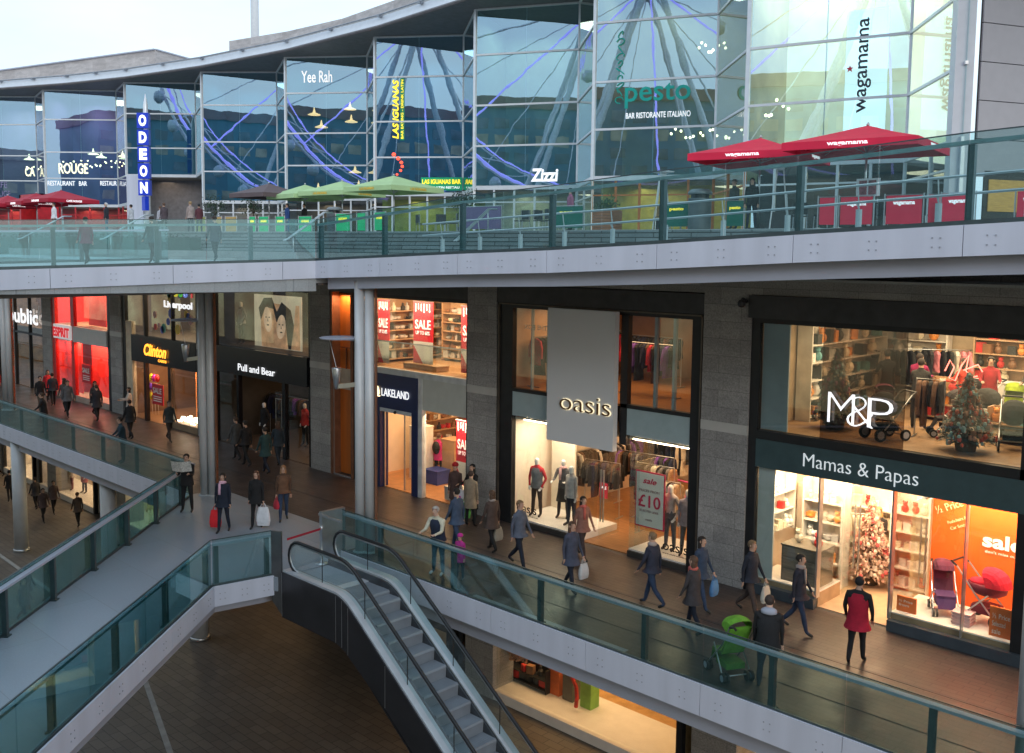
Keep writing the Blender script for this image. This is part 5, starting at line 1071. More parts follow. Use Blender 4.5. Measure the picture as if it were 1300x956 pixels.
def person(label, loc, rot, h=1.72, top=(.03, .03, .035), legs=(.02, .02, .03), shoes=(.02, .02, .02), skin=0, hair=(.03, .02, .015), hairstyle='short', pose='stand', arms='down', coat=None, hem=.78,
           hat=None, hood=None, scarf=None, cat='person', face=True, group=None, name='person', lean=0., bulk=1., sleeve=None, head_turn=0., stepk=1., skin_m=None, skirt=None):
    V = Vector; A = {'down': ((.0, .06), (.02, .10)), 'hold': ((.04, .55), (-.12, 1.55)), 'read': ((.02, .40), (-.16, 1.9)), 'lean': ((.1, .5), (.0, .9)), 'pocket': ((.12, .0), (-.05, .5)), 'bend': ((.02, .9), (-.05, 1.2)), 'swing': None, 'hip': ((.25, -.15), (-.3, .5))}
    lean_ = lean; hip = V((0, 0, .94)); sp = lambda z, dy=0.: V((0, math.sin(lean_)*(z-.94)+dy, .94+(z-.94)*math.cos(lean_)))
    v = [hip, sp(1.10), sp(1.28), sp(1.41), sp(1.50, .005), sp(1.575, .02), sp(1.66, .03), sp(1.735, .015)]; B = bulk
    r = [(.155*B, .115*B), (.14*B, .11*B), (.17*B, .125*B), (.13*B, .09*B), (.052, .055), (.066, .075), (.078, .094), (.055, .065)]
    e = [(i, i+1) for i in range(7)]; bone = ['leg', 'top', 'top', 'top', 'skin', 'skin', 'skin', 'skin']
    seg = [(v[0]-V((0, 0, .05)), v[0], 'leg', .15), (v[1], v[3], 'top', .15), (v[4], v[7], 'skin', .08)]
    if face:
        v.append(sp(1.64, .128)); r.append((.012, .014)); e.append((6, 8))
    sw = {'walk': 1., 'stand': 0.}.get(pose, 0.)*stepk
    for s in (-1, 1):
        th = R(17)*sw*s; kb = R(24)*sw if s < 0 else R(4)*sw
        spread = .012 if sw else .035
        if pose == 'wide': spread = .08
        hp = V((s*.085, 0, .90)); kn = hp+V((s*spread, math.sin(th)*.44, -math.cos(th)*.44)); an = kn+V((s*spread*.6, math.sin(th-kb)*.40, -math.cos(th-kb)*.40)); ft = -.0
        an.z = max(an.z, .075 if not sw else an.z); he = an+V((0, -.035, -.045)); to = an+V((s*.02, .16, -.06 if not (sw and s < 0) else -.10))
        i0 = len(v); v += [hp, (hp+kn)/2, kn, (kn*.6+an*.4), an, to]; r += [.098*B, .085*B, .06, .062, .042, (.04, .03)]; e += [(0, i0)]+[(i0+k, i0+k+1) for k in range(5)]
        seg += [(hp, an, 'leg', .075), (an-V((0, 0, .03)), to, 'shoe', .045)]
    hands = []
    for s in (-1, 1):
        sh = sp(1.405)+V((s*.175*B, 0, 0)); up_, fo = (A[arms] if A.get(arms) else ((.03, -.24*sw*s+.03), (0, -.24*sw*s+.28)))
        el = sh+V((s*(.04+up_[0]*.28), math.sin(up_[1])*.28, -math.cos(up_[1])*.28)); wr = el+V((s*fo[0]*.25, math.sin(fo[1])*.25, -math.cos(fo[1])*.25)); d = (wr-el).normalized(); pm = wr+d*.05; pe = wr+d*.095
        i0 = len(v); v += [sh, (sh+el)/2, el, wr, pm]; r += [.066*B, .052*B, .043*B, .028, (.038, .018)]; e += [(3, i0)]+[(i0+k, i0+k+1) for k in range(4)]
        side = d.cross(V((0, 1, .2))).normalized(); fr_ = side.cross(d)
        for q, (o, ln) in enumerate(((-.028, .055), (-.01, .068), (.01, .064), (.027, .05))):
            f1 = pm+d*.045+side*o; f2 = f1+d*ln*.5-fr_*.008*s; f3 = f2+d*ln*.4-fr_*.022*s; j = len(v); v += [f1, f2, f3]; r += [.010, .009, .008]; e += [(i0+4, j), (j, j+1), (j+1, j+2)]
        j = len(v); t1 = wr+d*.03-side*.036; v += [t1, t1+d*.03-side*.014]; r += [.011, .009]; e += [(i0+3, j), (j, j+1)]
        seg += [(sh, wr, 'top', .055), (wr+d*.012, wr+d*.16, 'skin', .04)]; hands.append(wr+d*.09)
    me = grow(v, e, r); me.name = 'body'
    mats = {'top': P(sleeve or top, .85, var=.2, scale=7, bump=.5), 'leg': P(legs, .85, var=.25, scale=9, bump=.5), 'skin': skin_m or SKIN[skin], 'shoe': P(shoes, .5)}
    keys = list(mats); [me.materials.append(mats[k]) for k in keys]
    segs_ = seg; idx = []
    for p in me.polygons:
        c = p.center; idx.append(keys.index(min(segs_, key=lambda q: segd(c, q[0], q[1])-q[3])[2]))
    me.polygons.foreach_set('material_index', idx); me.shade_smooth()
    t = thing(name, label, cat, (0, 0, 0), group); o = bpy.data.objects.new('body', me); COL.objects.link(o); o.parent = t
    c = sp(1.665, .02)
    if hairstyle:
        b = MB(); n, k = 14, 9; rr = (.09, .112, .098); vs = []
        for i in range(k+1):
            tt = math.pi*i/k
            for j in range(n): a = 2*math.pi*j/n; vs.append(c+V((rr[0]*math.sin(tt)*math.cos(a), rr[1]*math.sin(tt)*math.sin(a)-.012, .018+rr[2]*math.cos(tt))))
        fs = []
        for i in range(k):
            for j in range(n):
                f = (i*n+j, i*n+(j+1) % n, (i+1)*n+(j+1) % n, (i+1)*n+j); m_ = sum((vs[q] for q in f), V((0, 0, 0)))/4-c
                if m_.y > .035 and m_.z < .055: continue
                if m_.z < (-.03 if hairstyle == 'short' else -.2) and m_.y > -.03: continue
                fs.append(f)
        b.add(vs, fs)
        if hairstyle == 'long': b.lathe((c[0], c[1]-.035, c[2]-.25), [(.07, 0), (.1, .1), (.095, .2), (.08, .28)], 10, 1.05, .65)
        if hairstyle == 'tail': b.tube([c+V((0, -.1, .02)), c+V((0, -.15, -.05)), c+V((0, -.12, -.17))], [.03, .035, .012], 8)
        b.build('hair', P(hair, .75, var=.2, scale=14), t, True)
    if hat:
        b = MB(); b.lathe((c[0], c[1]-.01, c[2]+.012), [(.105, 0), (.108, .03), (.1, .07), (.07, .11), (.02, .13)], 14, 1, 1.12); b.build('hat', P(hat, .9, var=.1), t, True)
    if hood:
        b = MB(); b.lathe((c[0], c[1]-.075, c[2]-.235), [(.06, 0), (.135, .03), (.13, .09), (.07, .13)], 14, 1.1, .8); b.build('hood', P(hood, .9, var=.08), t, True)
    if scarf:
        b = MB(); b.lathe((sp(1.49)[0], sp(1.49)[1]+.01, 1.455), [(.08, 0), (.11, .02), (.11, .06), (.075, .09)], 12); b.beam((.05, .13, 1.48), (.06, .15, 1.15), .07, .03, (0, 1, 0)); b.build('scarf', P(scarf, .9), t, True)
    if coat:
        b = MB(); n = 16; rings = []
        prof = [(1.44, .155, .085), (1.40, .185, .115), (1.28, .195*B, .145*B), (1.10, .172*B, .135*B), (.98, .185*B, .14*B), ((hem+.98)/2, .2*B, .155*B), (hem, .215*B+(.03 if sw else 0), .17*B+(.06 if sw else 0))]
        vs = []
        for z, rx, ry in prof:
            cc = sp(z) if z > .94 else V((0, 0, z))
            for j in range(n): a = 2*math.pi*j/n; vs.append(cc+V((rx*math.cos(a), ry*math.sin(a), 0)))
        fs = [(i*n+j, (i+1)*n+j, (i+1)*n+(j+1) % n, i*n+(j+1) % n) for i in range(len(prof)-1) for j in range(n)]
        b.add(vs, fs); b.build('coat', P(coat, .85, var=.22, scale=7, bump=.6), t, True)
    if skirt:
        b = MB(); b.lathe((0, 0, .5), [(.22, 0), (.17, .3), (.15, .52)], 14, 1, .8); b.build('skirt', P(skirt, .8), t, True)
    if face:
        for s in (-1, 1):
            b = MB(); b.ball(c+V((s*.031, .092, .012)), (.011, .008, .008), 6, 4); b.build('eye', EYE, t)
            b = MB(); b.ball(c+V((s*.083, -.0, -.005)), (.012, .022, .032), 6, 5); b.build('ear', mats['skin'], t)
        b = MB(); b.ball(c+V((0, .093, -.05)), (.024, .008, .007), 8, 4); b.build('mouth', LIP, t)
    k = h/1.76; t.scale = (k, k, k); mvto(t, loc, R(rot)); t['_h'] = 0; del t['_h']
    M = Matrix.Translation(loc) @ Matrix.Rotation(R(rot), 4, 'Z') @ Matrix.Scale(k, 4)
    return [M @ p for p in hands]
def bag(hand, colr, label, w=.34, h=.42, d=.12, rot=0, name='shopping_bag', drop=.12, soft=True, mark=None):
    t = thing(name, label, 'bag', (0, 0, 0)); b = MB(); z1 = -drop; z0 = z1-h; n = 8
    prof = [(z0, .9, .8), (z0+h*.25, 1.04, 1.1), (z0+h*.6, .98, .95), (z1, .72 if soft else 1, .45 if soft else .9)]
    vs = []
    for z, kx, ky in prof:
        for j in range(12): a = 2*math.pi*j/12; cx_, sy_ = math.cos(a), math.sin(a); vs.append((math.copysign(abs(cx_)**.5, cx_)*w/2*kx, math.copysign(abs(sy_)**.6, sy_)*d/2*ky, z))
    b.add(vs, [(i*12+j, i*12+(j+1) % 12, (i+1)*12+(j+1) % 12, (i+1)*12+j) for i in range(3) for j in range(12)]+[tuple(range(12))[::-1], tuple(range(36, 48))]); b.build('body', P(colr, .5, var=.1, scale=8), t)
    b = MB()
    for s in (-1, 1): b.tube([(-w*.2, s*.02, z1), (-w*.1, s*.015, -.02), (0, 0, .01), (w*.1, s*.015, -.02), (w*.2, s*.02, z1)], .008, 5)
    b.build('strap', P(sc(colr, .8), .6), t)
    if mark: b = MB(); b.box(-w*.22, w*.22, -d*.56, d*.56, z0+h*.35, z0+h*.6); b.build('printed_patch', P(mark, .5), t)
    mvto(t, hand, R(rot))
NV = (.012, .018, .035); JN = (.035, .06, .12); BKc = (.012, .012, .014); BR_ = (.10, .055, .035); GY = (.12, .12, .13)
# on the footbridge and landing
h_ = person('man in a black suit standing at the left bridge railing reading a newspaper', (-27.45, 14.15, .006), -135, 1.8, BKc, BKc, hair=(.01, .01, .01), arms='read', coat=BKc, hem=.82)
nt_ = thing('newspaper', 'open newspaper held by the man in the black suit', 'newspaper', (-27.45, 14.15, 1.2)); b = MB(); mid = (h_[0]+h_[1])/2+Vector((0, 0, .06)); f = Vector((.7, -.7, 0)); sd_ = Vector((.7, .7, 0))
for s in (-1, 1): b.add([mid+f*.06, mid+sd_*s*.3+f*-.02+Vector((0, 0, .02)), mid+sd_*s*.3+f*.14+Vector((0, 0, .36)), mid+f*.22+Vector((0, 0, .34))], [(0, 1, 2, 3)])
b.build('pages', P((.55, .55, .52), .8, var=.35, scale=25), nt_)
h1 = person('woman in dark navy coat with a pale pink scarf walking on the bridge landing', (-24.75, 13.85, .006), -140, 1.7, NV, NV, hairstyle='long', pose='walk', arms='down', coat=NV, scarf=(.75, .45, .58), stepk=.5)
bag(h1[1], (.75, .02, .03), 'bright red shopping bag hanging from the woman with the pink scarf', rot=40, h=.5)
h2 = person('woman with long brown hair in a black coat walking beside the pink scarf', (-24.45, 14.75, .006), -140, 1.68, BKc, BKc, hair=(.12, .05, .03), hairstyle='long', pose='walk', coat=BKc, stepk=.5)
bag(h2[0], (.75, .77, .82), 'large white shopping bag carried by the woman in the black coat', w=.4, h=.55, rot=40)
h3 = person('woman in blue jeans and tan jacket walking onto the landing', (-24.6, 15.75, .006), -120, 1.66, BR_, JN, hair=(.3, .16, .08), hairstyle='long', pose='walk', coat=(.16, .08, .045), hem=.9, stepk=.6)
bag(h3[1], (.55, .03, .06), 'small red bag held by the woman in blue jeans', w=.22, h=.26)
# behind the long balustrade
person('man in navy and cream jacket and jeans leaning over the railing', (-17.75, 15.85, 0), -165, 1.76, (.014, .022, .05), (.03, .07, .11), shoes=(.8, .82, .85), skin=2, hair=(.45, .42, .40), arms='hold', coat=(.014, .022, .05), hem=.88, lean=.16, sleeve=(.60, .58, .46), bulk=1.08)
person('small child in a magenta coat standing beside the man at the railing', (-17.05, 15.95, 0), -170, 1.15, (.45, .03, .25), (.02, .02, .03), hat=(.5, .03, .28), coat=(.45, .03, .25), hem=.7, arms='down')
h4 = person('woman in red woolly hat and brown coat by the stone pier', (-21.35, 19.75, 0), 200, 1.66, (.09, .05, .045), (.10, .08, .07), hat=(.40, .015, .02), coat=(.09, .05, .045), hem=.6, pose='stand')
h5 = person('woman in a black hooded coat facing the walkway by the stone pier', (-20.75, 19.9, 0), 180, 1.7, BKc, BKc, hairstyle='long', hair=(.01, .01, .01), coat=BKc, hem=.35, arms='hold')
bag((h5[0]+h5[1])/2, (.78, .76, .80), 'white carrier bag with magenta print held by the woman in black', w=.36, h=.46, mark=(.6, .05, .35), rot=170)
h6 = person('person in a beige raincoat seen from behind beside the black framed shop', (-20.25, 19.35, 0), 20, 1.66, (.30, .24, .17), BKc, hair=(.05, .03, .025), coat=(.30, .24, .17), hem=.6)
bag(h6[0]+Vector((0, 0, .05)), (.18, .60, .12), 'bright green carrier bag held by the person in beige', w=.36, h=.45, rot=30)
for i, (x, y, rt_, hh, tp, lg, lab, ps) in enumerate((
    (-18.75, 17.4, 95, 1.74, (.05, .08, .14), JN, 'man in a slate blue jacket walking left past the stone pier', 'walk'), (-18.1, 18.1, 85, 1.68, (.09, .06, .05), BKc, 'woman in brown jacket walking left behind the man in slate blue', 'walk'),
    (-16.6, 17.6, -85, 1.78, (.10, .12, .17), NV, 'man in grey blue hooded top walking right in front of the fashion shop', 'walk'), (-16.0, 19.4, -100, 1.68, (.28, .13, .10), (.06, .04, .04), 'woman in dusty pink top walking past the glass doors of the fashion shop', 'walk'),
    (-14.6, 17.3, -95, 1.7, (.06, .07, .11), NV, 'woman in dark blue coat walking right before the fashion shop window', 'walk'), (-12.6, 17.8, 92, 1.76, (.03, .035, .06), JN, 'man in black jacket and jeans walking left by the wide stone pier', 'walk'),
    (-11.75, 18.5, -88, 1.7, (.035, .06, .11), JN, 'woman in blue puffer jacket walking right by the wide stone pier', 'walk'), (-11.1, 17.2, 94, 1.68, (.05, .045, .05), NV, 'woman in charcoal coat walking left nearest the wide stone pier', 'walk'),
    (-10.7, 18.9, -92, 1.75, (.02, .025, .04), (.07, .05, .045), 'man in dark parka walking toward the baby shop', 'walk'), (-9.5, 18.85, -80, 1.72, (.03, .03, .045), (.03, .05, .10), 'person in blue jeans and boots striding past the baby shop window', 'walk'))):
    hx = person(lab, (x, y, 0), rt_, hh, tp, lg, hair=[(.02, .015, .012), (.09, .05, .03), (.2, .13, .07)][i % 3], hairstyle='long' if 'woman' in lab else 'short', pose=ps, arms='swing', coat=tp, hem=[.8, .7, .86][i % 3], scarf=[None, (.35, .3, .28), None, (.5, .12, .1)][i % 4], stepk=[1, .8, 1.1][i % 3])
    if i in (1, 3, 4, 6, 8): bag(hx[i % 2], {1: (.5, .48, .42), 3: (.08, .06, .05), 4: (.6, .6, .62), 6: (.10, .25, .5), 8: (.7, .68, .6)}[i], {1: 'beige shopping bag of the woman in brown jacket', 3: 'dark brown handbag of the woman in dusty pink', 4: 'pale grey shopping bag of the woman in dark blue coat', 6: 'blue shopping bag of the woman in blue puffer jacket', 8: 'cream shopping bag of the man in dark parka'}[i], w=.3, h=.36, rot=rt_)
hb = person('person in a crimson and black coat walking into the baby shop doorway', (-7.95, 18.3, 0), 10, 1.74, (.012, .012, .014), BKc, hair=BKc, pose='walk', coat=(.42, .01, .035), hem=.72, stepk=.5, arms='pocket', bulk=1.12)
person('man in black jacket with grey hood standing at the balustrade, lower right', (-8.6, 15.9, 0), 25, 1.78, BKc, NV, skin=2, hair=(.04, .025, .02), coat=(.012, .013, .016), hem=.8, hood=(.34, .37, .45), arms='down', lean=.1, bulk=1.15)
person('blonde saleswoman in black standing inside the baby shop doorway', (-10.0, 24.0, .012), 190, 1.7, BKc, BKc, skin=2, hair=(.45, .3, .12), hairstyle='long', arms='hold')
person('shopper in a magenta coat with her back turned inside the kitchenware shop', (-25.3, 22.6, .012), 20, 1.65, (.62, .03, .20), BKc, hair=(.1, .05, .03), coat=(.62, .03, .20), hem=.75, hairstyle='short')
t = thing('backpack', 'black backpack on the shopper in the magenta coat', 'bag', (-25.25, 22.44, 1.2)); b = MB(); b.ball((-25.25, 22.42, 1.18), (.17, .11, .24), 12, 8); b.build('body', P(BKc, .7), t, True)
# left part of the walkway
for i, (x, y, rt_, hh, tp, lg, lab, ps, am) in enumerate((
    (-43.6, 19.7, 160, 1.64, (.62, .54, .48), BKc, 'woman in white sweater standing outside the card shop', 'stand', 'hold'), (-43.6, 15.9, 150, 1.76, BKc, BKc, 'man in black coat behind the railing at the far left', 'stand', 'lean'),
    (-35.5, 15.75, 165, 1.74, (.012, .04, .06), BKc, 'person in dark teal anorak leaning on the left walkway railing', 'stand', 'lean'), (-46.9, 18.2, -90, 1.75, GY, BKc, 'man in grey jacket walking in front of the red shop', 'walk', 'swing'),
    (-46.2, 19.2, -80, 1.7, (.05, .05, .055), BKc, 'woman in charcoal coat close to the red shop window', 'walk', 'swing'), (-48.3, 18.6, 90, 1.7, (.10, .09, .085), BKc, 'woman in taupe coat walking left before the red shop', 'walk', 'swing'),
    (-49.5, 17.9, -95, 1.74, BKc, (.1, .08, .06), 'man in black walking between the red shop and the steel column', 'walk', 'swing'), (-44.8, 18.7, 88, 1.72, (.03, .03, .04), BKc, 'person in dark coat right of the red shop', 'walk', 'swing'),
    (-50.6, 18.9, 80, 1.7, (.02, .03, .045), BKc, 'person in black coat before the shop with big white letters', 'walk', 'swing'), (-52.3, 19.3, -92, 1.66, (.45, .02, .03), BKc, 'woman in a red coat before the shop with big white letters', 'walk', 'swing'),
    (-55.2, 17.7, 92, 1.72, (.4, .03, .03), NV, 'person in a red jacket at the far left edge of the walkway', 'walk', 'swing'), (-38.1, 18.9, -85, 1.72, (.05, .06, .06), (.05, .04, .035), 'person in dark olive coat walking by the card shop window', 'walk', 'swing'),
    (-39.6, 17.9, 95, 1.7, (.02, .02, .022), BKc, 'person in black seen left of the steel column pair', 'walk', 'swing'),
    (-32.9, 19.0, 100, 1.7, (.07, .075, .08), BKc, 'person in grey coat passing the black shop, leftmost of four', 'walk', 'swing'), (-31.7, 18.7, 100, 1.75, BKc, BKc, 'tall man in black passing the black shop, second of four', 'walk', 'swing'),
    (-31.1, 19.7, 80, 1.68, (.02, .035, .05), (.02, .03, .045), 'woman in dark blue passing the black shop, third of four', 'walk', 'swing'), (-30.2, 18.6, 95, 1.72, (.02, .06, .065), NV, 'person in dark teal passing the black shop, rightmost of four', 'walk', 'swing'))):
    person(lab, (x, y, 0), rt_, hh, tp, lg, hair=[(.02, .015, .012), (.07, .04, .025)][i % 2], hairstyle='long' if 'woman' in lab else 'short', pose=ps, arms=am, coat=tp, hem=[.8, .7, .86][i % 3], lean=.12 if am == 'lean' else 0)
# lower level
for i, (x, y, rt_, tp, lab, hr_) in enumerate(((-56.9, 19.0, 170, (.03, .22, .26), 'lower level shopper with red hair and turquoise scarf by the pier', (.45, .12, .04)), (-55.2, 18.2, 80, BKc, 'lower level person in black nearest the round column', BKc), (-52.6, 18.6, 95, (.05, .05, .055), 'lower level person in charcoal walking left', BKc),
    (-51.2, 19.0, -90, (.13, .09, .085), 'lower level person in brownish coat in front of the pale display', BKc), (-49.9, 18.0, -85, (.09, .06, .06), 'lower level person in maroon brown jacket', BKc), (-47.9, 18.9, 90, (.08, .06, .055), 'lower level person by the pier between the shops', (.1, .05, .03)),
    (-61.5, 19.6, 180, BKc, 'lower level person in black before the white shop at the far left', BKc), (-38.0, 13.0, -60, NV, 'lower level man in navy seen through the bridge glass', BKc), (-36.6, 12.4, -60, (.09, .10, .11), 'lower level woman in grey seen through the bridge glass', BR_), (-39.9, 17.2, -80, (.02, .02, .03), 'lower level person in black beside the cream shop', BKc))):
    person(lab, (x, y, -5.7), rt_, 1.72, tp, BKc, hair=hr_, pose='walk' if i else 'stand', arms='swing', coat=tp, hem=.78, scarf=(.05, .4, .45) if i == 0 else None)
# upstairs in the baby shop
for x, y, rt_, tp, lab in ((-10.3, 24.8, 40, BKc, 'shopper in black on the upper floor of the baby shop, at the left'), (-9.4, 24.6, 0, (.30, .015, .09), 'shopper in wine red top seen from behind upstairs in the baby shop'), (-8.2, 24.3, 60, (.65, .05, .03), 'woman in orange red top upstairs in the baby shop'), (-7.0, 25.6, 180, (.05, .04, .04), 'dark haired woman at the counter upstairs in the baby shop'), (-5.4, 25.2, 170, BKc, 'person in black between the prams upstairs in the baby shop')):
    person(lab, (x, y, 3.962), rt_, 1.7, tp, BKc, hairstyle='long' if 'woman' in lab else 'short', arms='hold')
# terrace
for i, (x, y, rt_, tp, lg, lab, hr_) in enumerate(((-59.4, 22.6, 180, (.75, .75, .78), BKc, 'person in white shirt sitting height at the far left cafe', BKc), (-56.4, 24.4, 170, (.02, .025, .035), JN, 'grey haired man in black jacket under the right cafe umbrella', (.6, .6, .6)), (-57.3, 26.3, 120, (.5, .52, .56), NV, 'person in pale grey beside the grey haired man', BKc),
    (-57.6, 28.3, 100, (.45, .45, .5), NV, 'second person in pale grey farther back at the cafe', BR_), (-53.3, 26.4, 90, (.08, .06, .07), BKc, 'person in dark coat right of the cafe umbrellas', BR_), (-52.6, 28.2, 80, (.10, .03, .04), BKc, 'person in dark red near the cafe front', BKc), (-50.2, 26.4, 95, (.35, .28, .26), NV, 'person in pale pink jacket by the left stair handrail', (.3, .2, .1)),
    (-47.4, 30.8, 170, (.03, .08, .25), (.03, .05, .2), 'person in bright blue under the left green umbrella', BKc), (-46.9, 31.6, 180, BKc, BKc, 'person in black under the left green umbrella', BKc), (-25.6, 29.9, 150, (.40, .12, .22), BKc, 'person in dusty pink jacket behind the end of the steps', BKc),
    (-17.9, 29.6, 160, (.05, .06, .05), JN, 'person in dark green jacket left of the red barriers', BR_), (-17.1, 29.4, 200, BKc, NV, 'dark haired woman in black beside the dark green jacket', BKc))):
    hh = person(lab, (x, y, 8.955), rt_, 1.72, tp, lg, hair=hr_, pose='stand', arms='swing', coat=tp, hem=.82, hairstyle='long' if 'woman' in lab else 'short')
    if i == 10: bag(hh[0], (.35, .55, .72), 'pale blue shopping bag on the terrace left of the red barriers', rot=20)
# walking across the left bridge behind the glass
for x, y, rt_, tp, lab in ((-27.6, 8.9, 100, (.02, .03, .035), 'person in black walking over the upper bridge, leftmost'), (-27.0, 11.1, 95, (.16, .02, .05), 'person in maroon walking over the upper bridge'), (-26.2, 12.6, 100, (.02, .06, .07), 'person in dark teal walking over the upper bridge'), (-25.6, 14.2, 85, (.04, .045, .06), 'person in charcoal on the upper bridge, rightmost')):
    person(lab, (x, y, zl(y)-.02), rt_, 1.3, tp, BKc, pose='walk', arms='swing', coat=tp)
# ------------------------------------------------------------ goods in the shops
rs = random.Random(11)
def garment_mesh(kind):
    b = MB(); n = 8; L = [.72, 1.02, .62, .85][kind]; w = [.23, .21, .2, .25][kind]
    prof = [(0, .05, .03), (-.03, w*.7, .045), (-.1, w, .055), (-L*.5, w*.86, .05), (-L*.8, w*1.02, .06), (-L, w*1.1, .055)]
    vs = [(x*(1 if x else 1)*0+rx*math.cos(2*math.pi*j/n), ry*math.sin(2*math.pi*j/n)*(1+.35*math.sin(3*j+z*9)), z) for z, rx, ry in prof for j in range(n) for x in (1,)]
    b.add(vs, [(i*n+j, (i+1)*n+j, (i+1)*n+(j+1) % n, i*n+(j+1) % n) for i in range(5) for j in range(n)])
    if kind in (0, 3):
        for s in (-1, 1): b.tube([(s*w*.8, 0, -.07), (s*w*1.12, 0, -.3), (s*w*1.15, .01, -L*.75)], [.05, .05, .045], 6)
    return b
GCOL = {'black': (.012, .012, .014), 'charcoal': (.04, .04, .045), 'cream': (.70, .64, .54), 'purple': (.16, .06, .38), 'grey': (.22, .22, .24), 'brown': (.12, .06, .035), 'crimson': (.5, .02, .05), 'pink': (.75, .25, .30), 'navy': (.015, .02, .06), 'white': (.78, .76, .72), 'pale green': (.45, .52, .40), 'tan': (.42, .26, .14)}
GP = {}
def garments(x0, y0, x1, y1, z, n, cols, where, grp):
    """hang n garments between two points, across the rail"""
    d = Vector((x1-x0, y1-y0)); a = math.atan2(d[1], d[0])+math.pi/2
    for i in range(n):
        f = (i+.5)/n; col_ = rs.choice(cols); k = rs.randrange(4)
        if (col_, k) not in GP:
            o = garment_mesh(k).build('hanging_garment', P(GCOL[col_], .85, var=.2, scale=9)); GP[(col_, k)] = o.data; bpy.data.objects.remove(o)
        o = bpy.data.objects.new('hanging_garment', GP[(col_, k)]); COL.objects.link(o); o.location = (x0+d[0]*f, y0+d[1]*f, z-.02); o.rotation_euler[2] = a+rs.uniform(-.15, .15); s_ = rs.uniform(.9, 1.1); o.scale = (s_, s_, s_)
        tag(o, '%s garment hanging %s' % (col_, where), 'clothes', grp+' '+col_)
def rail(x0, y0, x1, y1, z, h, where):
    t = thing('clothes_rail', 'steel clothes rail '+where, 'clothes rail', ((x0+x1)/2, (y0+y1)/2, z)); b = MB(); b.tube([(x0, y0, z), (x0, y0, z+h), (x1, y1, z+h), (x1, y1, z)], .018, 6); b.build('rail_frame', M_steel, t)
    b = MB(); d = Vector((x1-x0, y1-y0, 0)).normalized(); s = d.cross(Vector((0, 0, 1)))*.25
    for p in ((x0, y0, z+.02), (x1, y1, z+.02)): b.tube([Vector(p)-s, Vector(p)+s], .018, 6)
    b.build('foot', M_steel, t)
# fashion shop, ground floor and upper floor
DK = ['black', 'black', 'charcoal', 'black', 'purple', 'navy', 'grey', 'brown']; LTc = ['cream', 'white', 'cream', 'tan', 'grey', 'black']
W1 = 'on the %s rail of the grey banner shop'
for x0, y0, x1, y1, h, n, cols, nm_ in ((-19.45, 22.7, -19.45, 28.2, 1.8, 36, DK+['cream'], 'left wall'), (-18.9, 23.0, -17.7, 23.2, 1.7, 12, DK, 'front left'), (-18.9, 24.7, -16.9, 24.9, 1.75, 20, DK, 'second left'), (-19.2, 26.6, -17.5, 26.7, 1.9, 20, DK+['cream'], 'rear'), (-16.4, 22.5, -15.1, 22.6, 1.65, 14, LTc, 'front right'), (-17.5, 23.8, -16.2, 23.9, 1.7, 12, LTc+DK, 'middle')):
    rail(x0, y0, x1, y1, .012, h, 'standing as the %s one in the grey banner shop' % nm_); garments(x0, y0, x1, y1, h, n, cols, W1 % nm_, 'garments on the %s rail' % nm_)
for x0, y0, x1, y1, n, nm_ in ((-19.5, 21.2, -19.5, 25.5, 26, 'left wall upstairs'), (-17.0, 22.4, -15.2, 22.4, 16, 'front right upstairs'), (-18.6, 24.4, -16.4, 24.4, 18, 'rear upstairs')):
    rail(x0, y0, x1, y1, 4.06, 1.5, 'standing as the %s one in the grey banner shop' % nm_); garments(x0, y0, x1, y1, 5.55, n, DK+['crimson'], 'on the %s rail of the grey banner shop' % nm_, 'garments on the %s rail' % nm_)
# mannequins
MW = P((.82, .80, .78), .35, var=.03)
def mann(x, y, z, rot, top, legs, lab, arms='hip', coat=None, hem=.85, skirt=None, sleeve=None, scarf=None, pose='stand'):
    person(lab, (x, y, z), rot, 1.8, top, legs, shoes=(.05, .03, .025), hairstyle=None, arms=arms, coat=coat, hem=hem, cat='mannequin', face=False, name='mannequin', skin_m=MW, skirt=skirt, sleeve=sleeve, scarf=scarf, pose=pose, group='mannequins in shop windows')
mann(-19.2, 21.1, .2, 190, (.55, .02, .03), (.05, .03, .025), 'white mannequin in grey jacket over a red top, leftmost in the left window', coat=(.14, .15, .17), hem=.85, arms='hip')
mann(-18.5, 21.5, .2, 200, (.75, .45, .42), (.03, .02, .02), 'white mannequin with pink scarf and black skirt in the middle of the left window', scarf=(.7, .4, .4), skirt=BKc, arms='hold', sleeve=(.1, .09, .09))
mann(-17.75, 21.0, .2, 170, (.38, .36, .35), NV, 'white mannequin in silvery blouse and navy shorts, rightmost in the left window', arms='down', coat=(.42, .40, .40), hem=.84)
mann(-14.45, 21.2, .2, 175, (.50, .43, .40), GY, 'white mannequin in pale vest and grey trousers, left one of the right window', arms='hip'); mann(-13.85, 21.1, .2, 200, (.35, .28, .33), GY, 'white mannequin in mauve cardigan, right one of the right window', arms='down', coat=(.35, .30, .34), hem=.8)
mann(-15.9, 24.9, .02, 180, BKc, BKc, 'mannequin in black dress beside the magenta rail of the grey banner shop', coat=BKc, hem=.6); mann(-14.7, 23.0, .02, 170, (.6, .55, .48), GY, 'mannequin in cream fur jacket inside the grey banner shop', coat=(.62, .57, .5), hem=.9)
mann(-56.3, 21.3, -5.4, 180, BKc, BKc, 'lower level mannequin in black dress, left of the pale display', coat=BKc, hem=.6); mann(-54.4, 21.2, -5.4, 170, (.6, .5, .42), (.3, .1, .1), 'lower level mannequin in beige coat in the pale display', coat=(.6, .5, .42), hem=.7); mann(-53.2, 21.4, -5.4, 190, (.6, .12, .12), BKc, 'lower level mannequin in coral dress in the pale display', coat=(.6, .15, .13), hem=.6)
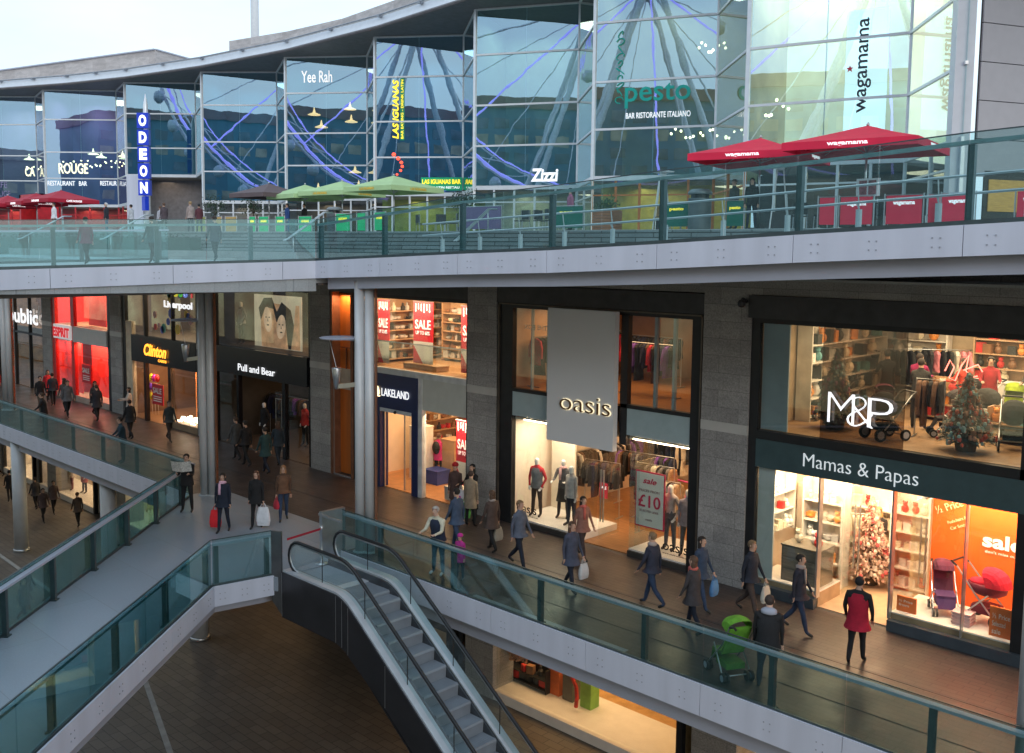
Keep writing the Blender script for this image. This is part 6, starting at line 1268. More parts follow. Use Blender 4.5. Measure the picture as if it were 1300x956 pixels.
mann(-34.6, 21.3, .05, 180, BKc, BKc, 'dark dressed mannequin inside the black shop doorway', coat=BKc, hem=.8); mann(-33.3, 22.4, .05, 180, (.5, .03, .03), BKc, 'mannequin in bright red jacket inside the black shop', coat=(.5, .03, .03), hem=.85); mann(-36.3, 21.3, 4.12, 180, (.15, .15, .17), BKc, 'mannequin upstairs left of the sepia poster', coat=(.4, .42, .45), hem=.85)
garments(-31.6, 22.6, -30.4, 22.6, 1.8, 12, ['crimson', 'crimson', 'brown', 'tan'], 'in the right window of the black shop', 'garments in the black shop'); garments(-36.9, 23.0, -34, 23.0, 1.8, 14, DK, 'at the back of the black shop', 'garments at the back of the black shop')
garments(-31.9, 21.9, -30.4, 21.9, 5.7, 8, ['cream', 'crimson', 'brown', 'pink'], 'right of the sepia poster upstairs', 'garments beside the poster'); rail(-31.6, 22.6, -30.4, 22.6, .012, 1.8, 'in the right window of the black shop'); rail(-36.9, 23, -32, 23, .012, 1.8, 'at the back of the black shop'); rail(-31.9, 21.9, -30.4, 21.9, 4.12, 1.6, 'upstairs beside the sepia poster')
# sale poster of the fashion shop
t = thing('sale_poster', 'white sale poster with crimson border and prices in the right shop window', 'poster', (-15.0, 20.66, .7)); CRI = P((.62, .03, .10), .5, emit=.1)
b = MB(); b.box(-15.46, -14.5, 20.66, 20.68, .72, 2.26); b.build('border', CRI, t); b = MB(); b.box(-15.42, -14.54, 20.645, 20.657, .76, 2.22); b.build('board', P((.78, .80, .74), .5, emit=.25, var=.03), t)
b = MB(); b.text('sale', (-15.2, 20.635, 1.93), XD, ZU, .16, .44, .01, .012, .3); b.text('£10', (-15.34, 20.635, 1.28), XD, ZU, .34, .72, .01, .01); b.build('lettering', CRI, t)
b = MB(); b.text('PRICES FROM', (-15.32, 20.635, 1.70), XD, ZU, .07, .66, .01); b.text('SELECTED LINES', (-15.3, 20.635, 1.15), XD, ZU, .06, .62, .01); b.text('oasis', (-15.1, 20.635, .92), XD, ZU, .06, .22, .01); b.build('small_lettering', P((.35, .25, .25), .5), t)
t = thing('price_card', 'small red price card hanging behind the mannequins of the left window', 'sign', (-17.4, 22, 1.2)); b = MB(); b.box(-17.45, -17.15, 21.9, 21.92, .95, 1.4); b.build('card', P((.7, .02, .06), .5, emit=.15), t); b = MB(); b.text('SALE', (-17.42, 21.89, 1.22), XD, ZU, .09, .24, .01); b.build('lettering', WH, t)
for x0, lab in ((-16.35, 'magenta display table inside the glass doors of the fashion shop'),):
    t = thing('display_table', lab, 'display', (x0, 24, 0)); b = MB(); b.tube([(x0, 24.2, 0), (x0, 24.2, 1.3), (x0+1.3, 24.0, 1.3), (x0+1.3, 24, 0)], .03, 6); b.box(x0, x0+1.3, 23.9, 24.4, .75, .8); b.build('frame', P((.6, .03, .25), .4), t)
# ------------------------------------------------------------ shelving and small goods
PC = [('white', (.78, .76, .72)), ('silver', (.5, .5, .5)), ('brown', (.25, .12, .06)), ('black', (.03, .03, .03)), ('red', (.6, .03, .03)), ('cream', (.75, .66, .5)), ('teal', (.1, .3, .32)), ('orange', (.8, .3, .06))]
PM = {}
def good(shape, ci, loc, s, where, grp):
    k = (shape, ci)
    if k not in PM:
        b = MB()
        if shape == 0: b.box(-.09, .09, -.07, .07, 0, .2); b.box(-.07, .07, -.073, -.07, .05, .15)
        elif shape == 1: b.lathe((0, 0, 0), [(.06, 0), (.07, .02), (.07, .13), (.035, .17), (.03, .24), (.02, .25)], 10)
        elif shape == 2: b.lathe((0, 0, 0), [(.05, 0), (.11, .05), (.12, .12), (.1, .12), (.03, .04)], 12)
        else: b.ball((0, 0, .1), (.09, .08, .1), 8, 6); b.ball((0, -.02, .23), .06, 8, 5); b.ball((-.05, -.02, .28), .02, 5, 4); b.ball((.05, -.02, .28), .02, 5, 4)
        o = b.build('goods', P(PC[ci][1], .45, var=.2, scale=8)); PM[k] = o.data; bpy.data.objects.remove(o)
    nmn = ['packed_box', 'bottle', 'bowl', 'soft_toy'][shape]
    o = bpy.data.objects.new(nmn, PM[k]); COL.objects.link(o); o.location = loc; o.rotation_euler[2] = rs.uniform(-.4, .4); o.scale = (s,)*3
    tag(o, '%s %s standing %s' % (PC[ci][0], nmn.replace('_', ' '), where), nmn.replace('_', ' '), grp+' '+nmn+' '+PC[ci][0])
def shelf(x0, x1, y, z, h, n, dep, lab, where, mat, cols, shapes=(0, 1, 2), dens=1., s=1.):
    t = thing('shelf_unit', lab, 'shelf', ((x0+x1)/2, y, z)); b = MB(); b.box(x0, x0+.04, y, y+dep, z, z+h); b.box(x1-.04, x1, y, y+dep, z, z+h); b.box(x0, x1, y+dep, y+dep+.02, z, z+h); b.build('frame', mat, t)
    for k in range(n):
        zz_ = z+.12+(h-.15)*k/n; b = MB(); b.box(x0+.045, x1-.045, y, y+dep-.003, zz_-.03, zz_); b.build('shelf', mat, t)
        x = x0+.14
        while x < x1-.12:
            if rs.random() < .88*dens: good(rs.choice(shapes), rs.choice(cols), (x, y+.12+rs.random()*.12, zz_), rs.uniform(.8, 1.25)*s, where, 'goods '+where)
            x += rs.uniform(.17, .28)*s
def shelf2(x, y0, y1, z, h, n, dep, lab, where, mat, cols, shapes=(0, 1, 2), s=1.):
    t = thing('shelf_unit', lab, 'shelf', (x, (y0+y1)/2, z)); b = MB(); b.box(x, x+dep, y0, y0+.04, z, z+h); b.box(x, x+dep, y1-.04, y1, z, z+h); b.box(x, x+.02, y0+.04, y1-.04, z, z+h); b.build('frame', mat, t)
    for k in range(n):
        zz_ = z+.12+(h-.15)*k/n; b = MB(); b.box(x+.022, x+dep, y0+.045, y1-.045, zz_-.03, zz_); b.build('shelf', mat, t)
        y = y0+.14
        while y < y1-.12:
            if rs.random() < .88: good(rs.choice(shapes), rs.choice(cols), (x+.15+rs.random()*.12, y, zz_), rs.uniform(.8, 1.25)*s, where, 'goods '+where)
            y += rs.uniform(.17, .28)*s
LW = P((.45, .28, .16), .5, var=.15); LWh = P((.75, .70, .62), .5)
shelf(-26.3, -25.2, 23.6, 4.12, 2.1, 6, .4, 'tall shelf with silver pans upstairs in the kitchenware shop, left', 'on the tall left upstairs shelf', LW, [0, 1, 1, 2, 3, 5])
shelf2(-27.38, 20.9, 23.2, 4.12, 2.2, 6, .42, 'first wall shelf upstairs in the kitchenware shop, nearest the glass', 'on the first upstairs wall shelf of the kitchenware shop', LW, [0, 1, 1, 2, 3, 5])
shelf2(-27.38, 23.3, 25.8, 4.12, 2.2, 6, .42, 'second wall shelf upstairs in the kitchenware shop, behind the first', 'on the second upstairs wall shelf of the kitchenware shop', LW, [0, 1, 1, 2, 3, 5])
shelf2(-27.38, 23.2, 26.5, .012, 2.2, 5, .42, 'wall shelf at street level in the kitchenware shop', 'on the street level wall shelf of the kitchenware shop', LW, [1, 5, 2, 4, 0, 3])
shelf(-25.6, -24.2, 24.4, .012, 1.6, 4, .4, 'low lit shelf behind the shopper in the kitchenware shop', 'on the low shelf behind the magenta coat', LW, [1, 5, 2, 4, 0, 3])
def boxthing(name, lab, cat, x0, x1, y0, y1, z0, z1, mat, group=None, inset=True):
    t = thing(name, lab, cat, ((x0+x1)/2, (y0+y1)/2, z0), group); b = MB(); b.box(x0, x1, y0, y1, z0, z1-.03); b.build('body', mat, t); b = MB(); b.box(x0-.02, x1+.02, y0-.02, y1+.02, z1-.03, z1); b.build('top', mat, t); return t
boxthing('display_block', 'white display block, left one under the lower sale banner', 'display block', -22.95, -22.45, 20.75, 21.2, .06, .5, M_whitew); boxthing('display_block', 'white display block, right one under the lower sale banner', 'display block', -22.4, -21.9, 20.75, 21.2, .06, .5, M_whitew)
boxthing('display_stand', 'tall white shelf stand just inside the sliding door', 'display stand', -26.2, -25.6, 22.0, 22.6, .012, 1.9, M_whitew); boxthing('crate_stack', 'stack of timber and blue crates inside the sliding door', 'crates', -25.2, -24.5, 22.6, 23.2, .012, 1.5, LW); boxthing('blue_crate', 'blue crate on the floor inside the sliding door', 'crate', -25.3, -24.6, 21.9, 22.5, .012, .5, P((.03, .06, .3), .5)); boxthing('display_plinth', 'timber plinth under the middle sale banner upstairs', 'display block', -25.4, -23.7, 21.05, 21.6, 4.12, 4.3, LW)
RB = P((.75, .02, .04), .5, emit=.35, var=.04); WB = P((.85, .80, .74), .5, emit=.3, var=.05)
def sbanner(x0, x1, z0, z1, y, lab):
    t = thing('sale_banner', lab, 'sale banner', ((x0+x1)/2, y, z0), 'red and white sale banners'); b = MB(); b.box(x0, x1, y, y+.02, z0+(z1-z0)*.36, z1); b.build('red_cloth', RB, t)
    b = MB(); b.add([(x0, y, z0), (x1, y, z0), (x1, y, z0+(z1-z0)*.36), (x0, y, z0+(z1-z0)*.36)], [(0, 1, 2, 3)]); pp = b.build('white_cloth', WB, t); b = MB(); h = (z1-z0)*.3; b.quad((x0, y-.004, z0), (x0+(x1-x0)*.5, y-.004, z0), (x0, y-.004, z0+h)); b.build('red_corner', RB, pp)
    w = x1-x0; b = MB(); b.text('SALE', (x0+w*.1, y-.02, z0+(z1-z0)*.56), XD, ZU, (z1-z0)*.15, w*.8, .01, .02); b.text('UP TO 60%', (x0+w*.14, y-.02, z0+(z1-z0)*.47), XD, ZU, (z1-z0)*.06, w*.72, .01, .01)
    for k, (f, hh) in enumerate(((.12, .2), (.26, .12), (.4, .17), (.54, .22), (.68, .14), (.82, .2))): xx = x0+w*f; b.box(xx, xx+w*.035, y-.02, y-.01, z1-.08-hh, z1-.06); b.ball((xx+w*.018, y-.015, z1-.1-hh), (.035, .008, .05), 6, 4)
    b.build('lettering', P((.95, .9, .86), .5, emit=.5, var=0), t); b = MB(); b.tube([(x0-.03, y, z1+.01), (x1+.03, y, z1+.01)], .015, 6); b.build('hanger_bar', M_steel, t)
sbanner(-26.98, -26.35, 4.17, 6.38, 21.2, 'sale banner upstairs at the left of the kitchenware shop, half behind the columns'); sbanner(-25.05, -24.05, 4.32, 6.4, 21.2, 'sale banner in the middle of the upstairs kitchenware window'); sbanner(-22.68, -21.75, 4.2, 6.36, 21.2, 'sale banner at the right end of the upstairs kitchenware window'); sbanner(-22.62, -21.8, .6, 2.7, 20.95, 'sale banner at street level in the kitchenware window above the white blocks')
# ------------------------------------------------------------ baby shop goods
def xtree(x, y, z, h, r, cols, lab, n=520, base='pot'):
    t = thing('decorated_tree', lab, 'decorated tree', (x, y, z)); b = MB(); b.tube([(x, y, z), (x, y, z+h*.95)], [.05, .015], 8); b.lathe((x, y, z), [(.2, 0), (.24, .22)], 12); b.build('trunk', P((.1, .07, .05), .7), t); rnd = random.Random(n)
    b = MB()
    for i in range(n*3):
        f = rnd.random()**.75; zz_ = z+.2+(h-.25)*(1-f); rr = r*f*(.55+.5*rnd.random()); a = rnd.random()*6.283; c = Vector((x+rr*math.cos(a), y+rr*math.sin(a), zz_)); u = Vector((math.cos(a), math.sin(a), rnd.uniform(-.7, .2))).normalized()*.10; v = Vector((-math.sin(a), math.cos(a), rnd.uniform(-.3, .3)))*.03
        b.quad(c-u*.5, c+v, c+u, c-v)
    b.build('foliage', P(cols[0], .7, var=.4, scale=8), t)
    for ci, cc in enumerate(cols[1:]):
        b = MB()
        for i in range(n//(len(cols)-1)//2):
            f = rnd.random()**.7; zz_ = z+.22+(h-.3)*(1-f); rr = r*f*(.85+.3*rnd.random()); a = rnd.random()*6.283; c = (x+rr*math.cos(a), y+rr*math.sin(a), zz_); s = rnd.uniform(.025, .055)
            if i % 3: b.ball(c, (s, s, s*1.2), 6, 4)
            else: b.cbox(c, (s*2, s*.8, s*2.4), a+rnd.random())
        b.build('ornaments', P(cc, .4, var=.25, scale=9, emit=.03), t)
xtree(-9.75, 23.0, .012, 2.25, .62, [(.55, .38, .28), (.7, .45, .36), (.8, .68, .56), (.6, .12, .12)], 'tall tree of cream and pink tags in the baby shop doorway', 620)
xtree(-10.3, 21.9, 3.96, 2.0, .5, [(.10, .13, .12), (.25, .38, .38), (.35, .12, .22), (.5, .35, .25)], 'dark decorated tree upstairs at the left of the glowing letters', 420)
xtree(-7.15, 21.5, 3.96, 1.75, .55, [(.12, .13, .11), (.30, .48, .48), (.40, .22, .15), (.45, .08, .05)], 'decorated tree with teal and copper ornaments upstairs right of the glowing letters', 620)
def stroller(loc, rot, kind, lab, fab, fab2=None, frame=M_steel, scale=1.):
    t = thing('pushchair' if kind < 2 else 'pram', lab, 'pushchair' if kind < 2 else 'pram', (0, 0, 0)); F = P(fab, .9, var=.22, scale=9, bump=.7); F2 = P(fab2 or sc(fab, .4), .8, var=.12)
    whl = [(-.26, .28, .09), (.26, .28, .09), (-.26, -.3, .09), (.26, -.3, .09)] if kind < 2 else [(-.28, .34, .15), (.28, .34, .15), (-.28, -.32, .13), (.28, -.32, .13)]
    b = MB()
    for s in (-1, 1):
        if kind < 2: b.tube([(s*.26, .28, .1), (s*.24, -.2, .62), (s*.23, -.42, 1.0), (s*.2, -.5, 1.02)], .014, 6); b.tube([(s*.26, -.3, .1), (s*.24, .02, .5), (s*.22, .1, .55)], .013, 6)
        else: b.tube([(s*.28, .34, .15), (s*.25, -.12, .6), (s*.22, -.5, 1.02)], .016, 6); b.tube([(s*.28, -.32, .13), (s*.25, .14, .62)], .016, 6)
    b.tube([(-.26, -.3, .12), (.26, -.3, .12)], .012, 6); b.tube([(-.24, .0, .45), (.24, .0, .45)], .01, 6); b.build('chassis', frame, t)
    b = MB()
    if kind < 2:
        for s in (-1, 1): b.tube([(s*.23, -.42, 1.0), (s*.2, -.5, 1.03), (s*.19, -.56, 1.0)], .022, 6)
    else: b.tube([(-.22, -.5, 1.02), (-.2, -.62, 1.08), (.2, -.62, 1.08), (.22, -.5, 1.02)], .022, 6)
    b.build('handle', RUB, t)
    for x, y, r in whl:
        b = MB(); M = [(x+(.02*i), y, r) for i in (-1, 1)]; b.tube(M, r, 16); w = b.build('wheel', RUB, t); b = MB(); b.tube([(x-.024, y, r), (x+.024, y, r)], r*.62, 12); b.build('hub', M_panel2, w)
        if kind < 2: b = MB(); b.tube([(x+.06*(-1 if x > 0 else 1), y, r), (x+.09*(-1 if x > 0 else 1), y, r)], r, 12); b.build('wheel', RUB, t)
    if kind < 2:
        b = MB(); b.add([(-.2, .2, .38), (.2, .2, .38), (.2, -.12, .42), (-.2, -.12, .42), (-.2, .2, .44), (.2, .2, .44), (.2, -.12, .48), (-.2, -.12, .48)], [(0, 3, 2, 1), (4, 5, 6, 7), (0, 1, 5, 4), (1, 2, 6, 5), (2, 3, 7, 6), (3, 0, 4, 7)]); b.build('seat', F2, t)
        b = MB(); b.beam((0, -.12, .45), (0, -.36, .95), .4, .05, (0, 1, 0)); b.build('backrest', F, t); b = MB(); b.quad((-.2, .2, .38), (.2, .2, .38), (.17, .3, .18), (-.17, .3, .18)); b.build('leg_rest', F2, t)
        b = MB(); n = 8; vs = []
        for i in range(5):
            a = R(20+i*24)
            for j in range(n+1): f = j/n; c = math.pi*f; vs.append((.22*math.cos(c), -.3+.34*math.cos(a)*math.sin(c)**.5*1.0, .86+.26*math.sin(a)*math.sin(c)**.4))
        b.add(vs, [(i*(n+1)+j, i*(n+1)+j+1, (i+1)*(n+1)+j+1, (i+1)*(n+1)+j) for i in range(4) for j in range(n)]); b.build('canopy', F, t)
        b = MB(); b.box(-.17, .17, -.25, .1, .2, .3); b.build('basket', F2, t)
    else:
        b = MB(); b.lathe((0, .0, .55), [(.16, 0), (.26, .08), (.28, .2), (.26, .22)], 14, .85, 1.35); b.build('carrycot', F2, t, True); b = MB(); n = 10; vs = []
        for i in range(6):
            a = R(2+i*22)
            for j in range(n+1): c = math.pi*j/n; vs.append((.25*math.cos(c), .08+.36*math.cos(a)*math.sin(c)**.6, .76+.34*math.sin(a)*math.sin(c)**.5))
        b.add(vs, [(i*(n+1)+j, i*(n+1)+j+1, (i+1)*(n+1)+j+1, (i+1)*(n+1)+j) for i in range(5) for j in range(n)]); b.build('hood', F, t); b = MB(); b.lathe((0, -.12, .76), [(.24, 0), (.22, .05), (.05, .08)], 12, .85, .9); b.build('apron', F, t, True)
        b = MB(); b.box(-.2, .2, -.2, .22, .22, .36); b.build('basket', F2, t)
    t.scale = (scale,)*3; mvto(t, loc, R(rot))
stroller((-7.35, 21.3, .37), -150, 0, 'aubergine pushchair standing before the orange backdrop', (.10, .02, .05), (.08, .03, .12)); stroller((-6.5, 21.35, .37), -100, 2, 'bright red pram with folded hood before the orange backdrop', (.75, .012, .04), (.20, .02, .04), scale=1.12)
stroller((-9.45, 15.95, 0), 60, 0, 'lime green pushchair behind the balustrade beside the man with grey hood', (.13, .36, .03), (.07, .22, .02), scale=1.15)
for x, y, r_, k, cf, lab in ((-6.5, 22.4, 200, 2, BKc, 'black pram upstairs near the teal ornament tree'), (-8.1, 22.9, 120, 0, (.03, .02, .025), 'folded black pushchair upstairs beside the ornament tree'), (-5.9, 23.6, 160, 0, (.05, .05, .06), 'charcoal pushchair upstairs in the middle of the showroom'), (-7.3, 25.0, 190, 0, (.28, .38, .01), 'lime green pushchair upstairs in front of the counter'), (-8.3, 25.6, 140, 2, BKc, 'black pram upstairs behind the woman in orange red'), (-5.4, 21.9, 210, 2, (.08, .04, .03), 'brown pram upstairs at the right edge'), (-6.4, 26.2, 170, 0, (.02, .02, .03), 'black pushchair on the rear upstairs platform'), (-5.3, 26.4, 150, 2, (.5, .06, .03), 'rust red pram on the rear upstairs platform'), (-8.9, 21.5, 150, 2, (.02, .02, .03), 'black pram upstairs directly behind the glowing letters'), (-9.6, 22.9, 30, 0, (.12, .02, .06), 'plum pushchair upstairs left of the glowing letters'), (-7.6, 23.9, 250, 2, (.03, .03, .03), 'black pram upstairs between the table and the ornament tree'), (-6.7, 24.5, 130, 0, (.15, .12, .1), 'taupe pushchair upstairs near the counter'), (-11.0, 23.2, 100, 2, (.08, .09, .1), 'grey pram upstairs beside the long wall shelf')):
    stroller((x, y, 3.962), r_, k, lab, cf)
t = boxthing('sales_counter', 'white sales counter upstairs in the baby shop', 'counter', -8.9, -5.8, 26.5, 27.1, 3.96, 4.9, M_whitew); boxthing('display_table', 'round edged white table upstairs by the glowing letters', 'table', -8.0, -7.2, 23.6, 24.4, 3.96, 4.6, M_plinthtop)
garments(-8.6, 22.4, -8.0, 22.5, 5.3, 5, ['black', 'brown'], 'beside the letters upstairs in the baby shop', 'garments upstairs in the baby shop'); rail(-8.6, 22.4, -8.0, 22.5, 3.962, 1.35, 'beside the glowing letters upstairs')
garments(-10.8, 25.6, -9.0, 27.2, 5.6, 14, ['cream', 'black', 'charcoal', 'pink'], 'on the rear left rail upstairs in the baby shop', 'garments rear left upstairs'); rail(-10.8, 25.6, -9.0, 27.2, 3.962, 1.65, 'rear left upstairs in the baby shop')
shelf(-11.4, -9.6, 27.0, 3.96, 2.3, 5, .35, 'pale shelf at the rear left upstairs in the baby shop', 'on the rear left upstairs shelf of the baby shop', LWh, [0, 5, 3, 7, 2], (0, 3), s=1.3)
shelf(-7.0, -5.0, 27.1, 4.9, 1.5, 3, .3, 'pale wall shelf behind the upstairs counter', 'on the wall shelf behind the upstairs counter', LWh, [0, 5, 7, 3], (0, 3), s=1.4)
t = boxthing('drawer_chest', 'grey timber chest of drawers in the left baby shop window', 'chest of drawers', -10.95, -10.0, 20.75, 21.5, .37, 1.25, P((.17, .15, .12), .55, var=.25, stretch=(1, 1, 8)))
b = MB()
for k in range(3): b.box(-10.9, -10.05, 20.73, 20.75, .43+.27*k, .66+.27*k); b.ball((-10.5, 20.71, .55+.27*k), .025, 6, 4)
b.build('drawer', P((.22, .19, .15), .5, var=.2, stretch=(1, 1, 8)), t)
t = thing('bath_support', 'mint green baby bath propped against the chest of drawers', 'baby bath', (-11.0, 20.66, .37)); b = MB(); b.lathe((0, 0, 0), [(.05, 0), (.2, .1), (.25, .3), (.21, .55), (.12, .72), (.03, .78)], 16, 1, .35); b.build('shell', P((.42, .62, .50), .35), t, True); b = MB(); b.tube([(-.1, -.07, .6), (0, -.09, .64), (.1, -.07, .6)], .012, 6); b.build('rim', M_whitew, t); t.location = (-10.95, 20.66, .37)
shelf(-11.1, -10.05, 22.0, .012, 2.6, 5, .45, 'white shelf with soft toys in the left baby shop window', 'on the white shelf of the left baby shop window', LWh, [5, 0, 5, 0, 4, 7], (3, 3, 0, 2, 0), s=.95)
shelf(-11.2, -9.3, 24.4, .012, 2.0, 4, .4, 'long white shelf of toys behind the baby shop window', 'on the long white shelf behind the window', LWh, [5, 0, 4, 7], (3, 0), s=1.2); shelf2(-11.58, 20.9, 22.0, 1.3, 1.5, 3, .3, 'white wall shelf above the mint bath in the left window', 'on the wall shelf above the mint bath', LWh, [5, 0, 5, 0, 4], (3, 0), s=.9)
shelf2(-11.55, 22.6, 27.2, .012, 2.3, 5, .4, 'long wall shelf of toys inside the baby shop', 'on the long wall shelf of the baby shop', LWh, [5, 0, 7, 0, 5, 4], (0, 3), s=1.0)
shelf2(-11.55, 22.3, 26.8, 3.962, 2.4, 5, .4, 'long wall shelf upstairs in the baby shop', 'on the long upstairs wall shelf of the baby shop', LWh, [3, 5, 7, 0, 3, 6], (0, 3), s=1.35)
for k, (x, y) in enumerate(((-10.7, 21.1), (-10.35, 21.2), (-10.15, 21.0))): good(3, [5, 0, 4][k], (x, y, 1.25), 1.2, 'on top of the grey chest of drawers', 'toys on the chest')
garments(-10.0, 23.8, -10.9, 23.2, 1.55, 9, ['pink', 'crimson', 'cream', 'pale green'], 'behind the toys in the left baby shop window', 'baby clothes front'); garments(-9.5, 24.6, -8.2, 24.6, 1.5, 12, ['cream', 'white', 'pink', 'tan', 'pale green'], 'right of the baby shop doorway', 'baby clothes right'); rail(-9.5, 24.6, -8.2, 24.6, .012, 1.5, 'right of the baby shop doorway'); rail(-10.9, 23.2, -10.0, 23.8, .012, 1.55, 'behind the toys in the left baby shop window')
t = thing('neon_script', 'pink neon script glowing upstairs in the baby shop', 'neon sign', (-7.9, 22.3, 5.6)); b = MB()
for pts in ([(-8.15, 5.55), (-8.05, 5.8), (-7.95, 5.65), (-8.05, 5.4), (-7.92, 5.35), (-7.8, 5.7), (-7.65, 5.95), (-7.7, 5.6), (-7.6, 5.45), (-7.45, 5.5)], [(-7.75, 5.6), (-7.45, 5.75), (-7.35, 5.6)]): b.tube([(x+.2, 22.3, z) for x, z in pts], .016, 5)
b.build('tube', P((1, .2, .15), .5, emit=3.5, var=0), t)
def card(x, y, z, w, h, lab, txt, rot=0., colr=(.85, .2, .04)):
    t = thing('price_card', lab, 'sign', (x, y, z)); b = MB(); b.box(x-w/2, x+w/2, y, y+.04, z, z+h); b.build('board', P(colr, .5, emit=.15), t); b = MB()
    for i, s_ in enumerate(txt): b.text(s_, (x-w*.38, y-.01, z+h*(.62-.26*i)), XD, ZU, h*.17, w*.7*(1-.25*i), .008)
    b.build('lettering', P((.95, .85, .75), .5, emit=.3, var=0), t)
card(-7.95, 20.75, .37, .42, .34, 'orange price card at the left of the aubergine pushchair', ['½ Price', 'from']); card(-6.0, 20.72, .37, .48, .62, 'tall orange price card in front of the red pram', ['½ Price', 'Selected', 'sale'])
for k in range(4): tag(boxthing('folded_towels', 'pink', 'towels', -7.0, -6.65, 20.8, 21.1, .37+k*.07, .435+k*.07, P((.75, .5, .5), .8)), ['lowest folded pink towel of the stack between the pushchairs', 'second folded pink towel of the stack between the pushchairs', 'third folded pink towel of the stack between the pushchairs', 'top folded pink towel of the stack between the pushchairs'][k], 'towel', 'folded towels')
# ------------------------------------------------------------ card shop, red shop, lower level goods
BCOL = [(1, .75, .05), (.8, .05, .5), (.9, .05, .05), (.3, .1, .8), (1, .4, .3), (.1, .5, .9)]
for k in range(9):
    x, z = -44.5+.32*(k % 3), 1.0+.45*(k//3); t = thing('foil_balloon', '%s foil balloon in the card shop window, row %s' % (['golden', 'magenta', 'red', 'violet', 'salmon', 'blue', 'gold', 'pink', 'scarlet'][k], ['bottom', 'middle', 'top'][k//3]), 'balloon', (x, 21.2, z), 'foil balloons'); b = MB(); b.ball((x, 21.2, z), (.2, .1, .19), 10, 6); b.build('foil', P(BCOL[k % 6], .15, .6, emit=.25), t, True); b = MB(); b.tube([(x, 21.2, z-.2), (x, 21.25, .1)], .004, 4); b.build('ribbon', M_white, t)
t = thing('window_stickers', 'round coloured stickers in the upper window of the card shop', 'stickers', (-41, 20.6, 4.2)); rnd = random.Random(2)
for k in range(16):
    x, z, r_ = rnd.uniform(-43.2, -39), rnd.uniform(4.1, 6.3), rnd.uniform(.12, .24); b = MB(); b.quad(*[(px_, 20.505, pz_) for px_, pz_ in oval(x, z, r_, r_, 0, 14)]); b.build('disc', P(rnd.choice([(.9, .9, .85), (.8, .1, .1), (.1, .4, .35), (.9, .6, .1), (.15, .2, .7), (.85, .5, .5)]), .5, emit=.35), t)
t = thing('window_letters', 'big multicoloured letters along the top of the card shop window', 'lettering', (-39.6, 20.6, 6.0))
for ch, x, cc in (('J', -40.6, (.8, .7, .05)), ('U', -40.2, (.1, .6, .1)), ('S', -39.75, (.2, .3, .9)), ('T', -39.2, (.85, .1, .1))): b = MB(); b.text(ch, (x, 20.5, 5.95), XD, ZU, .45, .34, .03, .03); b.build('letter', P(cc, .5, emit=.6), t)
for x, y, z, lab in ((-42.3, 20.48, 1.0, 'red sale card by the card shop door'), (-50.2, 20.48, 1.2, 'red sale card in the red shop window')):
    t = thing('sale_card', lab, 'sign', (x, y, z)); b = MB(); b.box(x-.55, x+.55, y-.03, y, z-.1, z+.85); b.build('board', P((.6, .015, .03), .5, emit=.15), t); b = MB(); b.text('SALE', (x-.42, y-.05, z+.42), XD, ZU, .26, .84, .01, .01)
    for q in range(3): b.box(x-.4, x+.4, y-.045, y-.03, z+.05+.1*q, z+.09+.1*q)
    b.build('lettering', P((.9, .85, .8), .5, emit=.3, var=0), t)
t = thing('light_garland', 'cluster of small white lights along the foot of the card shop window', 'fairy lights', (-39.8, 21, .3)); b = MB(); rnd = random.Random(8)
for k in range(90): b.ball((rnd.uniform(-40.9, -38.8), rnd.uniform(20.6, 21.3), rnd.uniform(.32, .5)), .045, 5, 4)
b.build('bulbs', P((1, .85, .65), .5, emit=6, var=0), t)
shelf(-43.2, -41.4, 23.6, .012, 2.0, 5, .4, 'shelf of colourful cards at the back of the card shop', 'on the back shelf of the card shop', LW, [4, 7, 0, 6, 5], (0,), s=1.2)
shelf(-49.0, -47.8, 23.2, 3.96, 2.2, 5, .4, 'pink lit shelf upstairs in the red shop', 'on the upstairs shelf of the red shop', P((.8, .3, .25), .5), [4, 4, 0, 7], (0, 2), s=1.5)
garments(-53.8, 22.5, -52.2, 22.5, 5.6, 8, DK, 'upstairs in the red shop', 'garments upstairs red shop'); rail(-53.8, 22.5, -52.2, 22.5, 3.96, 1.65, 'upstairs in the red shop'); garments(-62, 22.5, -56.4, 22.5, 5.4, 14, DK+['tan'], 'upstairs in the shop with big white letters', 'garments dark shop'); rail(-62, 22.5, -56.4, 22.5, 3.55, 1.85, 'upstairs in the shop with big white letters')
garments(-53.0, 22.9, -50.2, 22.9, -3.9, 8, ['crimson', 'pink', 'cream', 'black'], 'in the lower level fashion shop', 'garments lower level'); rail(-53.0, 22.9, -50.2, 22.9, -5.68, 1.8, 'in the lower level fashion shop'); garments(-62.5, 22.5, -58.5, 22.5, -3.9, 8, ['crimson', 'white', 'cream'], 'in the lower level shop at the far left', 'garments lower far left'); rail(-62.5, 22.5, -58.5, 22.5, -5.68, 1.8, 'in the lower level shop at the far left')
t = thing('green_poster', 'green poster on the wall of the lower level cream shop', 'poster', (-46.6, 20.7, -4.6)); b = MB(); b.box(-47.2, -46.0, 20.66, 20.7, -5.1, -2.4); b.build('board', P((.10, .22, .02), .5, emit=.2, var=.5, scale=4), t); b = MB(); b.box(-47.25, -45.95, 20.7, 20.73, -5.15, -2.35); b.build('border', P((.5, .5, .2), .5), t)
shelf(-44.4, -41.6, 21.4, -5.4, 1.5, 4, .4, 'low glass shelf of bottles in the lower level cream shop', 'on the low shelf of the lower level cream shop', LWh, [5, 0, 7, 3, 2], (1, 2), s=1.3); shelf(-45.6, -41.0, 24.2, -5.68, 2.2, 4, .4, 'rear shelf of the lower level cream shop', 'on the rear shelf of the lower level cream shop', LW, [5, 7, 3, 2], (1, 2, 0), s=1.4)
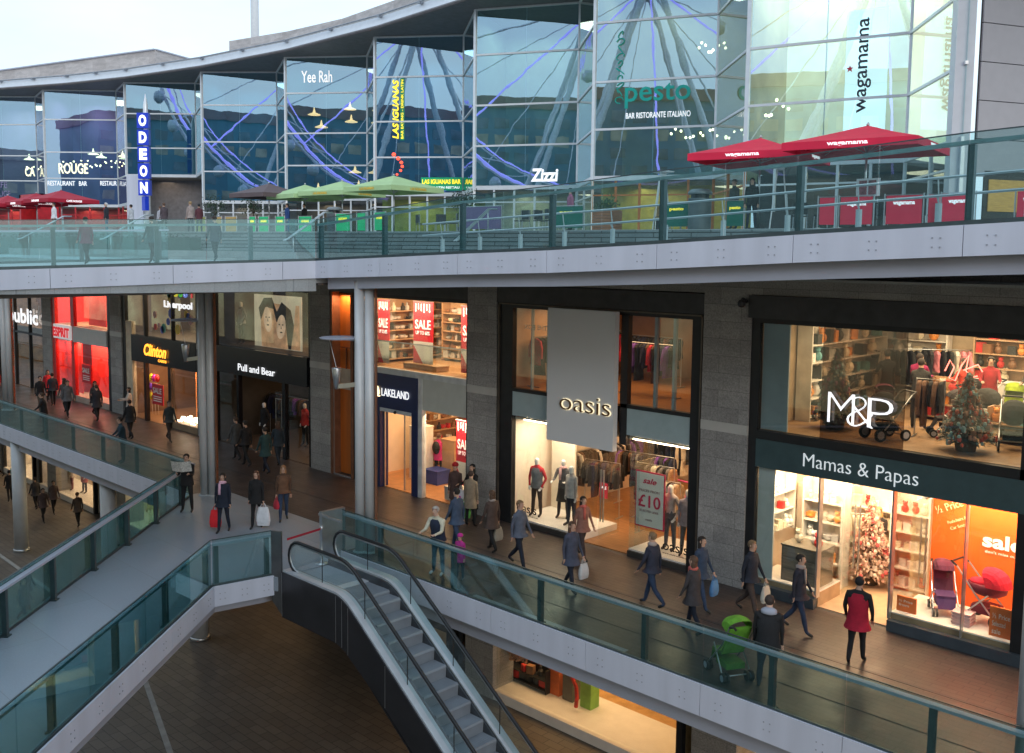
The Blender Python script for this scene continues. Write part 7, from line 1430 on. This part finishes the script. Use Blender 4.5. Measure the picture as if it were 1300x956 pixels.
# christmas display in the lower window by the escalator
t = thing('wreath', 'big rust red wreath with a dark bow in the lower lit window', 'wreath', (-20.1, 21.1, -4.0)); b = MB(); cw = Vector((-19.95, 21.1, -3.9)); rnd = random.Random(9)
for k in range(260):
    a = rnd.random()*6.283; r_ = .5+rnd.gauss(0, .07); c = cw+Vector((r_*math.cos(a), rnd.gauss(0, .05), r_*1.1*math.sin(a))); b.ball(c, rnd.uniform(.03, .07), 5, 4)
b.build('ring', P((.45, .22, .12), .5, var=.4, scale=5), t); b = MB(); b.quad(*[(x, 21.14, z) for x, z in oval(cw[0], cw[2], .44, .5)]); b.build('centre', P((.55, .05, .02), .5, emit=.05), t)
b = MB(); b.ball(cw+Vector((0, -.06, 0)), .09, 8, 5); b.tube([cw+Vector((0, -.06, 0)), cw+Vector((-.2, -.08, .22)), cw+Vector((-.32, -.06, .05)), cw+Vector((0, -.06, -.02))], [.03, .07, .06, .03], 6); b.tube([cw+Vector((0, -.06, 0)), cw+Vector((.2, -.08, .22)), cw+Vector((.32, -.06, .05)), cw+Vector((0, -.06, -.02))], [.03, .07, .06, .03], 6)
for s in (-1, 1): b.tube([cw+Vector((0, -.07, -.05)), cw+Vector((s*.13, -.07, -.35))], [.05, .04], 6)
b.build('bow', P(BKc, .5), t)
t = thing('bauble_string', 'strings of red and magenta baubles beside the wreath', 'baubles', (-20.7, 21, -2.5)); b = MB()
for k, x in enumerate((-20.75, -20.6, -19.2, -18.9, -18.2)):
    b.tube([(x, 21, -1.4), (x, 21, -4.3)], .004, 4)
    for q in range(5): b.ball((x, 21, -2.6-.42*q), .055+.02*(q % 2), 8, 5)
b.build('bauble', P((.55, .02, .12), .2, .4), t)
t = thing('ribbon_garland', 'twisted red ribbon garland hanging in the lower lit window', 'garland', (-18.0, 21.2, -3)); b = MB(); b.tube([(-18.1+.25*k*.2+.05*math.sin(k*2.1), 21.2+.05*math.cos(k*2.1), -2.2-.28*k) for k in range(12)], .06, 6); b.build('ribbon', P((.5, .03, .02), .5, var=.5, scale=10), t)
boxthing('frame_box', 'black framed box on the warm wall left of the wreath', 'picture frame', -21.45, -21.15, 20.95, 21.0, -3.4, -2.75, M_dark); shelf(-20.7, -18.9, 21.3, -5.4, .75, 2, .4, 'dark shelf below the wreath', 'on the shelf below the wreath', M_dark, [3, 4, 2], (0, 1), s=1.2); shelf(-17.6, -14.0, 23.8, -5.68, 2.4, 5, .4, 'shelf at the back of the lower lit shop', 'on the back shelf of the lower lit shop', LW, [4, 5, 7, 2], (0, 1, 2), s=1.4)
for x, c_, lab in ((-18.75, (.7, .15, .04), 'orange gift box in the lower lit window'), (-18.2, (.15, .14, .12), 'dark gift box in the lower lit window'), (-17.5, (.25, .5, .08), 'lime green gift box in the lower lit window')): boxthing('gift_box', lab, 'gift box', x-.2, x+.2, 21.5, 21.9, -5.4, -4.6, P(c_, .5, emit=.05))
# a little life on the terrace: benches of litter free planters

shelf(-9.3, -8.35, 23.0, .012, 2.4, 5, .4, 'white shelf of small clothes right of the baby shop doorway', 'on the white shelf right of the doorway', LWh, [5, 0, 0, 4, 5], (0, 0, 3), s=.9)
shelf(-9.6, -8.4, 24.9, 3.962, 1.1, 3, .4, 'low island shelf upstairs behind the glowing letters', 'on the low island shelf upstairs', LW, [3, 7, 5, 4, 2], (0, 3), s=1.2)
shelf(-7.2, -6.0, 22.9, 3.962, .8, 2, .4, 'low island shelf upstairs right of the teal ornament tree', 'on the low shelf right of the teal tree', LW, [3, 7, 5, 6, 2], (0, 3), s=1.2)
shelf(-8.9, -7.2, 26.9, 3.962, 2.4, 6, .4, 'tall dark shelf at the back wall upstairs in the baby shop', 'on the tall back shelf upstairs', LW, [3, 3, 4, 7, 5, 2], (0, 3), s=1.2)
for x, y, rt_, tp, lab in ((-7.9, 25.2, 200, (.35, .02, .03), 'shopper in dark red upstairs near the back shelf of the baby shop'), (-6.1, 25.9, 150, (.05, .06, .09), 'shopper in slate blue upstairs at the right of the baby shop'), (-8.9, 23.4, 10, (.03, .03, .03), 'shopper in black seen from behind through the letter panel')):
    person(lab, (x, y, 3.962), rt_, 1.7, tp, BKc, hairstyle='short', arms='hold', coat=tp)
for o in COL.objects:
    if o.name == 'sale_poster': o.location.y += .32
